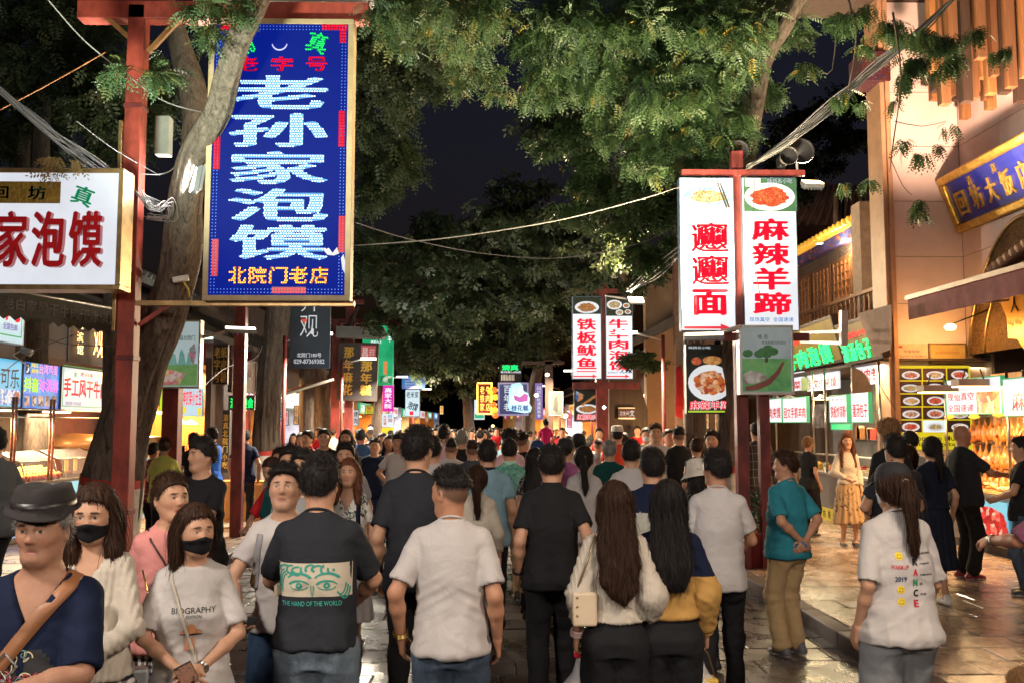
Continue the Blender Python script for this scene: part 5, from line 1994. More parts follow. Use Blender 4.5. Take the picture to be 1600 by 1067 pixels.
sg.patch(254, 608, 266, 640, L_WHITE)
sg.text('紫洋', 255, 610, 265, 618, L_REDD, .03, -.004)
sg = Sign('stall_sign', 'white lit sign with red brushed potato snack characters', 'sign', 283, 317, 606, 650, 18.4)
sg.board(em('lit_pale_blue', (.60, .80, .90), .9), M_BLACK, .12, .008)
sg.text('神农架小土豆', 285, 609, 315, 633, L_RED, .02, -.004)
sg.patch(285, 635, 291, 645, L_YEL)
sg.patch(309, 637, 314, 648, L_YEL)
sg = Sign('plaque', 'black plaque with two columns of gold relief characters under the dark eave, left', 'sign', 333, 356, 538, 600, 17.5)
sg.board(M_BLACK, M_DKWOOD, .08, .02)
sg.column('老字号', 335, 541, 344, 598, M_GOLD, .03, -.01, .01)
sg.column('纸皮糖', 345, 541, 354, 598, M_GOLD, .03, -.01, .01)
sg = Sign('signboard', 'dim rusty signboard above the green LED sign, left pavement', 'sign', 362, 400, 560, 612, 19.5, 20.5)
sg.board(pm('rust_board', (.09, .05, .035), .6, var=.5, vs=3), M_DKWOOD, .08, .02)
sg.text('德懋恭', 367, 575, 395, 590, pm('dull_gold', (.25, .12, .05), .5), .02)
sg = Sign('led_strip_sign', 'small green LED text board behind the slim red post', 'sign', 357, 398, 617, 640, 19.0)
sg.board(pm('led_back', (.01, .03, .02), .5), M_BLACK, .06, .008)
sg.text('清真美食', 360, 621, 396, 637, em('led_green_text', (.01, 1, .18), 1.6), .03, -.005)
for k, pxx in enumerate((352, 367)):
 sg = Sign('couplet_board', ['black vertical board with gold characters left of the navy shirt man', 'second black vertical board with gold characters, behind the slim red post'][k], 'sign', pxx - 5, pxx + 6, 640, 738, 19.2)
 sg.board(M_BLACK, None, .05)
 sg.column('老金家水盆羊肉' if k else '清真北院门小吃', pxx - 4, 646, pxx + 4, 732, M_GOLD, .02, -.006, .004, split=False)
cab = MB().box(0, .9, 0, .5, 0, .75).box(.03, .28, -.012, 0, .05, .7).box(.31, .58, -.012, 0, .05, .7).box(.61, .87, -.012, 0, .05, .7).build('wood_cabinet', M_OR, None, .01)
cab.location = at(340, 740, 18.2)
cab.location.z = PH
tag(cab, 'low orange wooden cabinet beside the navy shirt man', 'cabinet')
xpp = at(265, 650, 13.2).x
tag(MB().box(xpp - .11, xpp + .11, 13.2, 13.42, PH, at(265, 500, 13.2).z).build('steel_post', M_REDD, None, .006), 'dark red square post carrying the picnic poster box', 'post')
sg = Sign('poster_box', 'framed poster box with green lawn and picnic picture, on the red post', 'sign', 238, 313, 500, 606, 13.1)
sg.board(glow_print('lawn_sky', [(.40, .55, .60), (.55, .68, .70), (.45, .60, .62)], 1.5, .55, 'n'), M_ALU, .14, .025)
sg.patch(243, 568, 308, 602, glow_print('lawn', [(.10, .24, .07), (.16, .32, .10), (.12, .28, .10)], 9, .6, 'n'), -.002)
for i, x in enumerate((247, 258, 270, 284, 297)):
 sg.poly([(x - 6, 570), (x - 3, 551), (x, 545 + i % 3 * 4), (x + 4, 553), (x + 7, 570)], glow_print('hill', [(.10, .30, .25), (.2, .4, .35)], 7, .6, 'n'), -.003 - i * .0005)
sg.poly([(243, 602), (245, 580), (268, 577), (290, 583), (280, 600)], glow_print('picnic', [(.6, .3, .3), (.7, .55, .5), (.65, .2, .2), (.7, .5, .2)], 16, .6), -.006)
sg.poly([(296, 545), (304, 536), (307, 550), (303, 570), (298, 565)], glow_print('blossom', [(.6, .2, .3), (.5, .3, .4), (.2, .3, .25)], 22, .6), -.007)
sg.text('欢迎光临北院门', 262, 524, 305, 532, pm('ink_green', (.03, .12, .08), .6), .01, -.005)
sg = Sign('hanging_banner', 'dark slate hanging banner with thin white characters and a phone number', 'banner', 453, 516, 462, 575, 17.0)
sg.board(pm('slate_banner', (.032, .050, .075), .6, var=.15), None, .04)
T_WH = em('print_white', (.75, .80, .85), .7)
sg.text('井', 470, 462, 500, 487, T_WH, -.012, -.004)
sg.text('观', 469, 493, 497, 527, T_WH, -.010, -.004)
sg.poly([(470, 499), (481, 499), (475.5, 506)], em('tri_red', (.8, .08, .04), .8), -.006)
sg.text('北院门180号', 464, 551, 502, 558, T_WH, .015, -.004)
sg.text('029-87369382', 459, 561, 507, 568, T_WH, .015, -.004)
sg = Sign('carved_board', 'dark carved board with two columns of gold characters and a red seal', 'sign', 527, 590, 535, 626, 27, roll=1.5)
sg.board(pm('slate_board', (.035, .033, .035), .6), M_DKWOOD, .14, .05)
sg.column('那年麻花', 536, 541, 552, 618, M_GOLD, .04, -.012, .01)
sg.column('那年糕', 563, 563, 581, 618, M_GOLD, .04, -.012, .01)
sg.patch(564, 540, 587, 562, em('seal_red', (.55, .10, .10), .6), -.006)
sg.text('昌', 566, 543, 575, 560, em('seal_white', (.8, .6, .55), .6), .03, -.01)
sg.text('老字', 577, 544, 585, 559, em('seal_white', (.8, .6, .55), .6), .0, -.01)
w = sg.w / 2
MB().box(-w - .05, w + .15, -.25, .3, sg.h / 2 + .12, sg.h / 2 + .42).build('canopy', pm('canopy_grey', (.12, .12, .11), .7), sg.o)
for pxx in (524, 545):
 xq = at(pxx, 600, 27.3).x
 tag(MB().box(xq - .12, xq + .12, 27.3, 27.5, 0, at(524, 500 if pxx == 524 else 470, 27.3).z).build('steel_post', M_REDD), ['red post at the left edge of the carved gold character board', 'red post behind the middle of the carved gold character board'][pxx > 530], 'post')
q0, q1, qz = at(500, 502, 27.4), at(600, 502, 27.4), 0
tag(MB().box(q0.x, q1.x, 27.42, 27.52, q0.z - .07, q0.z + .07).box(at(545, 0, 27.4).x, at(575, 0, 27.4).x, 27.4, 27.5, q0.z + .5, q0.z + .62).build('cross_beam', M_REDD), 'dark red steel cross beam above the carved board', 'beam')
sg = Sign('green_lightbox', 'bright green lit box sign with leaf pattern behind the carved board', 'sign', 566, 614, 509, 601, 31)
G_LEAFY = glow_print('green_glow', [(.0, .22, .08), (.01, .40, .16), (.02, .50, .22)], 1.2, .9, 'n')
w, h = sg.w / 2, sg.h / 2
MB().prism([(-w, -h), (w, -h), (w, h - .25), (w - .22, h), (-w + .2, h), (-w, h - .2)], 0, .25).build('panel', G_LEAFY, sg.o)
sg.text('牛羊', 579, 513, 592, 517, L_WHITE, .03, -.004)
sg.text('羊', 606, 520, 612, 535, L_WHITE, .02, -.004)
sg.text('清真小吃', 579, 532, 596, 537, L_WHITE, .02, -.004)
sg.patch(599, 564, 605, 585, em('tag_orange', (.8, .3, .08), .8))
sg.patch(594, 587, 612, 598, glow_print('bamboo', [(.0, .25, .06), (.6, .8, .6), (.05, .45, .15)], 9, .9), -.003)
sg = Sign('magenta_sign', 'narrow magenta sign with white vertical characters under the green box', 'sign', 598, 615, 600, 642, 31.3)
sg.board(em('magenta', (.75, .02, .45), .9), None, .1)
sg.column('高家大院', 601, 605, 612, 638, L_WHITE, .03, split=False)
sg = Sign('notice_sign', 'small white notice with red and blue print above a yellow board', 'sign', 596, 616, 645, 667, 30)
sg.board(L_WHITEB, M_BLACK, .06, .01)
sg.column('大优惠', 599, 648, 604, 664, L_REDD, .02, split=False)
sg.text('30', 606, 653, 613, 659, L_REDD, .03)
sg.text('美食', 606, 647, 613, 652, L_BLUE, .01)
MB().box(-sg.w / 2, sg.w / 2, .02, .06, -sg.h / 2 - .45, -sg.h / 2 - .01).build('yellow_board', L_YEL, sg.o)
sg = Sign('blue_road_sign', 'blue lit information board in the middle distance left of the street', 'sign', 628, 664, 586, 607, 36)
sg.board(glow_print('blue_info', [(.02, .10, .38), (.03, .18, .5), (.15, .12, .5)], 1, .8, 'n'), None, .08)
for i in range(4):
 sg.text('回民街历史街区' if i else '街区', 633 if i else 636, 589 + i * 4.3, 660 if i else 656, 591.5 + i * 4.3, T_WH, 0)
sg = Sign('calligraphy_sign', 'white lit hanging sign with black brush strokes below the blue board', 'sign', 633, 656, 608, 650, 34)
sg.board(em('lit_pale_blue', (.60, .80, .90), .9), M_BLACK, .1, .01)
sg.text('老米家', 635, 611, 654, 621, L_BLK, .01)
sg.text('泡馍', 637, 628, 653, 640, pm('ink_blue', (.02, .06, .15), .6), .03, rot=-.35)
sg.patch(640, 642, 646, 648, L_RED)
tag(MB().box(at(641, 660, 34).x - .05, at(641, 660, 34).x + .05, 34, 34.2, 0, 2.2).build('steel_post', M_RED), 'thin red post under the white brush stroke sign', 'post')
sg = Sign('bulb_sign', 'dark red sign edged with yellow bulbs in the far centre', 'sign', 746, 768, 598, 646, 38)
sg.board(pm('maroon_sign', (.22, .02, .02), .5), None, .12)
mb = MB()
w, h = sg.w / 2, sg.h / 2
pts = [(-w + i * 2 * w / 12, z) for i in range(13) for z in (-h, h)] + [(x, -h + i * 2 * h / 24) for i in range(25) for x in (-w, w)]
dots(mb, pts, -.03, .035)
mb.build('bulbs', em('bulb_yellow', (1, .6, .1), 5), sg.o)['kind'] = 'stuff'
sg.column('老铁家', 750, 602, 757, 642, em('gold_text', (1, .55, .1), 2.2), .02, split=False)
sg.column('牛肉店', 759, 602, 766, 642, em('gold_text', (1, .55, .1), 2.2), .02, split=False)
for i, (px_, py_) in enumerate(((772, 609), (774, 620), (771, 632), (773, 640), (774, 648), (767, 611))):
 p = at(px_, py_, 37)
 tag(MB().lathe([(0, .12), (.06, .11), (.13, .03), (.13, -.03), (.06, -.11), (0, -.12)], 12, p).build('lantern', em('lantern_%d' % (i % 2), ((1, .14, .02), (1, .45, .03))[i % 2], 2)),
  ['glowing red lantern, top of the string left of the blue cloud sign', 'glowing yellow lantern, second of the string left of the blue cloud sign', 'glowing red lantern, third of the string left of the blue cloud sign',
   'glowing yellow lantern, fourth of the string left of the blue cloud sign', 'glowing red lantern, lowest of the string left of the blue cloud sign', 'small yellow lantern touching the bulb edged sign'][i], 'lantern', 'lanterns at the bulb edged sign')
sg = Sign('cyan_sign', 'small cyan and green lit board at the far end of the street', 'sign', 741, 757, 624, 655, 42)
sg.board(L_WHITEB, None, .1)
sg.patch(742, 646, 756, 653, em('grn', (.02, .5, .25), .9))
sg = Sign('dark_blue_sign', 'dark blue framed sign with white brushed characters behind the glowing cloud shape', 'sign', 778, 826, 597, 649, 33)
sg.board(em('navy_lit', (.02, .03, .16), .7), em('lilac_frame', (.30, .26, .42), .8), .12, .06)
sg.column('百年老', 787, 601, 798, 642, T_WH, .03, split=False)
blob = [(795, 612), (799, 600), (806, 598), (812, 597), (817, 602), (818, 610), (825, 614), (828, 622), (827, 630), (831, 636), (829, 643), (820, 645), (808, 643), (797, 641), (793, 634), (795, 624)]
sg2 = Sign('neon_cloud_sign', 'pale blue glowing cloud shaped sign with a purple patch and three characters', 'sign', 793, 831, 597, 646, 32.6)
v = [sg2.loc(*p) for p in blob]
MB().prism(v, -.02, .06).build('panel', em('ice_glow', (.28, .62, .86), .95), sg2.o)
MB().prism([(x * .87, z * .87) for x, z in v], -.028, -.022).build('inner_face', glow_print('ice_face', [(.20, .45, .62), (.40, .66, .78), (.30, .55, .75)], 3, .9, 'n'), sg2.o)
sg2.poly([(803, 617), (812, 620), (820, 614), (825, 617), (824, 626), (812, 628), (804, 624)], em('purple_patch', (.30, .05, .32), .8), -.04)
sg2.text('桂花糕', 799, 632, 826, 641, em('blue_ink', (.02, .10, .38), .7), .03, -.045)
sg = Sign('banner_sign', 'narrow purple vertical banner with white characters right of the cloud sign', 'banner', 836, 848, 598, 655, 31)
sg.board(em('violet', (.12, .08, .34), .8), None, .04)
sg.column('回坊小吃清真美食', 839, 603, 845, 652, T_WH, .02, split=False)
sg = Sign('neon_text', 'small green neon characters above a white row, far centre', 'sign', 781, 815, 568, 597, 33.4)
sg.board(pm('neon_back', (.03, .03, .03), .7), None, .05)
sg.text('清真', 784, 570, 810, 578, em('led_green_text', (.01, 1, .18), 1.6), .04, -.01)
sg.text('老刘家烤肉店', 782, 579, 814, 582.5, L_WHITE, .01, -.01)
mb = MB()
for i in range(9):
 a, b, c, d = sg.rect(783 + i * 2.4, 585, 784.4 + i * 2.4, 594)
 mb.box(a, b, -.03, -.01, c, d)
mb.build('grille', M_ALU, sg.o)
xq = at(858, 600, 32).x
tag(MB().box(xq - .13, xq + .13, 32, 32.2, 0, 4.1).box(at(815, 566, 32).x, at(882, 566, 32).x, 32, 32.15, at(850, 569, 32).z, at(850, 564, 32).z).build('steel_gantry', M_DKWOOD), 'dark steel frame with a long top bar right of the cloud sign', 'frame')
xq = at(866, 600, 28).x
tag(MB().box(xq - .09, xq + .09, 28, 28.15, 0, 1.6).build('steel_post', M_REDD), 'red post under the pale map board, left of the squid sign', 'post')
sg = Sign('map_board', 'pale framed map board on a red post, far centre right', 'sign', 858, 880, 611, 649, 27.8)
sg.board(glow_print('map_pale', [(.45, .48, .40), (.30, .36, .26), (.5, .5, .45)], 2, .7, 'n'), M_ALU, .1, .03)
sg.poly([(864, 640), (866, 622), (870, 618), (872, 630), (871, 644)], glow_print('map_tree', [(.08, .2, .08), (.2, .12, .12)], 8, .6, 'n'), -.003)
def dual_sign(px0, px1, px2, px3, y0, y1, Y, chars, mid, polew, ptop, label, lab2):
 xq = at(mid, 500, Y + .1).x
 hw = polew / 2
 g = empty('double_sign_post', (xq, Y + .1, 0 if Y > 20 else PH))
 tag(g, label, 'sign post')
 ztop, zbot = at(mid, y0 - 6, Y).z, at(mid, y1 + 6, Y).z
 wpart('post', MB().box(xq - hw, xq + hw, Y + .02, Y + .02 + polew, g.location.z, at(mid, ptop, Y).z), M_REDD, g, .006)
 wpart('cross_bar', MB().box(at(px0 - 3, 0, Y).x, at(px3 + 3, 0, Y).x, Y - .04, Y + .018, ztop - .03, ztop + .045 * polew / .15), M_REDD, g)
 wpart('cross_bar', MB().box(at(px0 - 3, 0, Y).x, at(px3 + 3, 0, Y).x, Y - .04, Y + .018, zbot - .08 * polew / .15, zbot + .02), M_REDD, g)
 out = []
 for k, (a, b) in enumerate(((px0, px1), (px2, px3))):
  s = Sign('lit_sign', lab2[k], 'sign', a, b, y0, y1, Y - .05)
  s.board(L_WHITE, pm('blue_edge', (.10, .16, .26), .4, .4), .16, .006 * Y / 8, fp=.004)
  out.append(s)
 return g, out
g, (s1, s2) = dual_sign(894, 940, 946, 989, 463, 592, 25, None, 940, .30, 425, 'red double sign post for the squid and mutton soup signs, middle right',
      ['white vertical sign with red squid characters and a right arrow', 'white vertical sign with red mutton bread soup characters and an arrow'])
s1.patch(895, 464, 939, 491, pm('print_dark', (.02, .035, .025), .6), -.002)
s1.dish(898, 471, 936, 490, G_FOOD)
s1.column('铁板鱿鱼', 901, 497, 932, 577, L_RED, .035, split=True)
s1.patch(901, 579, 932, 580.5, L_RED)
s2.patch(947, 464, 988, 494, pm('print_dark', (.02, .035, .025), .6), -.002)
s2.dish(948, 469, 972, 484, G_NOOD)
s2.dish(973, 474, 984, 482, G_FOOD)
s2.dish(962, 484, 974, 493, G_NOOD)
s2.dish(976, 484, 986, 491, G_FOOD)
s2.column('牛羊肉泡馍', 951, 498, 982, 579, L_RED, .035)
s2.text('现场制作 全国速递', 949, 580, 984, 583, L_BLUE, .01)
for s, x0, x1 in ((s1, 896, 933), (s2, 948, 984)):
 s.poly([(x0, 586.5), (x1 - 7, 586.5), (x1 - 7, 584.5), (x1, 587.5), (x1 - 7, 590.5), (x1 - 7, 588.5), (x0, 588.5)], L_RED, -.004)
g, (s1, s2) = dual_sign(1063, 1148, 1161, 1246, 278, 517, 12.2, None, 1155, .15, 235, 'dark red double sign post for the noodle and sheep trotter signs, right kerb',
      ['tall white sign with red noodle characters and a bowl of noodles', 'tall white sign with red sheep trotter characters and a plate of red food'])
s1.text('陕西名小吃', 1101, 281, 1141, 288, L_BLK, .0)
s1.dish(1068, 293, 1145, 322, G_NOOD, glow_print('bowl_blue', [(.75, .82, .88), (.12, .30, .65), (.8, .86, .9)], 9, .85, 'n'))
s1.poly([(1072, 318), (1140, 318), (1132, 331), (1112, 339), (1098, 338), (1080, 330)], em('bowl_pale', (.52, .66, .68), .85), -.0018)
for dx in (0, 4):
 s1.poly([(1120 + dx, 287), (1122 + dx, 287), (1137 + dx, 325), (1134 + dx, 326)], L_BLK, -.006)
s1.column('𰻞𰻞', 1080, 346, 1139, 448, L_RED, .02, gap=.1)
s1.text('面', 1081, 452, 1138, 493, L_RED, .045, name='character')
s1.poly([(1069, 510), (1126, 510), (1126, 506), (1141, 512), (1126, 517), (1126, 514), (1069, 514)], L_RED, -.004)
s2.patch(1162, 279, 1245, 331, pm('print_green', (.02, .07, .04), .6), -.0012)
s2.patch(1164, 279, 1188, 292, L_WHITE, -.0045)
s2.text('陕西名小吃', 1199, 280, 1238, 287, T_WH, .01, -.004)
s2.dish(1158 + 5, 286, 1242, 330, G_FOOD2)
s2.column('麻辣羊蹄', 1175, 340, 1235, 494, L_RED, .04, gap=.09)
s2.text('现场真空  全国速递', 1171, 496, 1240, 503, L_BLUE, .02)
for i, (x0, x1, y0, y1, Y) in enumerate(((1132, 1164, 222, 262, 12.5), (1111, 1134, 225, 265, 12.7), (1226, 1265, 224, 262, 12.5), (1211, 1240, 236, 264, 12.2))):
 c = at((x0 + x1) / 2, (y0 + y1) / 2, Y)
 rr_ = (at(x1, y0, Y).x - at(x0, y0, Y).x) / 2
 o = empty('loudspeaker', c)
 MB().lathe([(0, .05), (rr_ * .3, .05), (rr_ * .55, -.02), (rr_ * .9, -.16), (rr_, -.2), (rr_ * .97, -.21), (rr_ * .86, -.16), (rr_ * .4, -.03), (0, .0)], 24, ax='y').build('horn', pm('horn_grey', (.05, .042, .045), .5), o)
 MB().box(-.05, .05, .03, .2, -.06, .06).build('driver', M_BLACK, o)
 MB().box(-.015, .015, .02, .05, -rr_ - .08, -.05).build('bracket', M_BLACK, o)
 tag(o, ['round grey horn loudspeaker left of the tree branch on the sign post', 'smaller grey horn loudspeaker, leftmost on the noodle sign', 'large round horn loudspeaker, rightmost above the trotter sign', 'smaller grey horn loudspeaker above the trotter sign picture'][i], 'loudspeaker')
sg = Sign('food_poster', 'lit poster of glazed meat on a white plate below the noodle sign', 'sign', 1072, 1146, 538, 646, 13.4)
sg.board(pm('poster_dark', (.03, .045, .035), .6), M_BLACK, .12, .02)
sg.dish(1075, 569, 1144, 626, glow_print('glazed', [(.65, .16, .03), (.80, .35, .12), (.45, .06, .02), (.85, .55, .35)], 22, .85))
sg.patch(1080, 558, 1096, 570, G_FOOD2, -.004, oval=True)
sg.patch(1098, 556, 1128, 570, glow_print('nuts', [(.7, .35, .1), (.5, .2, .05)], 30, .8), -.004, oval=True)
sg.text('陕西名小吃', 1076, 541, 1110, 545, T_WH, .01)
sg.patch(1138, 541, 1142, 560, L_YEL, -.003)
sg.text('麻辣羊蹄', 1077, 625, 1142, 640, em('print_hot', (.9, .9, .9), .9), .07, -.005)
sg.text('麻辣羊蹄', 1077, 625, 1142, 640, L_RED, .02, -.008)
sg.patch(1074, 641, 1144, 645, em('lime_strip', (.5, .7, .05), .8), -.003)
sg = Sign('food_poster', 'lit poster of grilled meat skewers below the squid sign', 'sign', 897, 937, 597, 658, 25.5)
sg.board(pm('poster_dark', (.03, .045, .035), .6), M_BLACK, .12, .02)
sg.text('招牌', 899, 599, 912, 603, T_WH, .01)
sg.poly([(908, 631), (934, 613), (936, 617), (910, 634)], G_FOOD, -.004)
sg.poly([(900, 610), (912, 616), (911, 622), (903, 628), (899, 622)], glow_print('grill_blue', [(.05, .15, .4), (.7, .3, .1), (.3, .4, .5)], 9, .8), -.004)
sg.dish(900, 631, 936, 646, G_FOOD)
sg.text('红柳烤肉', 901, 646, 934, 656, em('print_hot', (.9, .9, .9), .9), .08, -.007)
sg.text('红柳烤肉', 901, 646, 934, 656, L_RED, .02, -.011)
xq = at(1195, 700, 12.2).x
tag(MB().box(xq - .065, xq + .065, 12.16, 12.3, PH, at(1195, 505, 12.2).z).build('steel_post', M_REDD, None, .006), 'dark red post carrying the park map box at the right kerb', 'post')
sg = Sign('map_box', 'framed glass map box with green park picture below the trotter sign', 'sign', 1155, 1240, 508, 616, 12.0)
sg.board(glow_print('map_sky', [(.20, .25, .26), (.30, .34, .33), (.24, .28, .28)], 1.5, .6, 'n'), M_ALU, .14, .03)
sg.patch(1160, 560, 1236, 611, glow_print('map_green', [(.04, .16, .06), (.10, .26, .08), (.16, .30, .12)], 5, .6, 'n'), -.002)
sg.poly([(1164, 604), (1180, 600), (1200, 592), (1212, 580), (1222, 565), (1226, 566), (1218, 584), (1204, 600), (1184, 609), (1166, 610)], pm('map_path', (.28, .10, .09), .6), -.004)
sg.poly([(1160, 585), (1172, 578), (1190, 582), (1200, 590), (1182, 598), (1164, 600)], glow_print('map_town', [(.45, .40, .35), (.3, .2, .18), (.5, .45, .4)], 14, .5), -.003)
for cx_, cy_ in ((1192, 549), (1200, 545), (1208, 549), (1198, 553), (1186, 553), (1168, 552)):
 sg.patch(cx_ - 8, cy_ - 6, cx_ + 8, cy_ + 6, glow_print('map_leaf', [(.02, .09, .03), (.06, .18, .05)], 16, .5, 'n'), -.005 - cx_ * 1e-6, oval=True)
sg.poly([(1196, 552), (1199, 552), (1200, 566), (1195, 566)], pm('map_trunk', (.10, .06, .04), .6), -.0045)
sg.text('唯 吾', 1184, 523, 1200, 530, pm('ink_grey', (.03, .03, .03), .6), .0)
sg.text('老城根最后的回坊', 1190, 533, 1228, 538, pm('ink_grey', (.03, .03, .03), .6), .0)
sg = Sign('toilet_sign', 'small brown sign with white figure on the dark wall behind the squid sign', 'sign', 966, 992, 636, 654, 26.4)
sg.board(pm('sign_brown', (.09, .035, .035), .6), None, .04)
sg.text('卫生间', 968, 642, 983, 648, T_WH, .0)
sg.text('文', 984, 640, 991, 650, T_WH, .02)
MB().box(-sg.w / 2, sg.w / 2, -.01, 0, sg.h / 2 - .03, sg.h / 2).box(-sg.w / 2, sg.w / 2, -.01, 0, -sg.h / 2, -sg.h / 2 + .03).build('edge_strip', M_ALU, sg.o)
# ---- right: green neon boards ----------------------------------------------------------------
M_GN = em('neon_green', (.02, .95, .22), 2.0)
M_OLIVE = pm('olive_board', (.26, .18, .02), .5, var=.2)
sg = Sign('neon_board', 'tilted green neon board for soup dumplings under the tiled shop roof', 'sign', 1313, 1372, 508, 572, 17.2, 15.2, tilt=14)
sg.board(M_OLIVE, M_DKWOOD, .12, .06)
sg.text('灌汤包子', 1291 + 25, 532, 1366, 562, M_GN, .03, -.02, .01, split=True)
sg.text('优质小吃', 1322, 516, 1358, 526, em('neon_red', (1, .02, .03), 2), .02, -.02)
sg = Sign('neon_board', 'tilted green neon board for beef bread soup, partly behind the map box', 'sign', 1225, 1309, 521, 583, 21.4, 17.6, tilt=14)
sg.board(M_OLIVE, M_DKWOOD, .12, .06)
sg.text('牛肉泡馍', 1229, 542, 1304, 573, M_GN, .03, -.02, .01, split=True)
sg.text('老字号', 1240, 530, 1262, 538, em('neon_red', (1, .02, .03), 2), .02, -.02)
a, b = at(1252, 532, 15.5), at(1320, 488, 14.4)
tag(MB().bar(at(1252, 520, 15.6), at(1318, 518, 14.6), .05).bar(at(1252, 534, 15.6), at(1318, 536, 14.6), .05).bar(at(1318, 486, 14.6), at(1318, 540, 14.6), .10, .10).build('bracket_frame', M_ALU), 'pale steel bracket frame in front of the green neon boards', 'bracket')
mm = MB()
pts = [at(1340, 490, 15.6), at(1392, 476, 14.6), at(1392, 545, 14.6), at(1366, 556, 15.2)]
mm.add(pts + [p + Vector((.03, .05, 0)) for p in pts], [(0, 1, 2, 3), (7, 6, 5, 4), (0, 4, 5, 1), (2, 6, 7, 3), (0, 3, 7, 4), (1, 5, 6, 2)])
tag(mm.build('canvas_flap', pm('canvas', (.30, .20, .15), .8, var=.25, vs=5)), 'pale canvas flap hanging between the neon board and the corner building', 'flap')
XR = 6.35
stall_r = empty('cooked_food_stall', (XR, 17, PH))
tag(stall_r, 'steel cooked food stall with warm lamps under the white and green price signs', 'stall')
ya, yb = yx(1372, XR), yx(1196, XR)
wpart('counter', MB().box(XR, XR + .7, ya, yb, PH, .98), pm('dark_counter', (.09, .085, .08), .35, .3), stall_r, .01)
wpart('counter_top', MB().box(XR - .04, XR + .72, ya, yb, .985, 1.03), M_STEEL, stall_r, .006)
wpart('back_wall', MB().box(XR + 1.9, XR + 1.95, ya, yb + 1, PH, 3.1), pm('stall_grey', (.16, .15, .14), .6, var=.3), stall_r)
wpart('roof_panel', MB().box(XR + .1, XR + 1.9, ya, yb, 2.98, 3.02), M_DKWOOD, stall_r)
wpart('yellow_plinth', MB().box(XR - .03, XR - .004, yx(1318, XR), yx(1270, XR), PH, .36), em('plinth_yellow', (.55, .38, .02), .6), stall_r)
mb = MB()
for i in range(5):
 put_text(mb, '回坊美食街'[i], -.55 + i * .27, 0, .16, .15, 0, .02)
o = mb.build('lettering', L_BLK, stall_r)
o.rotation_euler = (0, 0, R(-90))
o.location = Vector((XR - .034, (yx(1318, XR) + yx(1270, XR)) / 2, .25)) - stall_r.location
for pxx in (1268, 1287, 1330, 1372, 1210):
 yy = yx(pxx, XR)
 wpart('steel_post', MB().tube([(XR + .02, yy, 1.03), (XR + .02, yy, 3.0)], .022, 8), M_STEEL, stall_r)
for z, x in ((1.32, .35), (1.6, 1.7)):
 wpart('shelf', MB().box(XR + x, XR + x + .2, ya + .3, yb - .3, z, z + .02), M_STEEL, stall_r)
lamp('AREA', (XR + .8, 16.2, 2.92), 120, (1, .80, .52), .6, aim=(XR + .7, 16.2, 0), sy=2.4)
lamp('AREA', (XR + .8, 19.4, 2.92), 190, (1, .74, .42), .6, aim=(XR + .7, 19.4, 0), sy=2.4)
mb = MB()
r = random.Random(12)
for i in range(150):
 y = r.uniform(ya + .2, yb - .2)
 x = XR + r.uniform(.08, .55)
 w_, h_ = r.uniform(.05, .16), r.uniform(.03, .14)
 mb.box(x, x + w_, y, y + w_, 1.035, 1.035 + h_, r.randrange(4))
for i in range(70):
 y = r.uniform(ya + .4, yb - .4)
 mb.box(XR + 1.72, XR + 1.85, y, y + .1, 1.62, 1.62 + r.uniform(.08, .3), r.randrange(4))
tag(mb.build('stall_goods', GOODS), 'trays, pots and packets crowded on the right cooked food stall', 'goods', kind='stuff')
L_GRN = em('sign_green_edge', (.05, .45, .18), .8)
def small_sign(label, x0, x1, y0, y1, X, txt, tx=None, mat=None, edge=L_GRN, bold=.03, top=None):
 s = side_sign('stall_sign', label, 'sign', x0, x1, y0, y1, X, group='white price signs over the right stalls')
 s.board(mat or L_WHITE, edge, .06, .018)
 t = tx or (x0 + 2, y0 + (y1 - y0) * .35, x1 - 2, y1 - (y1 - y0) * .18)
 s.text(txt, *t, L_REDD, bold, -.006)
 if top:
  s.text(top, x0 + 4, y0 + 4, x1 - 5, y0 + 7.5, pm('ink_grey', (.03, .03, .03), .6), 0, -.006)
 return s
small_sign('white sign with four dark red baked vegetable characters left of the menu pouch picture', 1205, 1254, 588, 614, 6.75, '回文烤菜', edge=None)
small_sign('white sign with five dark red meat sandwich characters below the neon board', 1261, 1309, 584, 611, 6.75, '回文肉夹馍', (1263, 590, 1307, 606), edge=None)
small_sign('white sign reading beef and mutton sold here, below the canvas flap', 1337, 1386, 566, 602, 6.7, '羊肉专卖', (1340, 574, 1384, 596), edge=None)
small_sign('green edged white sign with meat sandwich characters beside the map box post', 1200, 1222, 623, 660, XR, '肉夹馍')
small_sign('green edged white sign with six dark red hand mutton characters', 1223, 1261, 622, 660, XR, '回文手抓羊肉')
small_sign('green edged white sign with cold noodle characters above the pink shirt vendor', 1296, 1324, 618, 660, XR, '铁板炒凉粉', top='老马家小炒')
small_sign('green edged white sign with dumpling characters, rightmost of the hanging row', 1330, 1358, 613, 660, XR, '灌汤包子', top='老马家小炒')
s = side_sign('stall_sign', 'tilted green and yellow menu pouch picture between two white signs', 'sign', 1252, 1261, 590, 610, 6.7)
s.board(glow_print('pouch', [(.05, .3, .1), (.5, .5, .1), (.1, .4, .3)], 8, .8, 'n'), None, .04)
s = side_sign('led_strip_sign', 'thin green LED text strip above the pink shirt vendor', 'sign', 1298, 1331, 661, 671, XR + .1)
s.board(em('led_green_soft', (.02, .6, .25), .7), None, .05)
s.text('欢迎光临清真美食', 1300, 662.5, 1329, 669.5, em('led_green_text', (.01, 1, .18), 1.6), .02, -.005)
s = side_sign('payment_card', 'grey card with dark print hanging under the stall lamp', 'sign', 1268, 1288, 632, 668, XR + .9)
s.board(glow_print('card_dk', [(.10, .08, .07), (.30, .24, .2), (.18, .12, .1)], 12, .5), None, .03)
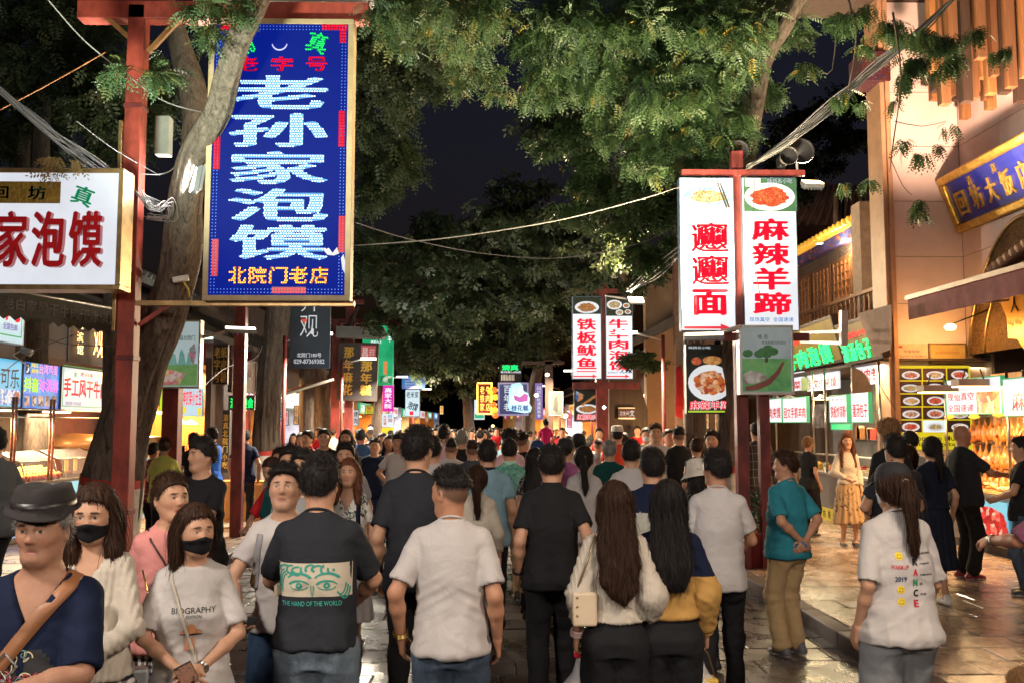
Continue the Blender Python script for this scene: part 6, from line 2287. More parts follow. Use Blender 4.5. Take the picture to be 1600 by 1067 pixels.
for i, (px_, py_, X_) in enumerate(((1284, 624, XR + .15), (1232, 622, XR + .2), (1212, 624, XR + .2))):
 Y_ = yx(px_, X_)
 p = at(px_, py_, Y_)
 o = empty('pendant_lamp', p)
 MB().lathe([(0, .10), (.04, .10), (.07, .06), (.17, .02), (.18, 0), (.17, 0), (.05, .05), (0, .06)], 18).build('shade', M_ALU, o)
 MB().lathe([(0, .0), (.15, .0), (.15, .012), (0, .014)], 18).build('bulb', M_WARM, o)
 tag(o, ['warm pendant lamp between the mutton and cold noodle signs', 'warm pendant lamp over the hand mutton sign', 'warm pendant lamp nearest the map box post'][i], 'lamp', 'pendant lamps over the right stalls')
for i, (x0, x1, y0, y1, Y) in enumerate(((1326, 1346, 575, 614, 15.6), (1345, 1356, 572, 612, 15.2))):
 pass
p0 = at(1341, 612, 15.3)
mb = MB()
vs = [(0, 0), (0, -.42)] + [(.32 * math.sin(t), -.42 + .0 + .42 * math.cos(t) * 1) for t in np.linspace(1.5, .25, 7)]
mb.prism([(x, z) for x, z in vs], -.02, .02)
hd = mb.build('tan_sheet', pm('tan_sheet', (.33, .26, .20), .6))
hd.location = at(1330, 574, 15.4)
tag(hd, 'curved tan sheet hanging right of the meat sandwich sign', 'panel')
# ---- menu board on the corner building ---------------------------------------------------------
sg = Sign('menu_board', 'yellow framed lit menu board with rows of dish photographs', 'menu board', 1400, 1518, 571, 702, 15.84)
sg.board(em('menu_yellow', (.72, .62, .02), .8), em('menu_yellow', (.72, .62, .02), .8), .05, .03)
r = random.Random(3)
for row in range(5):
 for c in range(3):
  x0, y0 = 1404 + c * 38, 575 + row * 20.3
  sg.patch(x0, y0, x0 + 36, y0 + 18.5, [pm('tile_dark', (.05, .03, .03), .5), pm('tile_plum', (.07, .035, .05), .5)][(row + c) % 2] if not (row == 4 and c == 1) else L_WHITEB, -.003, 'dish_photo')
  sg.dish(x0 + 4 + r.uniform(0, 3), y0 + 3 + r.uniform(0, 2), x0 + 33, y0 + 17, glow_print('menu%d' % ((row * 3 + c) % 5), [[(.7, .15, .08), (.8, .5, .35), (.4, .1, .05)], [(.75, .5, .2), (.6, .3, .1), (.8, .7, .5)], [(.5, .05, .03), (.8, .2, .1), (.6, .1, .05)], [(.3, .4, .1), (.7, .6, .4), (.5, .2, .1)], [(.6, .35, .2), (.8, .65, .5), (.35, .12, .08)]][(row * 3 + c) % 5], 45, .8), glow_print('plate_var', [(.7, .74, .8), (.55, .62, .72)], 4, .8, 'n'), -.005)
BLKT = pm('ink_black', (.015, .012, .01), .5)
sg.text('Welcome to Muslim', 1404, 680, 1512, 688, BLKT, .05, -.006)
sg.text('Special Vegetable', 1408, 690, 1510, 698, BLKT, .05, -.006)
sg = Sign('wall_notice', 'orange tinted notice with two lines of print left of the gold certificate', 'notice', 1401, 1450, 537, 569, 15.86)
sg.board(pm('notice_paper', (.60, .40, .27), .6), None, .02)
sg.text('中国银联', 1412, 547, 1437, 551, BLKT, .0)
sg.text('云闪付示范商户', 1405, 554.5, 1446, 558.5, BLKT, .0)
sg.patch(1402, 540, 1410, 543.5, pm('logo_red', (.35, .03, .05), .5))
sg = Sign('certificate', 'gold framed certificate on the corner wall above the menu board', 'certificate', 1452, 1510, 536, 570, 15.86)
sg.board(pm('cert_gold', (.70, .46, .16), .35, .4), M_BRONZE, .05, .03)
sg.text('陕西老字号示范单位', 1462, 549, 1500, 553, pm('cert_ink', (.45, .12, .03), .5), .0)
sg.text('西安市', 1478, 560, 1496, 563, pm('cert_ink', (.45, .12, .03), .5), .0)
sg = Sign('name_plaque', 'royal blue plaque with gold calligraphy in a carved gold frame', 'plaque', 1490, 1660, 287, 352, yx(1490, 7.72, 300), yx(1660, 7.72, 300), tilt=20)
t = NT('plaque_blue')
t.b.inputs['Base Color'].default_value = (.010, .016, .20, 1)
t.set(rough=.35)
sg.board(t.m, None, .12)
w, h = sg.w / 2, sg.h / 2
fw = .14
MB().box(-w - fw, w + fw, -.07, .1, h, h + fw).box(-w - fw, w + fw, -.07, .1, -h - fw, -h).box(-w - fw, -w, -.07, .1, -h, h).box(w, w + fw, -.07, .1, -h, h).build('carved_frame', M_GOLD, sg.o, .03)
for i, ch in enumerate('回坊大饭店'):
 mb = MB()
 put_text(mb, ch, 0, 0, .30, .40, 0, .02, .012, rot=0)
 o = mb.build('character', M_GOLD, sg.o)
 o.location = (-w + .28 + i * .46, -.014, -.05)
for i, ch in enumerate('清真'):
 mb = MB()
 put_text(mb, ch, 0, 0, .13, .15, 0, .0, .006)
 o = mb.build('character', M_GOLD, sg.o)
 o.location = (-w + .72 + i * .75, -.012, h - .12)
ar = empty('arch_relief', (XW - .05, 14.5, 3.05))
tag(ar, 'dark carved arch relief with a gold star panel on the corner building', 'relief')
y_l = yx(1517, XW - .05)
prof = []
for tt in np.linspace(0, 1, 14):
 prof.append((tt * 1.75, 1.95 * math.sin(tt * math.pi / 2) ** .62))
prof = [(x, z) for x, z in prof] + [(3.5 - x, z) for x, z in prof[::-1][1:]]
t = NT('carved_bronze')
n1 = t.noise(t.co(), 16, 3, .6, 2.2)
t.l(t.ramp(n1.outputs[0], [(.40, (.05, .028, .012)), (.55, (.20, .11, .035))]), t.b.inputs['Base Color'])
t.set(rough=.45, metal=.35)
t.bump(n1.outputs[0], 1.0, .05)
o = MB().prism(prof, -.04, .0).build('carved_field', t.m, ar)
o.rotation_euler = (0, 0, R(-90))
o.location = Vector((XW - .012, y_l, 3.08)) - ar.location
mb = MB()
for k, (f_, wd) in enumerate(((1.0, .05), (.72, .04))):
 pp = [(1.75 + (x - 1.75) * f_, -.05, z * f_) for x, z in prof]
 mb.tube(pp, wd * .6, 6)
o = mb.build('arch_rib', M_BRONZE, ar)
o.rotation_euler = (0, 0, R(-90))
o.location = Vector((XW - .012, y_l, 3.08)) - ar.location
st = []
for k in range(16):
 a = k * math.pi / 8
 rr_ = .62 if k % 2 == 0 else .50
 st.append((rr_ * math.cos(a), rr_ * math.sin(a) * 1.3))
o = MB().prism(st, -.05, 0).build('star_panel', pm('star_gold', (.62, .36, .08), .4, .4, var=.15), ar)
o.rotation_euler = (0, 0, R(-90))
ys_ = yx(1606, XW - .12)
o.location = Vector((XW - .09, ys_, 3.80)) - ar.location
mb = MB()
put_text(mb, '回', -.26, .28, .20, .20, 0, .02)
put_text(mb, '人', -.22, -.08, .22, .26, 0, .03)
put_text(mb, 'Hui Wei', -.22, -.36, .36, .09, 0, .01)
o = mb.build('lettering', L_BLK, ar)
o.rotation_euler = (0, 0, R(-90))
o.location = Vector((XW - .146, ys_, 3.80)) - ar.location
hood = empty('tiled_hood', (XW - .3, 13.6, 5.0))
tag(hood, 'small tiled hood sticking out over the arch relief at the right edge', 'roof')
mt = None
for i in range(9):
 Yh = yx(1548, XW - .6) - .1 - i * .16
 zh = at(1548, 424, yx(1548, XW - .6)).z + i * .035
 if mt is None:
  o = wpart('roof_tile', MB().tube([(0, 0, 0), (.62, 0, .22)], .06, 8), pm('warm_tile', (.30, .17, .10), .7), hood)
  mt = o.data
 else:
  o = link(bpy.data.objects.new('roof_tile', mt), hood)
  o.matrix_parent_inverse = Matrix.Translation(-Vector(hood.location))
 o.location = (XW - .62, Yh, zh)
aw = empty('folding_awning', (7.2, 13, 3.9))
tag(aw, 'burgundy folding awning with pale front bar on the corner building', 'awning')
xf = at(1418, 468, 15.0).x
zf = at(1418, 468, 15.0).z
y1_, y0_ = 15.0, 10.6
zf2 = zf - .05
mb = MB()
n = 22
vs, fs = [], []
for i in range(n + 1):
 y = y1_ + (y0_ - y1_) * i / n
 z = zf + (zf2 - zf) * i / n
 w_ = .006 * math.sin(i * 2.3)
 vs += [(xf, y, z), (xf + .01 + w_, y, z - .33), (XW - .02, y - .1, z + .42), (xf, y, z - .02), (XW - .02, y - .1, z + .40)]
for i in range(n):
 a = i * 5
 fs += [(a, a + 1, a + 6, a + 5), (a, a + 5, a + 7, a + 2), (a + 3, a + 8, a + 9, a + 4)]
wpart('canopy', MB().add(vs, fs), pm('burgundy_cloth', (.17, .035, .045), .8, var=.3, vs=6), aw)
wpart('front_bar', MB().bar((xf - .01, y1_ + .02, zf + .02), (xf - .01, y0_, zf2 + .02), .05, .07), pm('pale_bar', (.55, .36, .26), .5), aw)
for y in (14.2, 11.6):
 wpart('arm', MB().tube([(xf + .03, y, zf - .05), (7.2, y + .5, zf - .12), (XW, y, zf - .1)], .022, 8), M_ALU, aw)
lamp('POINT', (7.25, 15.0, 3.38), 42, (1, .52, .16), .10)
wl = empty('wall_lamp', (7.25, 15.0, 3.42))
MB().lathe([(0, 0), (.07, 0), (.09, .05), (.05, .09), (0, .09)], 16).build('lamp_shade', M_WARM, wl)
MB().tube([(0, 0, .08), (.7, .0, .35)], .012, 6).build('arm', M_BLACK, wl)
tag(wl, 'warm orange lamp under the burgundy awning lighting the wall', 'lamp')
# ---- roast duck stall --------------
XD = 6.95
ds = empty('roast_stall', (XD, 13.3, PH))
tag(ds, 'bright orange lit roast poultry stall with glass front at the right edge', 'stall')
ya, yb = 11.2, yx(1476, XD)
wpart('counter', MB().box(XD, XD + .7, ya, yb, PH + .12, .92), M_STEEL, ds, .01)
wpart('kick_board', MB().box(XD + .05, XD + .7, ya, yb, PH, PH + .115), M_DKWOOD, ds)
wpart('counter_top', MB().box(XD - .06, XD + .72, ya, yb, .925, .96), M_STEEL, ds)
wpart('back_panel', MB().box(XD + .72, XD + .76, ya, yb, .96, 2.7), pm('duck_back', (.75, .38, .12), .4), ds)
wpart('lower_tray', MB().box(XD + .02, XD + .7, ya, yb, .965, 1.0), pm('tray_wood', (.55, .33, .13), .5), ds)
wpart('lit_front', MB().box(XD - .09, XD - .066, yx(1575, XD), yx(1518, XD - .05), .30, .88), em('blue_panel', (.18, .55, .75), .85), ds)
mb = MB()
yc = (yx(1575, XD) + yx(1518, XD)) / 2
mb.add([(XD - .094, yc + .52 * math.cos(a), .50 + .17 * math.sin(a)) for a in np.linspace(0, 6.28, 28)[:-1]], [tuple(range(27))])
wpart('print', mb, em('bowl_red', (.55, .02, .03), .8), ds)
mb = MB()
mb.add([(XD - .098, yc + .50 * math.cos(a) * random.Random(int(a * 9)).uniform(.85, 1.05), .60 + .2 * math.sin(a)) for a in np.linspace(0, 6.28, 28)[:-1]], [tuple(range(27))])
wpart('print', mb, glow_print('crayfish', [(.75, .02, .02), (.5, .0, .01), (.85, .2, .15), (.8, .05, .05), (.9, .6, .5)], 14, .85), ds)
for pxx in (1573, 1476, 1600):
 yy = yx(pxx, XD)
 wpart('steel_post', MB().tube([(XD, yy, .96), (XD, yy, 2.65)], .02, 8), M_STEEL, ds)
for z in (2.05, 1.66, 1.30):
 wpart('hang_rail', MB().tube([(XD + .34, ya, z), (XD + .34, yb, z)], .012, 6), M_STEEL, ds)
lamp('AREA', (XD + .15, 12.9, 2.5), 60, (1, .60, .24), .3, aim=(XD + .45, 12.9, 1.2), sy=2.6)
u = Fld(np.arange(-.12, .12, .009), np.arange(-.10, .10, .009), np.arange(-.26, .16, .009))
u.ell((0, 0, -.10), (.062, .055, .095), .02)
u.ell((0, .0, -.02), (.045, .042, .07), .03)
u.cap((0, 0, .03), (0, 0, .12), .018, .012, .02)
for s_ in (-1, 1):
 u.cap((s_ * .045, -.02, -.03), (s_ * .080, -.03, -.10), .018, .010, .015)
 u.cap((s_ * .03, -.01, -.17), (s_ * .055, -.01, -.23), .020, .008, .015)
Vd, Fd = u.mesh()
M_DUCK = pm('roast_skin', (.62, .20, .04), .22, var=.6, vs=14, bump=.4, bs=60, coat=.5)
bird = None
k = 0
for z in (2.05, 1.66, 1.30):
 y = ya + .15
 while y < yb - .05:
  if bird is None:
   e_ = empty('roast_bird', (0, 0, 0))
   mesh_np('meat', Vd, Fd, M_DUCK, e_)
   MB().tube([(0, 0, .10), (0, 0, .17), (.015, 0, .185)], .004, 5).build('hook', M_STEEL, e_)
   bird = e_
   tag(e_, 'glossy roasted bird hanging on the rails of the roast stall', 'roast bird', 'roasted birds hanging in rows')
   c = e_
  else:
   c = copy_tree(bird)
  c.location = (XD + .34, y, z - .17)
  c.rotation_euler = (0, 0, rnd.uniform(0, 6.28))
  c.scale = (rnd.uniform(1.1, 1.4), rnd.uniform(1.1, 1.4), rnd.uniform(.95, 1.15))
  y += .165 + rnd.uniform(0, .02)
  k += 1
mb = MB()
r = random.Random(2)
for i in range(120):
 y = r.uniform(ya + .1, yb - .1)
 x = XD + r.uniform(.08, .6)
 mb.lathe([(0, .05), (.05, .04), (.06, .01), (0, 0)], 6, (x, y, 1.0 + r.uniform(0, .05)), r.randrange(2), r.uniform(.6, 1.4))
tag(mb.build('cooked_meat', [M_DUCK, pm('pale_meat', (.80, .55, .28), .35, var=.3, vs=20)]), 'heap of cooked meat pieces on the roast stall counter', 'food', kind='stuff')
for i, (px_, py_) in enumerate(((1483, 651), (1522, 651), (1560, 648))):
 Y_ = yx(px_, XD + .1)
 tag(MB().lathe([(0, .07), (.03, .07), (.075, .0), (.07, -.01), (0, -.03)], 14, at(px_, py_, Y_)).build('heat_lamp', em('heat_lamp_glow', (1, .35, .03), 3)), ['orange heat lamp at the left end of the roast stall rails', 'orange heat lamp in the middle above the hanging birds', 'orange heat lamp nearest the stall post'][i], 'lamp')
s = side_sign('stall_sign', 'white sign with four red characters twice and a picture of roast birds', 'sign', 1478, 1566, 594, 648, XD - .05)
s.board(L_WHITE, L_GRN, .06, .018)
s.text('现仙真空', 1481, 613, 1522, 626, L_RED, .02, -.005)
s.text('全国速递', 1481, 631, 1522, 643, L_RED, .02, -.005)
s.patch(1526, 611, 1563, 645, glow_print('birds_print', [(.7, .2, .05), (.9, .6, .35), (.5, .1, .03), (.85, .35, .1)], 14, .85), -.004)
s = side_sign('stall_sign', 'white sign with green edge and large red spicy characters at the right edge', 'sign', 1567, 1680, 591, 650, XD - .05)
s.board(L_WHITE, L_GRN, .06, .018)
s.text('回', 1571, 612, 1578, 624, L_REDD, .0, -.005)
s.text('文', 1571, 630, 1578, 642, L_REDD, .0, -.005)
s.text('麻辣羊蹄', 1581, 609, 1670, 641, L_RED, .03, -.005)
for i, (px_, py_) in enumerate(((1465, 612), (1521, 603))):
 Y_ = 13.3 if i else 14.2
 p = at(px_, py_, Y_)
 o = empty('shop_lamp', p)
 MB().box(-.26, .26, -.12, .12, .0, .10).build('housing', pm('lamp_housing', (.30, .20, .14), .5), o)
 MB().box(-.25, .25, -.115, .115, -.012, -.001).build('lit_panel', M_WARM, o)
 MB().tube([(-.15, 0, .1), (-.1, 0, .25)], .01, 5).tube([(.15, 0, .1), (.1, 0, .25)], .01, 5).build('hanger', M_BLACK, o)
 tag(o, ['flat shop lamp in front of the menu board photographs', 'flat shop lamp in front of the white roast sign'][i], 'lamp')
lamp('AREA', (6.3, 13.0, 2.42), 70, (1, .62, .30), .4, aim=(5.9, 12.4, 0), sy=.8)
# ---- flood lamps and street lamps -------------------------------------------------------------
def flood(px, py, Y, w, h, yaw, pitch, energy, color, label, px2=None, mat=None, spread=150):
 p = at(px, py, Y)
 o = empty('flood_lamp', p)
 o.rotation_euler = (R(pitch), 0, R(yaw))
 MB().box(-w / 2, w / 2, .012, .07, -h / 2, h / 2).build('housing', pm('lamp_body', (.22, .22, .23), .5), o, .01)
 mb = MB()
 for i in range(6):
  x = -w / 2 + w * (i + .5) / 6
  mb.box(x - .006, x + .006, .071, .10, -h * .4, h * .4)
 mb.build('cooling_fin', pm('lamp_body', (.22, .22, .23), .5), o)
 MB().box(-w / 2 + .012, w / 2 - .012, .0, .010, -h / 2 + .012, h / 2 - .012).build('lit_panel', mat or M_COOL, o)
 tag(o, label, 'lamp')
 m = Matrix.LocRotScale(p, Euler(o.rotation_euler), None)
 l = lamp('AREA', m @ Vector((0, -.02, 0)), energy, color, w, aim=m @ Vector((0, -1, 0)), sy=h, spread=spread)
 return o
flood(302, 275, 10.2, .16, .36, -60, -8, 26, (.93, .97, 1), 'white flood lamp strapped to the big tree trunk beside the LED sign')
flood(1270, 284, 12.4, .28, .16, 8, -62, 90, (1, .80, .55), 'flood lamp under its grey housing at the top of the trotter sign', mat=M_WARM)
flood(376, 512, 13.2, .42, .13, 20, -72, 340, (1, .86, .68), 'long street lamp head on the picnic poster post', mat=em('lamp_soft', (1, .88, .72), 6))
flood(994, 468, 23.5, .40, .22, 10, -45, 520, (1, .78, .45), 'bright warm flood lamp right of the mutton soup sign', mat=em('lamp_bright', (1, .82, .50), 18))
flood(1100, 521, 11.6, .48, .14, -15, -72, 330, (1, .78, .44), 'long street lamp head below the noodle sign', mat=em('lamp_soft2', (1, .78, .5), 6))
flood(326, 618 - 90, 21, .2, .1, 0, -60, 12, (.8, 1, .85), 'small lamp under the eave left of the second tree', mat=em('lamp_greenish', (.7, 1, .75), 5))
for a, b, Y, lab in (((312, 528), (362, 516), 13.2, 'thin steel arm holding the long lamp head at the poster box'), ((1158, 510), (1112, 523), 11.75, 'thin steel arm holding the lamp head below the noodle sign'), ((945, 462), (984, 468), 23.6, 'thin arm of the warm lamp beside the mutton soup sign')):
 tag(MB().tube([at(*a, Y), at(*b, Y)], .025, 8).build('lamp_arm', M_ALU), lab, 'bracket')
p = at(960, 424, 24)
o = empty('dome_lamp', p)
MB().lathe([(0, -.1), (.10, -.08), (.16, 0), (.10, .08), (0, .1)], 20, ax='y').build('dome', pm('dome_glass', (.40, .33, .28), .12, .3), o)
MB().lathe([(.16, -.02), (.185, 0), (.16, .02)], 20, ax='y').build('rim', M_ALU, o)
tag(o, 'round glass dome above the squid sign post', 'dome')
p = at(722, 0, 24)
p = at(944, 636, 24)
tag(MB().lathe([(0, .05), (.05, 0), (0, -.05)], 12, p).build('bulb', em('bulb_cool', (.8, 1, 1), 12)), 'small cold white bulb by the leaning tree at centre right', 'lamp')
p = at(257, 215, 11.2)
o = tag(MB().box(p.x - .085, p.x + .085, 11.1, 11.25, at(257, 245, 11.2).z, at(257, 185, 11.2).z).build('meter_box', pm('box_grey', (.36, .38, .34), .5), None, .01), 'grey meter box hanging beside the upper tree trunk', 'box')
p = at(286, 436, 10.6)
o = empty('security_camera', p)
MB().box(-.11, .06, -.035, .035, -.03, .035).build('housing', pm('camera_white', (.5, .48, .42), .4), o, .008)
MB().lathe([(0, -.005), (.028, -.005), (.03, .02), (0, .02)], 14, (-.125, 0, 0), ax='x').build('lens', M_BLACK, o)
MB().tube([(0, 0, -.03), (.03, .02, -.12), (.02, .08, -.2)], .012, 6).build('bracket', pm('camera_yellow', (.6, .45, .05), .5), o)
o.rotation_euler = (0, R(-12), R(10))
tag(o, 'white security camera on the big tree trunk under the LED sign', 'camera')
p = at(45, 578 + 8, 13.5)
o = empty('spot_lamp', at(45, 550, 14))
MB().lathe([(0, .12), (.04, .12), (.06, -.04), (0, -.03)], 12).build('lamp_shade', M_GREYP, o)
MB().tube([(0, 0, .1), (-.12, 0, .2), (-.2, 0, -.1)], .012, 6).build('arm', M_ALU, o)
o.rotation_euler = (0, R(-70), 0)
tag(o, 'small grey spot lamp on top of the cola and ice cream signs', 'lamp')
p = at(425, 545, 17)
for (x, y, e_, c_, lab) in ((-3.9, -2.4, 86, (1, .88, .78), 'street lamp on the left kerb nearest the viewer, behind the photo point'), (3.3, -2.2, 82, (1, .84, .70), 'street lamp on the right kerb nearest the viewer, behind the photo point'),
       (3.3, 2.4, 52, (1, .82, .66), 'street lamp on the right kerb just ahead of the viewer'), (-3.9, 2.2, 66, (1, .90, .80), 'street lamp on the left kerb just ahead of the viewer')):
 o = empty('extra_street_lamp', (x, y, PH))
 MB().tube([(0, 0, 0), (0, 0, 4.0)], .05, 8).build('post', M_REDD, o)
 s_ = -1 if x > 0 else 1
 MB().tube([(0, 0, 3.9), (s_ * .7, 0, 4.05)], .025, 8).build('arm', M_ALU, o)
 MB().box(s_ * .6 - .12, s_ * .6 + .35 if s_ > 0 else s_ * .6 + .12, -.2, .2, 3.98, 4.04).build('lit_panel', M_WARM, o)
 tag(o, lab, 'lamp')
 lamp('AREA', (x + s_ * .75, y, 3.94), e_, c_, .5, aim=(x + s_ * 2.6, y + 3.6, .6), sy=.5)
for i, (x, y, e_, c_) in enumerate(((-4.0, 18.5, 380, (1, .88, .70)), (3.25, 18.2, 380, (1, .76, .5)), (-4.0, 25.5, 460, (1, .85, .65)), (3.2, 31, 460, (1, .76, .5)), (-4.0, 35, 500, (1, .8, .6)), (3.0, 43, 500, (1, .78, .55)), (-3.9, 47, 500, (1, .8, .6)))):  # row of lamps added to brighten the crowd down the street
 o = empty('extra_street_lamp', (x, y, PH))
 s_ = -1 if x > 0 else 1
 MB().tube([(0, 0, 0), (0, 0, 3.5)], .04, 8).build('post', M_REDD, o)
 MB().tube([(0, 0, 3.4), (s_ * .6, 0, 3.55)], .02, 8).build('arm', M_ALU, o)
 MB().box(min(s_ * .5, s_ * .9), max(s_ * .5, s_ * .9), -.07, .07, 3.52, 3.57).build('lit_panel', em('lamp_soft', (1, .88, .72), 6), o)
 tag(o, 'added street lamp with flat warm head on the %s kerb, %s of its row' % (('left', 'right')[x > 0], ['nearest', 'nearest', 'second', 'second', 'third', 'farthest', 'farthest'][i]), 'lamp')
 lamp('AREA', (x + s_ * .7, y, 3.49), e_, c_, .4, aim=(x + s_ * 2.2, y - .8, 0), sy=.3)
# ---- far shops on both sides -----
r = random.Random(31)
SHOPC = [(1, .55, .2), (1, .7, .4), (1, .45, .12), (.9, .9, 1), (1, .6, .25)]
FARL = ['orange lit', 'warm lit', 'deep orange lit', 'white lit', 'amber lit']
n = 0
for side in (-1, 1):
 for i in range(12):
  Y = (26 + i * 5.2) if side < 0 else (29 + i * 5.0)
  X = -6.6 if side < 0 else 5.2
  X += max(0, Y - 36) * (.035 if side < 0 else -.085)
  o = empty('far_shop', (X, Y, PH))
  k = (i * 3 + (side > 0)) % 5
  tag(o, '%s shop, number %s from the viewer in the far %s row' % (FARL[k], ['one', 'two', 'three', 'four', 'five', 'six', 'seven', 'eight', 'nine', 'ten', 'eleven', 'twelve'][i], 'left' if side < 0 else 'right'), 'shop')
  s_ = side
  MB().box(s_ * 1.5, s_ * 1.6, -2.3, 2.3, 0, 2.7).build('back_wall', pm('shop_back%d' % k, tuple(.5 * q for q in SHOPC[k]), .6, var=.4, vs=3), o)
  MB().box(-.2 if s_ > 0 else -1.5, 1.5 if s_ > 0 else .2, 2.3, 2.38, 0, 2.9).build('side_wall', pm('shop_back%d' % k, SHOPC[k], .6), o)  # wall takes the warm lamp colour as its own to look lit
  MB().box(0 if s_ > 0 else -.4, .4 if s_ > 0 else 0, -2.2, 2.2, 0, .9).build('counter', M_WOOD, o)
  mb = MB()
  for q in range(70):
   y = r.uniform(-2.2, 2.1)
   z = r.choice((.9, 1.3, 1.65, 2.0))
   x = s_ * (.1 if z == .9 else 1.25)
   h = r.uniform(.08, .28)
   mb.box(min(x, x + s_ * .15), max(x, x + s_ * .15), y, y + r.uniform(.08, .22), z, z + h, r.randrange(4))
  mb.build('goods', [GOODS[0], GOODS[1], em('goods_glow%d' % k, SHOPC[k], 1.6), GOODS[3]], o)['kind'] = 'stuff'  # some goods glow themselves, in place of shop light on them
  MB().box(s_ * .5 - .1, s_ * .5 + .1, -1.9, 1.9, 2.2, 2.26).build('tube_light', em('shop_tube%d' % k, SHOPC[k], 7), o)
  cc = [(.85, .9, .95), (.85, .08, .1), (.05, .5, .25), (.9, .6, .1), (.1, .35, .8), (.8, .1, .5)][(i * 2 + (side > 0)) % 6]
  s2_ = em('fascia%d' % ((i * 2 + (side > 0)) % 6), cc, .8)
  fb = MB().box(-.05, .05, -2.0, 2.0, 2.35, 2.85).build('fascia_sign', s2_, o)
  mb = MB()
  V, Fs, sz = text_geo(['老白家烤肉', '清真小吃店', '回坊酸梅汤', '牛肉泡馍馆', '石榴汁鲜榨', '桂花糕绿豆糕', '柿子饼核桃'][i % 7], .03)
  mb.add([(-s_ * .056, v[0] / sz[0] * 3.2 * (-1 if s_ > 0 else 1), 2.6 + v[1] / sz[1] * .34) for v in V], Fs)
  mb.build('lettering', L_REDD if cc[0] > .8 and cc[1] > .5 else L_WHITE, fb)
  if i < 9:
   lamp('AREA', (X + s_ * .4, Y, 2.5), 210 if i < 4 else 420, SHOPC[k], .4, aim=(X - s_ * .6, Y, 0), sy=3)
hb = [(438, 640, 12, 34, 22, (.6, .8, .95)), (447, 652, 9, 24, 24, (.8, .85, .95)), (463, 648, 8, 30, 26, (.95, .5, .2)), (486, 640, 5, 20, 28, (.4, .7, .95)),
  (556, 652, 10, 26, 30, (.85, .9, .98)), (577, 640, 14, 14, 29, (.6, .8, .05)), (529, 636, 8, 20, 30, (.8, .85, .9)), (690, 640, 6, 14, 50, (.95, .7, .2)),
  (838, 640, 7, 18, 36, (.95, .6, .3)), (890, 655, 8, 26, 30, (.95, .5, .65)), (878, 648, 6, 10, 33, (.95, .8, .5)), (1085, 652, 14, 20, 20, (.6, .65, .95)), (1073, 650, 10, 22, 21, (.7, .75, .95)), (1104, 655, 9, 30, 21, (.95, .75, .3)), (667, 655, 6, 8, 46, (.9, .4, .2))]
wd = ['pale blue', 'white', 'orange', 'sky blue', 'bluish white', 'lime', 'milky', 'amber', 'peach', 'pink', 'cream', 'violet', 'lilac', 'gold', 'rust']
for i, (px_, py_, w_, h_, Y, c) in enumerate(hb):
 s = Sign('light_box', 'small %s light box sign hanging among the far stalls' % wd[i], 'sign', px_ - w_ / 2, px_ + w_ / 2, py_ - h_ / 2, py_ + h_ / 2, Y)
 s.board(glow_print('hb%d' % i, [c, tuple(q * .7 for q in c), tuple(min(1, q * 1.1) for q in c)], 5, .85, 'n'), M_BLACK, .08, .02)
 s.column(['烤肉', '酸奶', '小吃', '泡馍'][i % 4], px_ - w_ * .3, py_ - h_ * .4, px_ + w_ * .3, py_ + h_ * .4, L_REDD if i % 2 else pm('ink_blue', (.02, .06, .15), .6), .02, split=False)
for i, (px_, py_, Y, c, e_) in enumerate(((545, 600, 30, (1, .6, .3), 8), (770, 665, 40, (1, .5, .2), 6), (906, 662, 30, (1, .62, .3), 10), (884, 649, 29, (1, .7, .4), 10), (855, 585, 30, (1, .75, .5), 6), (838, 617, 30, (1, .8, .6), 8))):
 tag(MB().lathe([(0, .06), (.05, .04), (.07, 0), (.05, -.04), (0, -.06)], 12, at(px_, py_, Y)).build('bulb', em('far_bulb%d' % i, c, e_)), ['bare warm bulb beside the magenta sign', 'bare orange bulb at the far street end', 'bright bare bulb under the skewer poster', 'bare bulb right of the pale map board', 'bare bulb near the dark steel frame top', 'bare bulb beside the purple banner'][i], 'lamp')
ra = empty('striped_awning', at(455, 612, 24))
MB().add([(-1.0, 0, -.3), (.9, .6, .35), (.9, 1.6, .5), (-1.0, 1, -.1)], [(0, 1, 2, 3)]).build('canopy', pattern('stripe', 'plaid', (.35, .03, .03), (.6, .55, .5), scale=4), ra)
MB().tube([(-1.0, 0, -.32), (.95, .6, .35)], .04, 6).build('bar', M_ALU, ra)
tag(ra, 'small red striped awning between the second and third tree, left', 'awning')
pl = empty('flower_planter', at(1180, 860, 12.4))
pl.location.z = PH
MB().lathe([(0, 0), (.17, 0), (.22, .42), (.24, .44), (.20, .44), (.18, .38), (0, .38)], 20).build('pot', pm('pot_red', (.20, .03, .03), .5), pl)
mb = MB()
r = random.Random(9)
for i in range(420):
 a, rr_, z = r.uniform(0, 6.28), r.uniform(0, .27), r.uniform(.38, .95)
 rr_ *= 1 - (z - .38) * .8
 p = Vector((rr_ * math.cos(a), rr_ * math.sin(a), z))
 d = Vector((r.uniform(-1, 1), r.uniform(-1, 1), r.uniform(-.4, .8))).normalized() * .05
 s_ = d.cross(Vector((r.uniform(-1, 1), r.uniform(-1, 1), 1))).normalized() * .018
 mb.add([p - s_, p + d - s_ * .2, p + d + s_ * .2, p + s_], [(0, 1, 2, 3)], 1 if r.random() < .07 else 0)
mb.build('foliage', [pm('plant_green', (.05, .10, .03), .6), pm('flower_pink', (.6, .05, .14), .6)], pl)
tag(pl, 'red planter with green leaves and pink flowers beside the right red posts', 'planter')
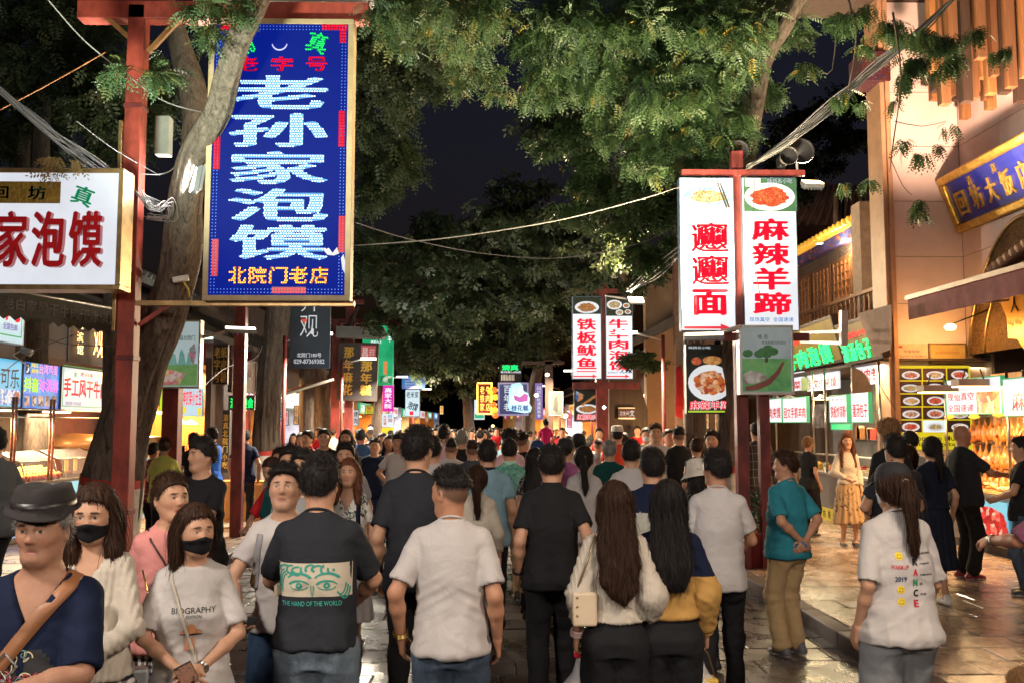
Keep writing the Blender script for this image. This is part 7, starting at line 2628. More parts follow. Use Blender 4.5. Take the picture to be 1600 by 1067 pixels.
# ---- cables -----------------------
def cable(pts, Y0, Y1, r, mat, label, sag=0, n=14, cat='cable', group=None):
 P = [at(p[0], p[1], Y0 + (Y1 - Y0) * i / (len(pts) - 1)) for i, p in enumerate(pts)]
 out = []
 for i in range(len(P) - 1):
  for k in range(n):
   t = k / n
   p0 = P[max(i - 1, 0)]
   p3 = P[min(i + 2, len(P) - 1)]
   a, b = P[i], P[i + 1]
   q = .5 * ((2 * a) + (b - p0) * t + (2 * p0 - 5 * a + 4 * b - p3) * t * t + (3 * a - p0 - 3 * b + p3) * t ** 3)
   q.z -= sag * 4 * t * (1 - t)
   out.append(q)
 out.append(P[-1])
 o = MB().tube(out, r * .75, 5).build('cable', mat)
 return tag(o, label, cat, group)
r = random.Random(17)
grp = 'cable bundle from the left edge to the big tree'
for i in range(13):
 j = lambda s=5: r.uniform(-s, s)
 cable([(-12, 132 + j(6)), (70 + j(6), 200 + j(12)), (150 + j(8), 262 + j(14)), (215 + j(8), 305 + j(7)), (262 + j(8), 330 + j(8))], 9.0, 10.6, .008 + .003 * r.random(), [M_WIRE, M_WIREL][i % 2], 'one grey cable of the bundle from the left edge to the big tree', group=grp)
cable([(75, 0), (130, 62), (195, 115), (260, 160), (340, 181)], 8.6, 10.0, .010, M_WIREL, 'pale cable from the top left corner down to the branching tree')
cable([(0, 172), (80, 130), (165, 82)], 11, 12, .012, M_WOODL, 'thin brown rope rising behind the leaves at upper left')
cable([(120, 190), (180, 235), (250, 275)], 9.2, 10.4, .007, M_WIREL, 'single cable under the bundle ending at the red post')
cable([(160, 265), (215, 272), (265, 268), (300, 222)], 9.9, 10.6, .009, M_WIREL, 'pale cable looping from the white sign box to the tree')
for i in range(9):
 j = lambda s=8: r.uniform(-s, s)
 cable([(215 + j(), 300 + j()), (236 + j(), 325 + j()), (262 + j(), 318 + j(10)), (268 + j(), 340 + j()), (230 + j(), 338 + j())], 10.0, 10.5, .006, M_WIREL, 'tangled loop of pale cable on the red post below the bundle', group='tangled cable loops on the red post')
cable([(556, 384), (700, 372), (870, 345), (1000, 312), (1063, 292)], 10.2, 12.2, .010, M_WIREL, 'long pale cable crossing the street from the LED sign to the noodle sign')
cable([(555, 348), (640, 374), (760, 397), (880, 403), (1000, 380), (1060, 350)], 11, 16, .008, M_WIRE, 'thin dark cable sagging across the middle of the street')
grp = 'thick cable bundle on the right'
for i in range(16):
 j = lambda s=6: r.uniform(-s, s)
 cable([(1168 + j(4), 262 + j(4)), (1230 + j(4), 222 + j(6)), (1310 + j(6), 158 + j(9)), (1375 + j(5), 98 + j(7)), (1440 + j(5), 48 + j(5)), (1500 + j(4), -12)], 12.1, 10.4, .009 + .004 * r.random(), [M_WIREB, M_WIRE, M_WIREB][i % 3], 'one dark cable of the thick bundle rising from the noodle sign post', group=grp)
for i, (a, b) in enumerate((((1168, 275), (1155, 265)), ((1180, 262), (1190, 480)))):
 cable([a, ((a[0] + b[0]) / 2 - 8, (a[1] + b[1]) / 2 + 8), b], 12.0, 12.0, .006, M_WIREB, ['short black cable loop at the sign post top', 'black cable hanging down the front of the trotter sign'][i])
for i in range(5):
 j = lambda s=8: r.uniform(-s, s)
 cable([(985 + j(), 455 + j(4)), (1020 + j(), 430 + j()), (1062, 395 + j(20))], 23, 14, .010, M_WIRE, 'thin cable running from the warm flood lamp up to the noodle sign', group='thin cables near the warm flood lamp')
cable([(0, 585), (60, 545), (190, 497)], 13.2, 12.9, .008, M_WIREL, 'pale cord crossing the dark grey wall at the left, rising')
cable([(60, 526), (110, 538), (190, 541)], 13.4, 13.0, .009, M_WIREL, 'pale cord hanging in a curve across the dark grey wall')
cable([(312, 610), (352, 575), (398, 560), (410, 540)], 15, 20, .010, M_WIREL, 'pale cord sagging behind the slim red post')
cable([(1365, 575), (1380, 610), (1400, 640)], 15, 14.6, .008, M_WIREB, 'black cord hanging beside the corner building pilaster')
# --- trees
def bark_mat(key, c):
 if key in MATS:
  return MATS[key]
 t = NT(key)
 n = t.noise(t.co((9, 9, 1.6)), 2.2, 6, .7, .8)
 t.l(t.ramp(n.outputs[0], [(.32, tuple(x * .35 for x in c)), (.5, c), (.72, tuple(x * 1.6 for x in c))]), t.b.inputs['Base Color'])
 t.set(rough=.9, spec=.15)
 t.bump(n.outputs[0], .9, .03)
 MATS[key] = t.m
 return t.m
M_BARK = bark_mat('bark', (.12, .092, .072))
M_BARK2 = bark_mat('bark_dark', (.08, .062, .050))
def leaf_mat(key, cols):
 if key in MATS:
  return MATS[key]
 t = NT(key)
 a = t.n('VertexColor', layer_name='Col')
 sp = t.n('SeparateColor')
 t.l(a.outputs[0], sp.inputs[0])
 c = t.ramp(sp.outputs[0], [(i / (len(cols) - 1), q) for i, q in enumerate(cols)])
 t.l(c, t.b.inputs['Base Color'])
 t.set(rough=.5, spec=.35)
 tr = t.n('BsdfTranslucent')
 t.l(c, tr.inputs[0])
 mx = t.n('MixShader')
 mx.inputs[0].default_value = .35
 t.l(t.b.outputs[0], mx.inputs[1])
 t.l(tr.outputs[0], mx.inputs[2])
 t.l(mx.outputs[0], t.t.nodes['Material Output'].inputs['Surface'])
 MATS[key] = t.m
 return t.m
LEAF = leaf_mat('leaf', [(.018, .038, .014), (.030, .060, .020), (.042, .080, .030), (.062, .092, .034), (.20, .14, .02)])
LEAF_D = leaf_mat('leaf_dusk', [(.022, .034, .016), (.034, .052, .024), (.050, .070, .030), (.075, .075, .035)])
def spray_template(npair, L, lw, ll, droop=.35):
 vs, fs = [], []
 for i in range(npair * 2 + 1):
  t = (i // 2 + .7) / (npair + .7) if i < npair * 2 else 1.0
  sd = (1 if i % 2 else -1) if i < npair * 2 else 0
  base = np.array([0, t * L, -droop * L * t * t])
  k = .75 + .5 * math.sin(math.pi * min(1, t * .9 + .05))
  d = np.array([sd * .92, .40 if sd else 1, -.25])
  d /= np.linalg.norm(d)
  n = np.array([0, .2, 1.0])
  s = np.cross(d, n)
  s /= np.linalg.norm(s)
  a = base
  m = base + d * ll * k * .5
  e = base + d * ll * k
  o = len(vs)
  vs += [a, m + s * lw * k / 2, e, m - s * lw * k / 2 + (0, 0, -.004)]
  fs.append((o, o + 1, o + 2, o + 3))
 return np.array(vs), np.array(fs)
def leaf_cloud(pos, size, tmpl, seed, hang=.5, vmean=.45, vsd=.2):
 rs = np.random.RandomState(seed)
 TV, TF = tmpl
 n = len(pos)
 az = rs.uniform(0, 2 * math.pi, n)
 el = rs.normal(-hang, .35, n)
 ro = rs.normal(0, .5, n)
 ca, sa, ce, se, cr, sr = np.cos(az), np.sin(az), np.cos(el), np.sin(el), np.cos(ro), np.sin(ro)
 sc = rs.uniform(.7, 1.25, n) * size
 x, y, z = TV[:, 0][None], TV[:, 1][None], TV[:, 2][None]
 x1 = x * cr[:, None] + z * sr[:, None]
 z1 = -x * sr[:, None] + z * cr[:, None]
 y2 = y * ce[:, None] - z1 * se[:, None]
 z2 = y * se[:, None] + z1 * ce[:, None]
 x3 = x1 * ca[:, None] - y2 * sa[:, None]
 y3 = x1 * sa[:, None] + y2 * ca[:, None]
 V = np.stack([x3, y3, z2], 2) * sc[:, None, None] + pos[:, None, :]
 Fq = TF[None] + (np.arange(n) * len(TV))[:, None, None]
 c = np.clip(rs.normal(vmean, vsd, n), 0, .82)
 c[rs.rand(n) < .012] = 1
 C = np.repeat(c, len(TV))
 return V.reshape(-1, 3), Fq.reshape(-1, 4), np.stack([C] * 3, 1)
def clump_points(clumps, seed, thick=.55):
 rs = np.random.RandomState(seed)
 out = []
 for c, r, n in clumps:
  m = max(3, int(n / 38))
  d = rs.normal(0, 1, (m, 3))
  d /= np.linalg.norm(d, axis=1, keepdims=True)
  sub = d * (rs.uniform(.2, 1, (m, 1)) ** .5) * np.array(r)
  k = rs.randint(0, m, n)
  p = sub[k] + rs.normal(0, 1, (n, 3)) * np.array(r) * .16 * np.array((1, 1, .7))
  out.append(p + np.array(c))
 return np.concatenate(out)
T_NEAR = spray_template(6, .26, .026, .062)
T_MID = spray_template(4, .26, .040, .085)
T_FAR = spray_template(2, .30, .11, .20)
def trunk_mesh(paths, seg=28, seed=0):
 mb = MB()
 rs = random.Random(seed)
 for path in paths:
  P = [Vector(p) for p, r in path]
  Rr = [r for p, r in path]
  pts, rad = [], []
  for i in range(len(P) - 1):
   p0, p3 = P[max(i - 1, 0)], P[min(i + 2, len(P) - 1)]
   a, b = P[i], P[i + 1]
   m = max(2, int((b - a).length / (.10 if Rr[0] > .1 else .2)))
   for k in range(m):
    t = k / m
    q = .5 * ((2 * a) + (b - p0) * t + (2 * p0 - 5 * a + 4 * b - p3) * t * t + (3 * a - p0 - 3 * b + p3) * t ** 3)
    pts.append(q)
    rad.append(Rr[i] + (Rr[i + 1] - Rr[i]) * t)
  pts.append(P[-1])
  rad.append(Rr[-1])
  n = seg * (2 if Rr[0] > .3 else 1) if Rr[0] > .1 else 9
  o = len(mb.V)
  mb.tube(pts, rad, n)
  ph = [rs.uniform(0, 6.28) for _ in range(6)]
  for i in range(len(pts)):
   for k in range(n):
    a = 2 * math.pi * k / n
    w = .045 * math.sin(a * 7 + ph[0] + i * .05) + .035 * math.sin(a * 11 + ph[1] - i * .13) + .05 * math.sin(a * 3 + ph[2] + i * .10) + .03 * math.sin(i * .7 + a * 2 + ph[3]) - (.075 * abs(math.sin(a * 9 + ph[4] + .8 * math.sin(i * .35) + .3 * math.sin(i * 1.1 + a * 5))) ** 3 if n > 40 else 0)
    v = Vector(mb.V[o + i * n + k])
    mb.V[o + i * n + k] = tuple(pts[i] + (v - pts[i]) * (1 + w))
 return mb
def tree(name, label, base, paths, clumps, tmpl, size, leafm, bark, seed, hang=.5, vmean=.45, band=None, group=None):
 o = empty(name, base)
 tag(o, label, 'tree', group)
 if paths:
  t_ = wpart('trunk', trunk_mesh(paths[:1], seed=seed), bark, o)
  for p in paths[1:]:
   wpart('limb', trunk_mesh([p], seg=16, seed=seed + 1), bark if p[0][1] > .1 else M_BARK2, o)
 if band:   # whitewashed foot with a red line on top
  (b0, r0), (b1, r1), zl = band
  b0, b1 = Vector(b0), Vector(b1)
  f = (zl - b0.z) / (b1.z - b0.z)
  pm_ = b0 + (b1 - b0) * f
  rm = r0 + (r1 - r0) * f
  f2 = (zl + .10 - b0.z) / (b1.z - b0.z)
  p2 = b0 + (b1 - b0) * f2
  n = 28
  for nm, a, b, ra, rb_, m in (('whitewash', b0, pm_, r0, rm, pm('whitewash', (.48, .45, .40), .85, var=.35, vs=8, bump=.6, bs=22, bd=.02)), ('red_band', pm_, p2, rm, r0 + (r1 - r0) * f2, pm('red_band', (.35, .03, .02), .7, var=.4, vs=12))):
   mb = MB()
   mb.tube([a, a.lerp(b, .5), b], [ra * 1.075, (ra + rb_) / 2 * 1.075, rb_ * 1.075], n, cap=False)
   wpart(nm, mb, m, o)
 if clumps:
  fine = 1.45 if tmpl is not T_FAR else 1.8
  pos = clump_points([(c, r, int(n * fine)) for c, r, n in clumps], seed)
  size *= .84 if tmpl is not T_FAR else .72
  V, Fq, C = leaf_cloud(pos, size, tmpl, seed, hang, vmean)
  V = V - np.array(o.location)
  c = mesh_np('crown', V, Fq, leafm, o, smooth=False, col=C)
  c['kind'] = 'stuff'
 return o
def cl(px, py, Y, rx, ry, n, rd=None):
 c = at(px, py, Y)
 r = rx * Y / F
 return (tuple(c), (r, rd if rd else (r + ry * Y / F) * .5, ry * Y / F), n)
A = at
b0 = A(160, 800, 11.5)
b0.z = PH - .02
p1 = [(b0, .36), (A(176, 750, 11.4), .335), (A(196, 660, 11.3), .30), (A(226, 570, 11.2), .245), (A(262, 480, 11.0), .225), (A(284, 400, 10.8), .215), (A(290, 320, 10.5), .185),
  (A(306, 240, 10.2), .155), (A(342, 172, 9.8), .135), (A(356, 120, 9.5), .125), (A(374, 60, 9.2), .115), (A(400, 5, 9.0), .11), (A(440, -90, 8.8), .09)]
p2 = [(A(284, 380, 10.85), .17), (A(293, 300, 11.1), .165), (A(308, 215, 11.4), .17), (A(300, 140, 11.6), .16), (A(280, 70, 11.8), .14), (A(258, 0, 11.9), .11), (A(240, -80, 12), .08)]
p3 = [(A(338, 180, 9.8), .05), (A(355, 150, 10.4), .04), (A(420, -20, 10.8), .03)]
tree('big_street_tree', 'big leaning street tree with ridged bark beside the red post, left', b0, [p1, p2],
  [cl(205, 115, 9.0, 45, 32, 60), cl(245, 95, 9.3, 30, 26, 26), cl(330, 50, 8.9, 24, 26, 40), cl(372, 8, 8.9, 40, 16, 60), cl(300, 14, 9.0, 20, 14, 22)],
  T_NEAR, .85, LEAF, M_BARK, 3, vmean=.68, band=((b0, .36), (A(176, 750, 11.4), .335), A(176, 756, 11.4).z))
tree('street_tree', 'bright green leafy boughs hanging in from the top edge, left of centre', A(560, 700, 13.5) * 1, [],
  [cl(640, 28, 10, 62, 46, 300), cl(735, 28, 10.5, 75, 55, 420), cl(690, 70, 11, 40, 30, 120), cl(760, 105, 12, 60, 40, 220)],
  T_NEAR, .9, LEAF, M_BARK, 5, vmean=.60)
b0 = A(1136, 800, 13.5)
b0.z = PH
q1 = [(b0, .17), (A(1137, 700, 13.5), .15), (A(1140, 600, 13.5), .145), (A(1148, 450, 13.3), .14), (A(1158, 300, 13.1), .135), (A(1168, 235, 13.0), .13), (A(1182, 150, 12.8), .125), (A(1198, 85, 12.6), .12), (A(1228, 40, 12.4), .10), (A(1262, -20, 12.2), .08)]
q2 = [(A(1160, 290, 13.2), .06), (A(1120, 170, 12.9), .045), (A(1080, 80, 12.6), .035), (A(1000, 55, 12.4), .025), (A(900, 40, 12.3), .012)]
q3 = [(A(1196, 90, 12.6), .05), (A(1150, 40, 12.0), .045), (A(1100, 20, 11.5), .035)]
tree('street_tree', 'street tree behind the noodle and trotter signs with a pale leaning upper trunk', b0, [q1, q2, q3],
  [cl(880, 55, 12, 105, 60, 900), cl(1010, 45, 12, 110, 65, 1100), cl(1120, 60, 12, 90, 75, 1000), cl(1050, 140, 12.2, 80, 60, 700), cl(1120, 190, 12.5, 65, 60, 480), cl(950, 110, 12.5, 80, 50, 500),
  cl(1200, 40, 12.8, 60, 50, 420), cl(1040, 215, 12.6, 40, 36, 190), cl(1095, 238, 12.6, 34, 26, 130), cl(965, 180, 13, 40, 45, 150), cl(985, 230, 13, 38, 24, 110), cl(830, 120, 12.5, 50, 40, 200),
  cl(1228, 60, 13.2, 40, 34, 130), cl(1253, 100, 13, 20, 12, 26), cl(1195, 130, 13.4, 25, 28, 120), cl(1035, 268, 12.4, 24, 12, 26)],
  T_NEAR, 1.0, LEAF, M_BARK, 7, vmean=.42, band=((b0, .17), (A(1137, 700, 13.5), .15), A(1137, 738, 13.5).z))
b0 = A(1085, 700, 17)
b0.z = 0
tree('street_tree', 'dark trunked tree among the leaves left of the noodle sign', b0, [[(b0, .2), (A(1082, 400, 17), .19), (A(1072, 260, 16.8), .17), (A(1062, 150, 16.5), .15), (A(1030, 40, 16), .1)]],
  [cl(1050, 250, 15.5, 70, 80, 360), cl(1000, 320, 16, 75, 50, 330), cl(1030, 390, 16.5, 55, 40, 150), cl(930, 300, 17, 60, 50, 260), cl(900, 230, 17, 60, 60, 230), cl(1050, 40, 15, 120, 60, 500)],
  T_MID, 1.35, LEAF, M_BARK2, 11, vmean=.35)
tw = [[(A(1320, -20, 10.5), .015), (A(1338, 60, 10.6), .010), (A(1325, 140, 10.7), .006)], [(A(1395, 20, 9.8), .012), (A(1408, 120, 9.8), .009), (A(1396, 220, 9.9), .007), (A(1390, 270, 9.9), .004)],
  [(A(1398, 190, 9.9), .006), (A(1440, 198, 9.9), .004), (A(1478, 190, 9.9), .003)], [(A(1390, 245, 9.9), .005), (A(1410, 290, 9.9), .004), (A(1425, 305, 9.9), .003)],
  [(A(1310, 20, 10.4), .010), (A(1300, 110, 10.5), .006), (A(1285, 112, 10.5), .004)]]
tree('tree_bough', 'thin drooping boughs with leaf tufts in front of the pale corner building', A(1400, 0, 10), tw,
  [cl(1330, 20, 10.4, 60, 24, 110), cl(1360, 45, 10.4, 55, 34, 130), cl(1440, 70, 10.0, 50, 40, 170), cl(1500, 60, 10.0, 50, 30, 110), cl(1420, 95, 10.0, 30, 30, 60), cl(1345, 75, 10.5, 14, 12, 16),
  cl(1470, 100, 10, 22, 16, 30), cl(1560, 75, 10, 24, 12, 20), cl(1480, 195, 9.9, 12, 12, 10), cl(1452, 232, 9.9, 22, 14, 22), cl(1400, 222, 9.9, 18, 9, 12), cl(1432, 318, 9.9, 16, 16, 20),
  cl(1320, 150, 11, 24, 12, 22), cl(1345, 165, 11, 14, 10, 10), cl(1320, 290, 11.5, 18, 8, 12), cl(1370, 285, 11.5, 18, 8, 10), cl(1398, 148, 10, 8, 16, 10)],
  T_NEAR, .72, LEAF, M_BARK2, 13, hang=.9, vmean=.32)
b0 = A(418, 790, 21.6)
b0.z = PH
tree('street_tree', 'thick second street tree with whitewashed foot behind the slim red post', b0, [[(b0, .33), (A(417, 700, 21.6), .30), (A(420, 600, 21.6), .275), (A(432, 500, 21.5), .26), (A(436, 420, 21.3), .24), (A(420, 300, 21), .2)], [(A(434, 440, 21.3), .13), (A(462, 300, 20.5), .12), (A(520, 150, 19.5), .09), (A(600, 60, 18.5), .06)]],
  [cl(590, 130, 18.5, 60, 110, 800), cl(640, 90, 17.5, 80, 70, 600), cl(600, 270, 19.5, 55, 80, 520), cl(570, 380, 21, 40, 50, 230), cl(565, 60, 18, 40, 70, 350), cl(640, 20, 17, 90, 40, 450)],
  T_MID, 1.3, LEAF_D, M_BARK2, 17, vmean=.5, band=((b0, .33), (A(417, 700, 21.6), .30), A(417, 711, 21.6).z))
b0 = A(502, 760, 28)
b0.z = PH
tree('street_tree', 'third street tree trunk under the dark slate banner, left row', b0, [[(b0, .27), (A(504, 680, 28), .25), (A(498, 600, 28), .26), (A(485, 540, 27.8), .25), (A(478, 440, 27.5), .2)], [(A(507, 640, 28), .1), (A(525, 560, 27.5), .08), (A(560, 480, 27), .05)]],
  [cl(640, 430, 25, 70, 60, 520), cl(700, 380, 26, 60, 70, 430), cl(620, 500, 26, 50, 35, 180), cl(560, 430, 26, 30, 40, 120), cl(720, 470, 28, 60, 55, 420)],
  T_FAR, 1.0, LEAF_D, M_BARK2, 19, vmean=.42)
b0 = A(588, 745, 36)
b0.z = PH
tree('street_tree', 'fourth street tree leaning left of the magenta sign', b0, [[(b0, .3), (A(590, 680, 36), .28), (A(598, 620, 36), .26), (A(610, 560, 35.5), .22), (A(640, 480, 35), .15)]],
  [cl(700, 540, 34, 60, 45, 480), cl(760, 500, 35, 70, 60, 560), cl(660, 560, 36, 40, 40, 220), cl(740, 570, 38, 50, 28, 240), cl(640, 540, 34, 30, 50, 160)],
  T_FAR, 1.25, LEAF_D, M_BARK2, 23, vmean=.5)
b0 = A(968, 745, 27)
b0.z = PH
tree('street_tree', 'leaning tree trunk right of the squid sign post', b0, [[(b0, .22), (A(962, 680, 27), .20), (A(955, 620, 27), .19), (A(962, 560, 26.8), .17), (A(985, 470, 26.5), .13), (A(960, 400, 26), .1), (A(925, 370, 25.5), .08)]],
  [cl(900, 390, 24, 80, 55, 620), cl(830, 330, 24, 80, 60, 560), cl(820, 440, 27, 70, 60, 520), cl(960, 330, 23, 60, 50, 350), cl(900, 180, 21, 90, 70, 520), cl(1000, 430, 25, 34, 36, 90), cl(1000, 555, 25, 34, 18, 110)],
  T_FAR, .95, LEAF_D, M_BARK2, 29, vmean=.5)
b0 = A(826, 720, 34)
b0.z = 0
tree('street_tree', 'slim trunk with pale foot right of the glowing cloud sign', b0, [[(b0, .26), (A(826, 680, 34), .24), (A(827, 650, 34), .24), (A(836, 600, 34), .2), (A(850, 540, 33.5), .15)]],
  [cl(850, 530, 33, 60, 40, 330), cl(800, 545, 34, 50, 30, 230), cl(900, 500, 32, 45, 40, 230), cl(840, 480, 33, 60, 40, 330)],
  T_FAR, 1.15, LEAF_D, M_BARK2, 31, vmean=.6)
b0 = A(735, 720, 52)
b0.z = 0
tree('street_tree', 'far tree crown over the street end, in the middle', b0, [[(b0, .3), (A(730, 620, 52), .26), (A(715, 560, 52), .2)]],
  [cl(700, 580, 50, 70, 40, 420), cl(760, 560, 52, 60, 45, 420), cl(680, 500, 50, 80, 60, 520), cl(790, 470, 50, 80, 60, 520), cl(850, 400, 50, 70, 60, 350), cl(720, 400, 50, 60, 60, 260)],
  T_FAR, 1.9, LEAF_D, M_BARK2, 37, vmean=.4)
for i, (px_, py_, Y, rx, ry, n) in enumerate(((60, 70, 17, 110, 100, 1500), (180, 170, 16, 80, 90, 1100), (30, 200, 18, 80, 60, 700), (480, 330, 26, 60, 160, 700))):
 b0 = A(px_, 700, Y)
 b0.z = PH
 tree('shade_tree', ['dark tree filling the upper left corner behind the shops', 'dark leafy tree behind the red post and white sign box', 'dark low tree crown above the roof at the left edge', 'dark tree behind the LED sign'][i], b0,
   [[(b0, .2), (A(px_, 400, Y), .17), (A(px_ + 10, py_, Y), .1)]], [cl(px_, py_, Y, rx, ry, n), cl(px_ + rx * .6, py_ - ry * .5, Y + 1, rx * .6, ry * .6, n // 3)], T_MID if i < 3 else T_FAR, 1.25 if i < 3 else .9, LEAF_D, M_BARK2, 41 + i, vmean=.35)
b0 = A(1310, 600, 40)
b0.z = 0
tree('shade_tree', 'faint dark tree behind the pavilion on the right', b0, [[(b0, .3), (A(1310, 300, 40), .2)]], [cl(1290, 200, 38, 70, 60, 420), cl(1350, 180, 40, 50, 50, 250), cl(1240, 250, 36, 40, 60, 200)], T_FAR, 1.4, LEAF_D, M_BARK2, 47, vmean=.1)
V, Fq, C = leaf_cloud(clump_points([cl(95, 250, 9.3, 28, 10, 26), cl(80, 262, 9.3, 14, 12, 12)], 3), .6, T_NEAR, 8, .6, .9)
tag(mesh_np('dry_garland', V, Fq, leaf_mat('leaf_dry', [(.12, .08, .03), (.25, .16, .05), (.3, .2, .08), (.35, .22, .08)]), smooth=False, col=C), 'dry yellowish leaf sprig lying on top of the white sign box', 'sprig', kind='stuff')
for i, (px_, py_, Y, e_, c_) in enumerate(((760, 560, 15.5, 0, (1, 1, 1)),)):
 pass
for (x, y, z, e_, c_, lab) in ((-3.2, 7.4, 3.6, 90, (.85, 1, .80), 'added bare spot lighting the crowns from below, left near the LED sign'), (2.6, 9.2, 3.1, 120, (1, .92, .62), 'added bare spot lighting the right boughs from below, near the double sign post')):
 l = lamp('SPOT', (x, y, z), e_ * 6, c_, .15, aim=(x * .3, y + 3.5, z + 5))  # spot without a fixture, added to light the crowns from below
 l.data.spot_size = R(120)
 l.data.spot_blend = .8
for (px_, py_, Y, e_, c_) in ((590, 640, 17, 200, (.75, .95, .95)), (1010, 560, 21, 180, (1, .85, .6)), (720, 640, 24, 260, (.9, .9, .85)), (860, 640, 27, 260, (1, .75, .5)), (60, 430, 13, 60, (.8, .95, .9))):
 l = lamp('SPOT', A(px_, py_, Y), e_, c_, .5, aim=A(px_, py_ - 300, Y + 3))  # no lamp around these spots, added to light the foliage
 l.data.spot_size = R(140)
 l.data.spot_blend = .8
# --- the crowd
C_BLK = cloth('black', (.014, .014, .016))
C_BLK2 = cloth('soft_black', (.022, .024, .030))
C_NAVY = cloth('navy', (.007, .012, .034))
C_WHT = cloth('white', (.46, .43, .415), .05)
C_WHT2 = cloth('off_white', (.43, .41, .41), .05)
C_CREAM = cloth('cream', (.47, .42, .35), .06)
C_GREY = cloth('grey', (.26, .26, .27))
C_PINK = cloth('pink', (.60, .24, .22))
C_TEAL = cloth('teal', (.025, .19, .25))
C_PURP = cloth('mauve', (.28, .09, .21))
C_LBLUE = cloth('grey_blue', (.17, .28, .35))
C_GRN = cloth('bottle_green', (.008, .055, .055))
C_RED = cloth('red', (.52, .02, .03))
C_DRED = cloth('dark_red', (.22, .01, .02))
C_KHAKI = cloth('khaki', (.48, .34, .18))
C_YEL = cloth('mustard', (.42, .24, .07))
C_LPINK = cloth('pale_pink', (.58, .38, .44))
C_MAG = cloth('magenta', (.55, .02, .13))
C_LIME = cloth('lime', (.42, .45, .12))
C_JGREY = cloth('jogger_grey', (.20, .21, .22))
C_FLOR = pattern('floral', 'floral', (.62, .60, .56), (.06, .07, .06), (.3, .34, .3), scale=14)
C_GFLOR = pattern('green_floral', 'blot', (.04, .22, .18), (.30, .45, .38), (.10, .32, .26), scale=26)
C_RFLOR = pattern('red_floral', 'blot', (.40, .03, .05), (.45, .20, .18), (.10, .02, .04), scale=16)
C_GING = pattern('gingham', 'gingham', (.60, .58, .54), (.015, .015, .018), (.16, .155, .15), scale=30)
C_PLAID = pattern('plaid', 'plaid', (.035, .030, .030), (.16, .14, .13), scale=9)
C_DOTS = pattern('dots', 'floral', (.03, .03, .04), (.35, .32, .32), (.2, .2, .2), scale=30)
C_SKIRT = pattern('swirl', 'floral', (.36, .24, .13), (.12, .07, .035), (.5, .4, .28), scale=5)
J_LIGHT = denim('light', (.13, .17, .21))
J_BLUE = denim('blue', (.030, .060, .12))
J_MID = denim('mid', (.055, .080, .12))
J_DARK = denim('dark', (.012, .025, .06))
W_SHOE = pm('shoe_white', (.60, .58, .56), .5)
FELT = pm('black_felt', (.022, .018, .018), .95, bump=.4, bs=200)
CAPB = pm('black_cap', (.014, .014, .017), .85)
CAPW = pm('white_cap', (.50, .45, .40), .85)
MASKB = cloth('mask_black', (.010, .010, .012))
MASKW = cloth('mask_white', (.55, .60, .62))
def T(m, **k):
 return dict(mat=m, **k)
def B(m, **k):
 return dict(mat=m, **k)
BLUNT = dict(kind='tee')
# ---- nearest people ---------
p = person(72, 752, 3.35, 184, sex='m', lod=2, bw=1.08, belly=.03, hat=('fedora', FELT), hair=('short', 'grey'), arms=(((.00, .30, 1.14), (.9, -.2, -.6), .8, (-.5, 0, 1)), 'down'), head=(-4, -4),
   top=T(C_NAVY, neck='v', sleeve=.95, collar=False, loose=.02, hem=.80), bottom=B(C_BLK), skin=(.36, .19, .12), label='older man in a black felt hat and navy embroidered shirt, bottom left')
hatman = p
def strap(p, pts, w, mat, name='strap', side=1, off=.006):
 me = p['shirt'].data
 bv = BVHTree.FromPolygons([v.co[:] for v in me.vertices], [tuple(q.vertices) for q in me.polygons])
 vs = []
 ly = pts[0][2] * .12
 for i, (x, z, s) in enumerate(pts):
  a, b = pts[max(i - 1, 0)], pts[min(i + 1, len(pts) - 1)]
  d = Vector((b[0] - a[0], b[1] - a[1]))
  d = d.normalized() if d.length > 1e-5 else Vector((0, 1))
  n = Vector((-d.y, d.x)) * w / 2
  for k in (-1, 0, 1):
   X, Z = x + n.x * k, z + n.y * k
   h = bv.ray_cast(Vector((X, s * 1.0, Z)), Vector((0, -s, 0)))
   if h[0] is not None and h[0].y * s > .05:
    ly = h[0].y
    vs.append((X, ly + s * off, Z))
   elif h[0] is not None and Z < 1.42:
    vs.append((X, ly + s * off, Z))
   else:
    q = bv.find_nearest(Vector((X, 0, Z)))
    q = q[0] + q[1] * off
    vs.append(tuple(q))
 fs = []
 for i in range(len(pts) - 1):
  for k in (0, 1):
   a = i * 3 + k
   fs.append((a, a + 1, a + 4, a + 3))
 o = MB().add(vs, fs, 0, True).build(name, mat, p['root'])
 m = o.modifiers.new('t', 'SOLIDIFY')
 m.thickness = .003
 m.offset = 0
 return o
def line(x0, z0, x1, z1, n, s):
 return [(x0 + (x1 - x0) * i / n, z0 + (z1 - z0) * i / n, s) for i in range(n + 1)]
LEATH = pm('tan_leather', (.26, .11, .045), .5, var=.2)
TOPS = [(-.118, 1.47, 1), (-.12, 1.50, 1), (-.12, 1.50, -1), (-.118, 1.47, -1)]
strap(p, line(.20, 1.02, -.112, 1.44, 26, 1) + TOPS + line(-.115, 1.44, .17, 1.0, 18, -1), .050, LEATH, 'bag_strap')
bq = [(.045 + a * .72 - b_ * .69, 1.20 + a * .69 + b_ * .72) for a, b_ in ((-.034, -.028), (.034, -.028), (.034, .028), (-.034, .028))]
bi = [(.045 + (x - .045) * .8, 1.20 + (z - 1.20) * .8) for x, z in bq]
decal('buckle', bq + bi, [(i, (i + 1) % 4, (i + 1) % 4 + 4, i + 4) for i in range(4)], p['shirt'], 1, M_STEEL, p['root'], .012)
r = random.Random(5)
E_COL = [pm('thread_cream', (.55, .48, .30), .6), pm('thread_red', (.32, .02, .05), .6), pm('thread_black', (.01, .01, .012), .6), pm('thread_teal', (.10, .22, .2), .6)]
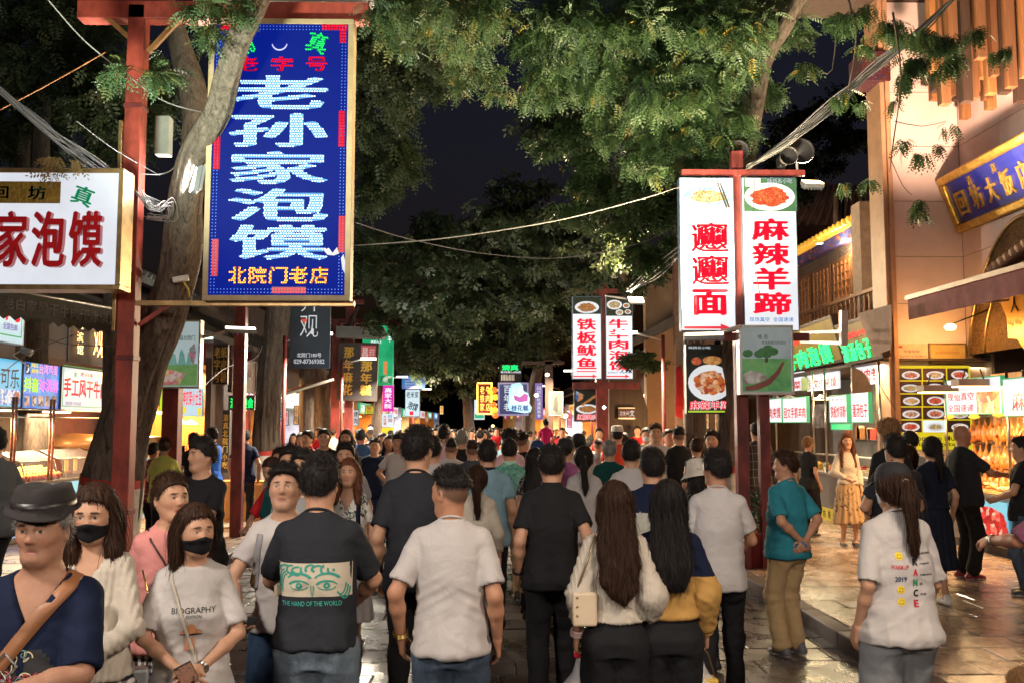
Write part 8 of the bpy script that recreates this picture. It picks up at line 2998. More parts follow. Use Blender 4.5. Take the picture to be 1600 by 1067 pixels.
decal_rect('embroidery_ground', -.13, .13, 1.0, 1.26, p['shirt'], 1, E_COL[2], p['root'], 20, .0015, shape=lambda x, z: x * x + z * z < .92 + .1 * math.sin(7 * math.atan2(z, x)))
def scroll(cx, cz, r0, turns, a0, w, n=26):
 vs, fs = [], []
 for i in range(n + 1):
  t = i / n
  a = a0 + turns * 6.28 * t
  rr = r0 * (1 - .8 * t)
  ww = w * (1 - .6 * t)
  for s in (-1, 1):
   vs.append((cx + (rr + s * ww) * math.cos(a), cz + (rr + s * ww) * math.sin(a)))
  if i:
   m = len(vs)
   fs.append((m - 4, m - 3, m - 1, m - 2))
 return vs, fs
VV = {0: ([], []), 1: ([], []), 3: ([], [])}
for i in range(60):
 a, q = r.uniform(0, 6.28), r.uniform(.0, .095)
 v, f = scroll(.005 + q * math.cos(a), 1.13 + q * 1.1 * math.sin(a), r.uniform(.010, .030), r.choice((-1, 1)) * r.uniform(.6, 1.5), r.uniform(0, 6), .0022)
 c = r.choice((0, 0, 0, 1, 1, 3))
 o = len(VV[c][0])
 VV[c][0].extend(v)
 VV[c][1].extend([tuple(k + o for k in g) for g in f])
for c, (v, f) in VV.items():
 decal('embroidery', v, f, p['shirt'], 1, E_COL[c], p['root'], .0035 + c * .0005)
decal_rect('button_placket', -.010, .010, 1.0, 1.30, p['shirt'], 1, C_NAVY, p['root'], 8, .004)
def in_hand(p, side, along=.09, nrm=.02):
 d = np.array(p['HD'][side][0])
 d = d / np.linalg.norm(d)
 n = np.array(p['HD'][side][1], float)
 n -= d * (n @ d)
 n /= np.linalg.norm(n)
 return local_pt(p, p['W'][side] + d * along + n * nrm)
def bracelet(p, side, mat, name='bracelet', r=.031, w=.006, label=None):
 W, E_ = p['W'][side], p['E'][side]
 d = Vector(W - E_).normalized()
 u = d.orthogonal().normalized()
 v = d.cross(u)
 c = Vector(W) - d * .012
 mb = MB()
 for j in ((-1, 0, 1) if w > .004 else (0,)):
  mb.tube([c + d * j * w * .9 + (u * math.cos(t) + v * math.sin(t)) * r for t in np.linspace(0, 6.283, 21)], w * .62, 5, cap=False)
 return mb.build(name, mat, p['root'], label=label)
GOLDM = pm('gold_metal', (.75, .50, .16), .25, 1, var=.1)
bracelet(p, -1, GOLDM, 'watch', .033, .008)
h = in_hand(p, -1, .11, .045)
fo = empty('flatbread', h)
MB().lathe([(0, .02), (.05, .018), (.075, .0), (.06, -.02), (0, -.03)], 18, sy=.6).build('bread', pm('bread', (.55, .26, .07), .5, var=.5, vs=30), fo)
mb = MB().lathe([(.04, -.045), (.078, -.02), (.088, .012), (.082, .010), (.03, -.04)], 9, sy=.7)
mb.build('paper', pm('paper_wrap', (.55, .40, .20), .6), fo)
tag(fo, 'golden flatbread in a paper wrap held by the man in the black hat', 'food')
decal_rect('sleeve_patch', 0, 0, 0, 0, p['shirt'], 1, E_COL[0], p['root'], 1) if False else None
p = person(152, 755, 4.15, 176, sex='f', lod=2, hair=('longface', 'brown', 1.14), mask=MASKB, head=(8, -12), arms=('belly', 'hold'), top=T(C_CREAM, kind='sweater', neck='v', sleeve=1.9, rib=260, loose=.015, hem=.93),
   bottom=B(C_GING, r=(.11, .10, .10), waist=1.04), label='young woman with long dark hair, black mask and cream knitted sweater, near left')
p = person(268, 740, 4.95, 205, sex='f', lod=2, bw=1.08, hair=('bun', 'brown'), head=(22, 0), arms=('down', 'down'), top=T(C_PINK, sleeve=1.2, hem=.86), bottom=B(C_GING, kind='skirt', len=.5, flare=.24),
   label='woman in a pink top with pulled back brown hair and a thin shoulder strap, left')
strap(p, [(.105, 1.47, 1)] + line(.10, 1.42, -.15, 1.0, 16, 1), .010, pm('dark_strap', (.06, .02, .02), .5), 'bag_strap')
p = person(305, 787, 4.3, 196, sex='f', lod=2, bw=1.06, hair=('bob', 'brown', 1.40), mask=MASKB, head=(26, -4), arms=('belly', 'belly'), top=T(C_WHT, sleeve=.85, hem=.82, loose=.02),
   bottom=B(C_BLK), label='woman in a white printed T-shirt and black mask with clasped hands, lower left')
PR_DK = pm('print_dark', (.02, .035, .025), .6)
decal_text('print', 'BIOGRAPHY', -.01, 1.275, .20, .026, p['shirt'], 1, PR_DK, p['root'], .0)
decal_text('print', 'EDITION', -.01, 1.247, .07, .014, p['shirt'], 1, PR_DK, p['root'], .0)
SKP = pm('print_skin', (.60, .28, .16), .7)
decal('print', [(.05 * math.cos(t) * 1.0, 1.175 + .016 * math.sin(t)) for t in np.linspace(0, 6.28, 25)[:-1]], [tuple(range(24))], p['shirt'], 1, SKP, p['root'])
decal('print', [(.022 * math.cos(t), 1.19 + .024 * math.sin(t)) for t in np.linspace(0, 6.28, 25)[:-1]], [tuple(range(24))], p['shirt'], 1, pm('print_orange', (.55, .24, .10), .7), p['root'], .004)
decal('print', [(.055 * math.cos(t), 1.165 + .004 * math.sin(t)) for t in np.linspace(0, 6.28, 25)[:-1]], [tuple(range(24))], p['shirt'], 1, pm('print_band', (.03, .015, .012), .7), p['root'], .005)
decal('print', [(-.015, 1.15), (.025, 1.15), (.03, 1.09), (-.02, 1.09)], [(0, 1, 2, 3)], p['shirt'], 1, SKP, p['root'])
strap(p, line(-.03, 1.02, .10, 1.42, 18, 1) + [(.105, 1.46, 1), (.105, 1.48, 1)], .016, C_CREAM, 'bag_strap')
bracelet(p, -1, M_STEEL, w=.005)
hb_ = empty('handbag', local_pt(p, (-.04, .235, .80)), p['root'].rotation_euler.z)
BAGM = pm('cream_leather', (.58, .47, .33), .45, var=.06)
MB().prism([(-.125, -.10), (.125, -.10), (.105, .075), (-.105, .075)], -.045, .045).build('bag_body', BAGM, hb_, .012)
MB().prism([(-.106, .0), (.106, .0), (.104, .083), (-.104, .083)], .0465, .052).build('flap', BAGM, hb_, .004)
mb = MB().tube([(.06 * math.cos(t) * 1.0, 0, .08 + .055 * math.sin(t)) for t in np.linspace(.1, 3.04, 14)], .006, 7)
mb.build('handle', BAGM, hb_)
MB().box(-.012, .012, .052, .060, .005, .03).build('clasp', GOLDM, hb_)
tag(hb_, 'cream leather handbag with a round top handle in front of the white T-shirt woman', 'handbag')
g = empty('handbag', local_pt(p, (.30, .02, .90)), R(20))
MB().box(-.10, .10, -.04, .04, -.10, .09).build('bag_body', pm('silver_leather', (.36, .37, .38), .35, .2), g, .015)
mb = MB().tube([(.09, 0, .09), (.10, -.02, .35), (.06, -.03, .5)], .004, 5).tube([(-.06, .045, .05), (-.05, .05, -.03), (.0, .055, -.08)], .006, 6)
mb.build('chain', GOLDM, g)
tag(g, 'silvery handbag with gold chain beside the checked skirt', 'handbag')
ph = MB().box(-.036, .036, -.005, .005, -.075, .075).box(-.034, .034, .0052, .0062, -.072, .072, 1).build('phone', [M_BLACK, pattern('phonecase', 'blot', (.45, .16, .10), (.02, .01, .01), (.6, .35, .25), scale=40)], None, .004)
ph.location = local_pt(p, (.0, .28, .99))
ph.rotation_euler = (R(-20), R(25), p['root'].rotation_euler.z)
tag(ph, 'phone in a red and black patterned case in the clasped hands of the masked woman', 'phone')
p = person(500, 712, 4.6, 0, lod=2, bw=1.04, hair=('short', 'black'), head=(-5, -6), arms=('phonelow', 'phonelow'), top=T(C_BLK2, sleeve=.82, hem=.90, loose=.02, grow=.012), bottom=B(J_LIGHT, r=(.108, .085, .078)),
   label='man from behind in a black T-shirt with a teal eye print band')
s_ = p['shirt']
P_CR = pm('print_cream', (.50, .44, .34), .7, var=.1)
P_TE = pm('print_teal', (.03, .26, .20), .7, var=.15)
decal_rect('print', -.175, .17, 1.135, 1.285, s_, -1, P_CR, p['root'], 22, .002)
def dp(pts, m=P_TE, off=.0035, p=p, side=-1):
 decal('print', pts, [tuple(range(len(pts)))], p['shirt'], side, m, p['root'], off)
def arc_band(cx, cz, rx, rz, a0, a1, w0, w1, m=P_TE, p=p, side=-1, off=.0035, n=14):
 vs, fs = [], []
 for i in range(n + 1):
  t = i / n
  a = a0 + (a1 - a0) * t
  w = w0 + (w1 - w0) * t
  for k in (-1, 1):
   vs.append((cx + (rx + k * w) * math.cos(a), cz + (rz + k * w) * math.sin(a)))
  if i:
   q = len(vs)
   fs.append((q - 4, q - 3, q - 1, q - 2))
 decal('print', vs, fs, p['shirt'], side, m, p['root'], off)
for cx in (-.06, .065):
 arc_band(cx, 1.185, .045, .022, .2, 2.9, .003, .006)
 arc_band(cx, 1.185, .040, .018, 3.3, 6.1, .002, .003)
 arc_band(cx, 1.186, .010, .010, 0, 6.28, .005, .005)
 arc_band(cx, 1.205, .058, .035, .4, 2.7, .007, .004)
r = random.Random(6)
for i in range(9):
 x = -.13 + i * .031
 arc_band(x, 1.255 + r.uniform(-.008, .008), r.uniform(.012, .03), r.uniform(.01, .02), r.uniform(0, 3), r.uniform(3.5, 6.5), .004, .006)
for x in (-.135, .125):
 for k in range(3):
  arc_band(x + k * .008, 1.20 - k * .01, .022, .055, 1.4 + (x > 0) * 2.6, 3.6 + (x > 0) * 2.6, .004, .003)
arc_band(.0, 1.19, .006, .05, 3.2, 6.2, .002, .003)
decal_text('print', 'THE HAND OF THE WORLD', -.005, 1.105, .27, .022, s_, -1, pm('print_mint', (.05, .36, .30), .7), p['root'], .012)
MB().tube([(.064 * math.cos(t), -.012 + .060 * math.sin(t), 1.500 - .30 * .06 * math.sin(t)) for t in np.linspace(0, 6.283, 26)], .0022, 5, cap=False).build('necklace', GOLDM, p['root'])
p = person(706, 729, 4.75, 0, lod=2, bw=1.06, belly=.01, hair=('fade', 'black'), head=(48, -3), arms=('wide', 'down'), top=T(C_WHT, sleeve=.80, hem=.86, loose=.02, grow=.011), bottom=B(J_MID, r=(.108, .09, .08)), skin=(.42, .21, .125),
   label='heavy man in a plain white T-shirt and jeans with cropped hair, head turned left')
bracelet(p, -1, GOLDM, 'bracelet', .034, .009)
p = person(652, 668, 6.1, -4, lod=2, bw=1.0, hair=('thick', 'black'), head=(-14, -4), glasses=True, arms=('down', 'fwd'), stride=.5, top=T(C_BLK2, sleeve=.78, hem=.84, loose=.02), bottom=B(C_BLK, r=(.092, .064, .052)), shoes=W_SHOE,
   label='tall man in a black T-shirt, black trousers and white shoes with glasses, from behind')
bracelet(p, -1, M_BLACK, 'watch', .031, .006)
p = person(446, 725, 5.1, 176, lod=2, bw=.92, hair=('short', 'black'), head=(6, 6), arms=('down', 'phonelow'), stride=.6, top=T(C_WHT, sleeve=.66, hem=.90), bottom=B(J_BLUE, r=(.088, .062, .050)), skin=(.50, .29, .19),
   label='youth in a white T-shirt and skinny blue jeans walking towards us with a phone')
strap(p, line(.105, 1.40, .13, 1.12, 12, 1), .035, C_GREY, 'backpack_strap')
strap(p, line(-.105, 1.40, -.13, 1.12, 12, 1), .035, C_GREY, 'backpack_strap')
ph = MB().box(-.036, .036, -.005, .005, -.075, .075).build('phone', M_BLACK, None, .004)
ph.location = in_hand(p, 1, .10, .02)
ph.rotation_euler = (R(70), 0, R(170))
tag(ph, 'dark phone in the hand of the youth in skinny jeans', 'phone')
person(455, 697, 7.3, 172, lod=1, bw=1.05, hair=('thick', 'black'), glasses=True, head=(4, 0), top=T(C_GRN), bottom=B(C_BLK), label='man with glasses in a dark green T-shirt, half hidden behind two others')
person(474, 704, 6.4, 180, lod=1, hair=('thick', 'black'), top=T(C_GREY, kind='polo'), bottom=B(C_BLK), head=(-8, 4), skin=(.52, .30, .19), label='man with wide forehead and black hair, chin behind the black shirted man, left of centre')
p = person(545, 716, 8.1, 178, sex='f', lod=1, hair=('longface', 'redbrown', 1.38), top=T(C_FLOR, neck='v', sleeve=.8, loose=.02), bottom=B(C_WHT2, kind='skirt', len=.35), label='red haired woman in a white floral V neck top with a dark backpack strap')
strap(p, line(-.105, 1.40, -.12, 1.08, 10, 1), .035, C_NAVY, 'backpack_strap')
person(540, 692, 9.2, 180, lod=1, bw=1.05, hair=('short', 'black'), top=T(C_GREY), bottom=B(C_BLK), label='man with short spiky hair right behind the red haired floral woman')
person(430, 713, 9.0, 140, sex='f', lod=1, hair=('bob', 'brown', 1.45), head=(10, -22), arms=('hold', 'hold'), top=T(C_RED, sleeve=.9), bottom=B(C_KHAKI, kind='shorts'), label='woman in a bright red T-shirt looking down at her bag, left of centre')
person(437, 700, 11.0, 178, sex='f', lod=1, hair=('short', 'brown'), top=T(C_WHT2), label='brown haired woman whose forehead shows above the red T-shirt woman')
p = person(317, 684, 7.4, 165, lod=1, bw=.98, hair=('youth', 'black'), head=(-30, 0), arms=('across', 'belly'), top=T(C_BLK, loose=.02, sleeve=.75), bottom=B(C_BLK), label='boy in a black T-shirt with a small colour logo across the chest, arms crossed')
decal_rect('print', -.10, .10, 1.20, 1.25, p['shirt'], 1, glow_print('logo_mix', [(.10, .35, .45), (.35, .2, .5), (.15, .4, .3)], 6, .0, 'n'), p['root'], 10, .002)
decal_text('print', 'CONFIDENT', 0, 1.225, .19, .032, p['shirt'], 1, C_WHT, p['root'], .02, off=.005)
p = person(384, 672, 17.3, 4, ground=PH, lod=1, bw=1.08, belly=.02, hair=('short', 'black'), top=T(C_NAVY, kind='polo'), bottom=B(C_BLK), arms=('wide', 'wide'), label='man in a navy polo shirt from behind on the left pavement')
person(258, 684, 13.2, 10, ground=PH, sex='f', lod=1, bw=1.1, hair=('bun', 'brown'), top=T(C_LIME, loose=.04), arms=('hold', 'hold'), label='woman in a loose lime green top from behind at the snack stall')
person(240, 692, 13.8, -20, ground=PH, sex='f', lod=1, bw=1.05, hair=('short', 'black'), top=T(C_RFLOR, loose=.03), arms=('down', 'hold'), label='woman in a red floral blouse beside the tall red post')
person(303, 676, 15.0, 20, ground=PH, sex='f', lod=1, hair=('short', 'black'), top=T(C_BLK), label='dark dressed person bending at the snack stall, between lime top and black logo boy')
person(332, 668, 16.2, 60, ground=PH, lod=1, hair=('short', 'black'), top=T(cloth('royal', (.02, .10, .45))), arms=('down', 'hold'), label='man in a blue and white shirt facing left at the snack stall')
person(-8, 668, 8.6, 60, ground=PH, lod=1, bw=1.1, hair=('short', 'black'), top=T(cloth('charcoal', (.07, .075, .08)), loose=.03), bottom=B(C_BLK), label='man in a charcoal T-shirt cut off by the left edge')
person(507, 670, 14.6, 180, lod=1, bw=1.05, hair=('short', 'black'), top=T(C_BLK), label='man in a black T-shirt with a pale blue chest print, facing us')
person(541, 671, 14.8, 178, sex='f', lod=1, hair=('longface', 'black', 1.2), top=T(C_BLK), label='woman with long straight black hair in black, facing us beside the chain man')
person(481, 673, 16, 150, lod=1, bw=1.1, hair=('thick', 'black'), top=T(C_DRED, kind='polo', cmat=C_DRED), label='person in a dark red polo shirt near the third tree')
person(471, 676, 18, 170, lod=0, hair=('thick', 'black'), top=T(C_BLK), label='dark haired head just left of the dark red polo shirt')
person(586, 684, 15.2, 182, lod=1, bw=1.15, belly=.06, hair=('short', 'black'), stride=.4, arms=('hip', 'down'), top=T(C_NAVY, kind='polo', cmat=C_NAVY), bottom=B(J_DARK, r=(.105, .085, .07)), label='stout man in a navy polo and blue jeans walking towards us')
person(563, 670, 17.5, 10, lod=1, hair=('short', 'black'), top=T(cloth('blue', (.05, .13, .30)), loose=.02), label='man in a blue shirt from behind, left of the stout navy polo man')
person(577, 690, 17.8, 178, sex='f', lod=0, hair=('short', 'black'), top=T(cloth('straw', (.45, .38, .18))), label='woman in a pale yellow top behind the shoulder of the stout navy polo man')
person(622, 677, 14.5, 172, lod=1, bw=.95, hair=('youth', 'black'), arms=('down', 'hip'), top=T(C_WHT, loose=.02), bottom=B(J_DARK), label='youth with a mop of black hair in a white T-shirt facing us')
person(608, 679, 16, 178, sex='f', lod=0, hair=('longface', 'black', 1.3), top=T(C_LPINK), label='woman in a pale top between the navy polo man and the white T-shirt youth')
person(598, 676, 17.5, 176, lod=0, hair=('short', 'black'), top=T(C_BLK), label='man in black right behind the stout navy polo man')
# ---- the crowd walking away ---
person(694, 664, 14.6, -8, lod=1, bw=1.12, hair=('thick', 'black'), arms=('down', 'hip'), top=T(C_LPINK, loose=.03), bottom=B(J_DARK), label='man in a pale pink shirt with one elbow out, walking away')
person(705, 685, 12.6, 0, lod=1, bw=1.0, hair=('fade', 'black'), top=T(C_WHT2), label='boy with shaved neck in a white T-shirt in front of the pink shirt man')
person(676, 682, 9.6, 6, sex='f', lod=1, hair=('short', 'black'), head=(-10, 0), top=T(C_WHT, sleeve=.0), label='woman in a sleeveless white top behind the tall black shirted man')
person(722, 672, 14.2, 0, lod=1, hair=('short', 'grey'), top=T(C_BLK), label='grey haired man in black right of the pink shirt man')
person(738, 688, 12.4, 2, lod=1, bw=1.08, hair=('fade', 'brown'), top=T(cloth('slate', (.05, .06, .08)), sleeve=0), label='man with cropped brown hair in a sleeveless slate top')
person(746, 727, 8.1, 2, sex='f', lod=2, hair=('pony', 'brown'), head=(-4, 0), top=T(C_CREAM, sleeve=1.6, loose=.02), bottom=B(C_BLK), label='woman with a brown ponytail in a cream blouse, right of the white T-shirt man')
person(762, 688, 8.9, -2, lod=1, bw=1.12, belly=.02, hair=('short', 'black'), top=T(C_LBLUE, kind='polo', cmat=C_NAVY, loose=.02), bottom=B(C_BLK), label='man in a grey blue polo shirt with navy collar, from behind')
person(796, 686, 10.8, -3, lod=1, hair=('youth', 'black'), top=T(C_GFLOR, kind='polo', cmat=cloth('mint', (.35, .6, .5)), loose=.03), bottom=B(C_KHAKI), label='man in a green floral shirt with mint collar and black bag strap')
person(797, 672, 12.6, 0, sex='f', lod=1, hair=('curly', 'black'), top=T(C_LPINK), label='person with big black hair in a pale pink top behind the green floral shirt')
person(817, 675, 13.2, -20, lod=1, bw=1.1, hair=('fade', 'black'), head=(-20, 0), top=T(C_BLK), label='man with shaved sides in a dark printed T-shirt looking right')
person(836, 700, 9.7, -2, sex='f', lod=1, hair=('wavy', 'black', 1.12), top=T(C_DOTS, sleeve=.5), bottom=B(C_BLK), label='woman with long wavy black hair just left of the black polo man')
person(840, 686, 12, 0, sex='f', lod=1, hair=('short', 'black'), hat=('cap', cloth('navycap', (.02, .04, .12))), top=T(C_DOTS), label='woman with a dark blue cap in a dotted dark dress')
p = person(862, 697, 6.6, -2, lod=2, bw=1.05, belly=.02, hair=('short', 'black'), head=(-4, -2), stride=.45, arms=('down', 'bwd'), top=T(C_BLK, kind='polo', cmat=C_BLK, sleeve=.72, loose=.025), bottom=B(C_BLK, r=(.10, .075, .062)),
   label='broad man in a black polo shirt and black trousers in the centre, from behind')
bracelet(p, -1, M_BLACK, 'watch', .034, .007)
person(884, 682, 10.4, -25, lod=1, bw=1.08, belly=.04, hair=('short', 'black'), hat=('cap', CAPB), top=T(C_PURP, loose=.02), bottom=B(C_BLK), arms=('down', 'down'), label='man in a mauve T-shirt and black cap behind the black polo man')
person(912, 697, 9.4, -4, sex='f', lod=1, hair=('pony', 'black'), top=T(cloth('ash', (.34, .32, .31)), sleeve=.6, loose=.02), bottom=B(cloth('sand', (.5, .42, .34))), label='woman with a black ponytail in an ash grey T-shirt, centre right')
person(904, 675, 12.8, 5, lod=1, bw=1.05, hair=('short', 'black'), hat=('cap', CAPB), top=T(C_WHT2, loose=.02), label='man with a black peaked cap in a white T-shirt')
person(952, 688, 11.9, -2, lod=1, bw=1.0, hair=('short', 'grey'), top=T(C_GRN, loose=.02), bottom=B(C_BLK), label='grey haired man in a dark green T-shirt')
person(986, 688, 9.2, -6, lod=1, bw=.98, hair=('youth', 'black'), head=(-6, 0), top=T(C_WHT2, loose=.02), bottom=B(C_BLK), label='youth with layered black hair in a white T-shirt, right of centre')
person(964, 664, 15.6, -3, lod=1, bw=1.1, hair=('short', 'black'), hat=('taqiyah', CAPW), top=T(cloth('orange_red', (.55, .06, .03)), loose=.03), label='man with a white round cap in an orange red shirt')
person(975, 676, 17, 0, lod=0, hair=('short', 'black'), top=T(C_WHT2), label='man in pale clothes right behind the orange red shirt')
person(856, 700, 15.9, 0, lod=0, hair=('short', 'black'), h=1.58, top=T(C_BLK), label='person carrying the child in pink on the shoulders')
person(853, 655, 15.8, 0, ground=1.10, lod=1, bw=.9, hair=('short', 'black'), top=T(C_MAG), bottom=B(cloth('orange', (.6, .25, .02))), arms=('hold', 'hold'), h=.92, label='small child in a bright pink top riding on shoulders', sit=True)
p = person(1019, 703, 6.9, 2, lod=2, bw=1.06, hair=('thick', 'black'), head=(0, -3), top=T(cloth('jacket_grey', (.36, .36, .32)), kind='jacket', sleeve=1.7, loose=.04, grow=.022, collar=True, cmat=C_NAVY, yoke=(1.33, C_NAVY)), bottom=B(C_BLK),
   label='person with thick black hair in a navy and grey windbreaker jacket, right of centre')
person(1024, 662, 14.6, 176, lod=1, bw=1.05, hair=('short', 'brown'), top=T(C_WHT, kind='polo', cmat=C_WHT), label='man in a white polo shirt with brown hair facing us, right middle')
person(1060, 667, 14.6, 8, lod=1, bw=1.1, hair=('fade', 'black'), top=T(C_BLK, loose=.02), bottom=B(J_DARK), arms=('hip', 'hold'), label='man with shaved neck in a black T-shirt and navy trousers, right middle')
person(1044, 670, 17, 200, lod=0, hair=('short', 'black'), top=T(C_WHT2), label='person in white between the white polo man and the black T-shirt man')
person(1010, 668, 17.5, 170, lod=0, hair=('short', 'black'), mask=MASKW, top=T(C_BLK), label='masked person in black behind the white polo man')
person(1088, 684, 13.0, 0, sex='f', lod=1, hair=('bun', 'brown'), top=T(C_BLK, sleeve=0), label='woman with pinned brown hair and bare shoulders')
person(1112, 673, 13.4, 205, sex='f', lod=1, hair=('short', 'black'), head=(-45, 0), top=T(C_BLK, sleeve=.6), label='woman in dark clothes turning her face to the right near the whitewashed tree')
person(1086, 672, 18, 0, lod=0, hair=('short', 'black'), top=T(C_WHT2), label='dark haired person in white between black T-shirt man and right tree')
person(1094, 716, 7.7, 20, sex='f', lod=1, hair=('bob', 'black', 1.42), hat=('bucket', CAPW), top=T(C_BLK, sleeve=1.5), bottom=B(C_BLK), head=(0, -14), label='girl in a white bucket hat and black clothes left of the young man in white')
p = person(1120, 703, 6.6, -14, lod=2, bw=.98, hair=('youth', 'black'), head=(44, -2), stride=.9, arms=('fwd', 'belly'), top=T(C_WHT2, sleeve=.72, loose=.025), bottom=B(C_BLK, r=(.092, .066, .056)), skin=(.42, .22, .135),
   label='slim young man in a white T-shirt and cropped black trousers, striding, head turned left')
p = person(960, 752, 5.1, 2, sex='f', lod=2, bw=1.02, hair=('wavy', 'brown', 1.13), head=(0, -2), arms=('carry', 'down'), top=T(C_CREAM, kind='blouse', sleeve=1.45, puff=.030, hem=.99, rib=340, loose=.01), bottom=B(C_BLK, r=(.104, .108, .12), waist=1.07),
   label='woman with long brown hair in a cream puff sleeve blouse and wide black trousers')
bracelet(p, -1, cloth('scrunchie', (.5, .36, .34)), 'scrunchie', .032, .014)
sb = empty('shoulder_bag', local_pt(p, (-.205, -.10, 1.06)), p['root'].rotation_euler.z)
MB().box(-.05, .075, -.035, .035, -.075, .095).build('bag_body', BAGM, sb, .012)
mb = MB().tube([(-.03, 0, .09), (.03, -.01, .25), (.075, .03, .38)], .006, 6)
for i in range(3):
 mb.lathe([(0, .0), (.006, .002), (.006, .004)], 8, (-.028, -.04, -.02 + i * .045), ax='y')
mb.build('strap', pm('chain_dark', (.30, .22, .14), .3, .5), sb)
tag(sb, 'cream shoulder bag with dark studs hanging beside the cream blouse', 'handbag')
hnd = in_hand(p, -1, .10, .02)
pbg = empty('plastic_bag', hnd - Vector((0, 0, .22)))
t = NT('thin_plastic')
t.b.inputs['Base Color'].default_value = (.85, .85, .88, 1)
t.set(rough=.18, alpha=.42, spec=.8)
t.bump(t.noise(t.co(), 30, 4, .6).outputs[0], .8, .02)
u = Fld(np.arange(-.17, .17, .012), np.arange(-.14, .14, .012), np.arange(-.22, .26, .012))
u.ell((0, 0, -.05), (.125, .085, .12), .02)
u.cap((0, 0, .02), (0, 0, .20), .055, .014, .05)
Vb, Fb = u.mesh()
Vb = Vb + vert_normals(Vb, Fb) * (vnoise(Vb, (24, 24, 9), 3) * .014)[:, None]
mesh_np('bag_body', Vb, Fb, t.m, pbg)
MB().box(-.03, .03, -.02, .02, .18, .21).build('red_tag', pm('red_plastic', (.6, .02, .04), .4), pbg, .006)
MB().lathe([(0, -.1), (.06, -.1), (.07, 0), (.04, .02), (0, .02)], 14, sy=.7).build('contents', pm('snack_pack', (.18, .20, .12), .4, var=.6, vs=20), pbg)
tag(pbg, 'thin white plastic bag with a red tag in the hand of the cream blouse woman', 'bag')
p = person(1043, 750, 5.15, -2, sex='f', lod=2, bw=1.04, hair=('wavy', 'black', 1.18), arms=('hold', 'carry'), top=T(C_YEL, kind='blouse', sleeve=1.78, puff=.024, hem=1.0, loose=.012, yoke=(1.23, C_NAVY)), bottom=B(C_BLK, r=(.102, .10, .105), waist=1.07),
   label='woman with long black hair in a mustard blouse with navy shoulder panel')
decal_text('print', 'alexander wang', 0, 1.035, .15, .018, p['pants'], -1, C_WHT, p['root'], .02, off=.012)
decal_rect('cuff_ruffle', 0, 0, 0, 0, p['shirt'], -1, C_YEL, p['root'], 1) if False else None
bracelet(p, 1, C_YEL, 'cuff', .034, .014)
hnd = in_hand(p, 1, .10, .02)
yb_ = empty('carrier_bag', hnd - Vector((0, 0, .19)))
MB().box(-.075, .075, -.05, .05, -.11, .03).build('box', pm('yellow_box', (.60, .38, .05), .5), yb_, .008)
MB().tube([(-.07, 0, .02), (-.02, 0, .15), (.0, 0, .19)], .005, 5).tube([(.07, 0, .02), (.03, 0, .15), (.0, 0, .19)], .005, 5).build('handle', pm('brown_cord', (.12, .07, .03), .6), yb_)
Vc = Vb * np.array((.78, .75, .62))
mesh_np('bag_body', Vc, Fb, t.m, yb_)
tag(yb_, 'clear carrier bag with a yellow box in the hand of the mustard blouse woman', 'bag')
p = person(1227, 704, 8.2, 28, lod=2, bw=1.04, hair=('short', 'brown'), head=(38, 0), arms=('back', 'back'), top=T(C_TEAL, sleeve=.85, hem=.84, loose=.03), bottom=B(C_KHAKI, r=(.098, .078, .072)), shoes=pm('shoe_grey', (.12, .12, .14), .5), skin=(.42, .22, .135),
   label='man in teal and khaki with hands behind his back, right kerb')
ph = MB().box(-.036, .036, -.005, .005, -.075, .075).build('phone', pm('phone_blue', (.05, .18, .35), .3), None, .004)
ph.location = in_hand(p, 1, .10, .03)
ph.rotation_euler = (R(35), R(40), R(20))
tag(ph, 'blue phone held behind the back of the man in teal', 'phone')
p = person(1395, 719, 5.0, 4, sex='f', lod=2, bw=1.08, hair=('pony', 'brown'), hat=('cap', CAPB), head=(2, -4), stride=.35, arms=('down', 'fwd'), mask=MASKW, top=T(C_WHT, sleeve=.95, hem=.84, loose=.035, grow=.014), bottom=B(C_JGREY, r=(.115, .10, .09)),
   label='girl in a black cap and oversized white T-shirt with coloured letters, right foreground')
s_ = p['shirt']
for ch, z, c in zip('FRANCE', (1.315, 1.262, 1.210, 1.158, 1.106, 1.054), ('green', 'dark', 'redp', 'green', 'dark', 'redp')):
 m = {'green': pm('ink_green2', (.02, .22, .08), .7), 'dark': pm('ink_black', (.015, .012, .01), .5), 'redp': pm('ink_red', (.50, .02, .04), .7)}[c]
 decal_text('print', ch, .025, z, .026, .036, s_, -1, m, p['root'], .06)
for i, (w, z) in enumerate((('understand', 1.305), ('respect', 1.252), ('tolerance', 1.198), ('on', 1.150), ('true', 1.100))):
 decal_text('print', w, .050 + len(w) * .0045, z, len(w) * .0088, .013, s_, -1, pm('ink_black', (.015, .012, .01), .5), p['root'], .01)
decal_text('print', 'WARM UP', -.052, 1.235, .085, .022, s_, -1, pm('ink_red', (.50, .02, .04), .7), p['root'], .04, shear=.3)
decal_text('print', '2019', -.05, 1.175, .06, .026, s_, -1, pm('ink_navy', (.03, .05, .12), .7), p['root'], .03)
P_SM = pm('smile_yellow', (.70, .50, .02), .7)
for z in (1.29, 1.122, 1.062):
 decal('print', [(-.052 + .020 * math.cos(t), z + .020 * math.sin(t)) for t in np.linspace(0, 6.28, 21)[:-1]], [tuple(range(20))], s_, -1, P_SM, p['root'])
 for x in (-.058, -.046):
  decal('print', [(x + .002 * math.cos(t), z + .006 + .003 * math.sin(t)) for t in np.linspace(0, 6.28, 9)[:-1]], [tuple(range(8))], s_, -1, PR_DK, p['root'], .0045)
 arc_band(-.052, z, .012, .010, 3.4, 6.0, .0013, .0013, PR_DK, p, -1, .0045, 8)
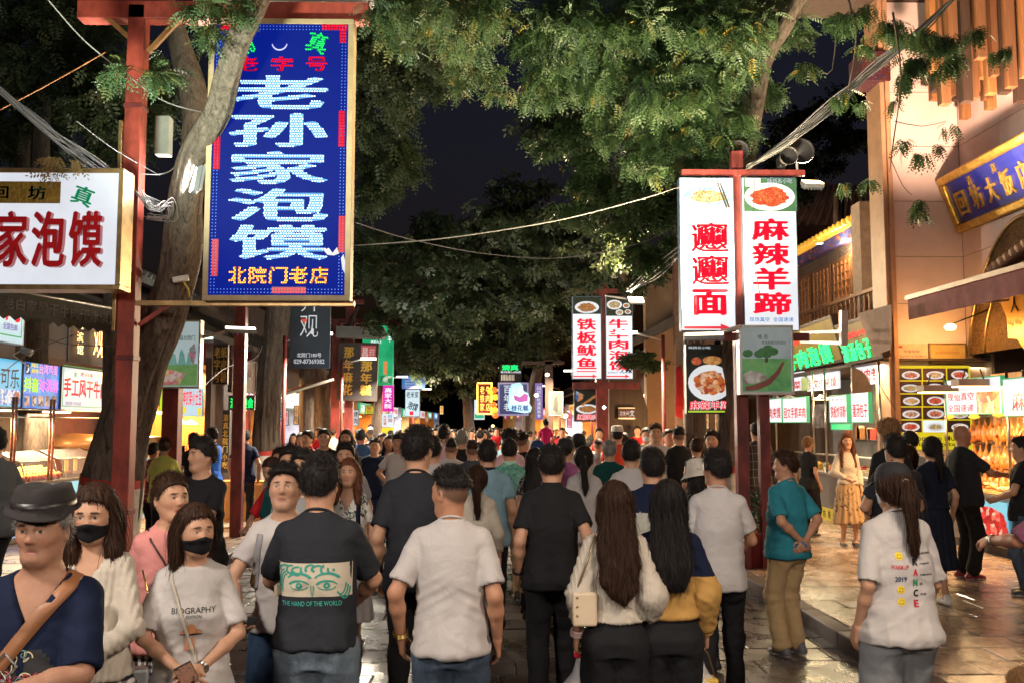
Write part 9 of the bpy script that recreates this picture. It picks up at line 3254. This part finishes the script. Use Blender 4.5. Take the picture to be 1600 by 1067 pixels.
person(1398, 680, 7.9, 2, ground=PH, lod=1, bw=1.14, belly=.03, hair=('thick', 'black'), arms=('hold', 'hold'), mask=MASKW, top=T(C_BLK2, kind='polo', cmat=C_GREY, loose=.02), bottom=B(C_BLK), label='broad man in a dark polo with grey collar stripe behind the girl in the cap')
person(1389, 657, 9.6, -10, ground=PH, sex='f', lod=1, hair=('curly', 'tan'), top=T(C_BLK, sleeve=1.4), label='person with curly light brown hair at the roast stall queue')
person(1422, 673, 11.5, 10, ground=PH, lod=0, hair=('short', 'black'), top=T(C_WHT2), label='short haired man in front of the yellow menu board')
person(1416, 694, 10.4, 40, ground=PH, sex='f', lod=1, hair=('bob', 'brown', 1.42), top=T(C_CREAM), label='woman in cream looking at the menu board, profile hidden')
p = person(1455, 682, 9.7, 4, ground=PH, sex='f', lod=1, bw=1.05, hair=('pony', 'black'), top=T(cloth('ink', (.012, .016, .030)), sleeve=.75, hem=1.0), bottom=B(cloth('ink', (.012, .016, .030)), kind='skirt', len=.38, flare=.22), shoes=W_SHOE, arms=('hold', 'down'),
   label='woman with black ponytail in a dark dress at the roast stall')
person(1502, 662, 11.3, -80, ground=PH, lod=1, bw=1.08, belly=.03, hair=('bald', 'black'), head=(-8, 0), arms=('down', 'point'), top=T(C_BLK2, sleeve=.8, loose=.02), bottom=B(C_BLK, r=(.10, .08, .07)), shoes=pm('shoe_red', (.20, .02, .03), .5), skin=(.40, .20, .12), label='bald man in black with red sneakers reaching to the right at the roast stall')
person(1322, 677, 14.3, 176, ground=PH, sex='f', lod=1, hair=('longface', 'redbrown', 1.25), arms=('down', 'hold'), top=T(C_CREAM, kind='blouse', sleeve=1.7, puff=.01, hem=.98), bottom=B(C_SKIRT, kind='skirt', len=.36, flare=.25), label='woman with reddish hair and brown swirl skirt on the right pavement')
person(1594, 682, 10.2, 62, ground=PH, lod=1, bw=1.04, hair=('short', 'black'), arms=('hold', 'hold'), top=T(C_BLK), bottom=B(J_MID), label='man in a black T-shirt and jeans at the right edge facing the roast stall')
p = person(1668, 700, 5.4, 25, ground=PH, lod=2, bw=1.15, hair=('short', 'black'), arms=('point', 'down'), top=T(cloth('plum', (.20, .07, .12)), sleeve=.9), bottom=B(C_BLK), skin=(.42, .20, .12), label='person in a plum shirt at the right edge, forearm with a steel watch in view')
bracelet(p, -1, M_STEEL, 'watch', .034, .009)
p = person(1600, 1040, 3.1, -20, lod=2, bw=1.0, hair=('fade', 'tan'), h=1.14, top=T(C_DOTS), arms=('hold', 'hold'), label='child at the very bottom right corner, only the top of the brown head in view')
person(1182, 660, 14.2, 6, ground=PH, lod=1, bw=1.1, hair=('short', 'black'), top=T(C_PLAID, loose=.03, sleeve=1.9), bottom=B(J_BLUE), label='man in a dark plaid shirt and jeans between the two right red posts')
person(1262, 682, 15.6, -50, ground=PH, sex='f', lod=1, hair=('short', 'tan'), top=T(C_BLK), label='woman with short light brown hair ordering at the right stall')
person(1293, 656, 17.4, 60, ground=PH, X=6.35 + .95, lod=1, bw=.98, hair=('short', 'black'), hat=('taqiyah', CAPW), mask=MASKW, arms=('hold', 'hold'), top=T(cloth('vendor_pink', (.42, .03, .12)), sleeve=.7), label='vendor in a crimson polo behind the right stall counter')
person(60, 672, 15.6, -90, ground=PH, X=-8.1, lod=1, hair=('short', 'black'), top=T(C_GREY), h=1.66, label='vendor behind the ice cream counter at the far left')
# ---- the dense far crowd -----
protos = []
n0 = len(protos)
spec = [('short', 'black', C_BLK, 0, 'm', 'black'), ('longface', 'black', C_WHT2, 180, 'f', 'white'), ('short', 'black', C_WHT, 0, 'm', 'white'), ('wavy', 'black', C_BLK, 0, 'f', 'black'), ('fade', 'black', C_GREY, 0, 'm', 'grey'),
  ('short', 'brown', C_LPINK, 180, 'f', 'pale pink'), ('short', 'black', C_NAVY, 180, 'm', 'navy'), ('bun', 'brown', C_CREAM, 0, 'f', 'cream'), ('short', 'grey', C_LBLUE, 0, 'm', 'grey blue'), ('thick', 'black', C_RED, 180, 'm', 'red')]
r = random.Random(77)
spots = []
for k, Y in enumerate((17, 19.5, 22, 25, 28, 32, 36, 41, 47, 54, 62)):
 m = int(5 + k * 1.35)
 for i in range(m):
  x = -3.3 + 6.1 * (i + r.uniform(.15, .85)) / m
  spots.append((x, Y + r.uniform(-1, 1)))
for i in range(9):
 spots.append((r.uniform(3.3, 4.4), 19 + i * 2.3))
 spots.append((r.uniform(-5.8, -4.1), 22.5 + i * 2.2))
cnt = {}
WH = ['in the %s of the far crowd' % w for w in ('left part', 'middle', 'right part')]
for i, (x, Y) in enumerate(spots):
 k = i % len(spec) if i < len(spec) else r.randrange(len(spec))
 hs, hc_, tm_, fa, sx, cn = spec[k]
 if i < len(spec):
  p = person(800, 600, Y, fa, X=x, h=1.68 if sx == 'm' else 1.60, sex=sx, lod=0, hair=(hs, hc_), top=T(tm_), bottom=B([C_BLK, J_DARK][i % 2]), label='x', stride=.4, bw=1.0 + .02 * (i % 5))
  protos.append(p['root'])
  o = p['root']
 else:
  o = copy_tree(protos[k])
  o.location = (x, Y, 0)
 s = o.scale[0] * (r.uniform(.97, 1.05) if i >= len(spec) else 1)
 o.scale = (s * r.uniform(.97, 1.06), s, s)
 o.rotation_euler = (0, 0, R(fa + r.uniform(-14, 14)))
 if abs(x) > 3.1:
  o.location.z = PH
 ori = 'facing us' if fa else 'walking away'
 wh = 'left' if x < -1.2 else ('right' if x > 1.2 else 'middle')
 hn = {'short': 'short', 'longface': 'long', 'wavy': 'long wavy', 'fade': 'cropped', 'bun': 'pinned up', 'thick': 'thick'}[hs]
 dd = 'nearer' if Y < 30 else 'farthest'
 tag(o, 'small figure in %s with %s hair %s, %s, %s crowd rows' % (cn, hn, ori, wh, dd), 'person', 'far crowd, %s in %s, %s, %s' % (hn, cn, wh, dd))
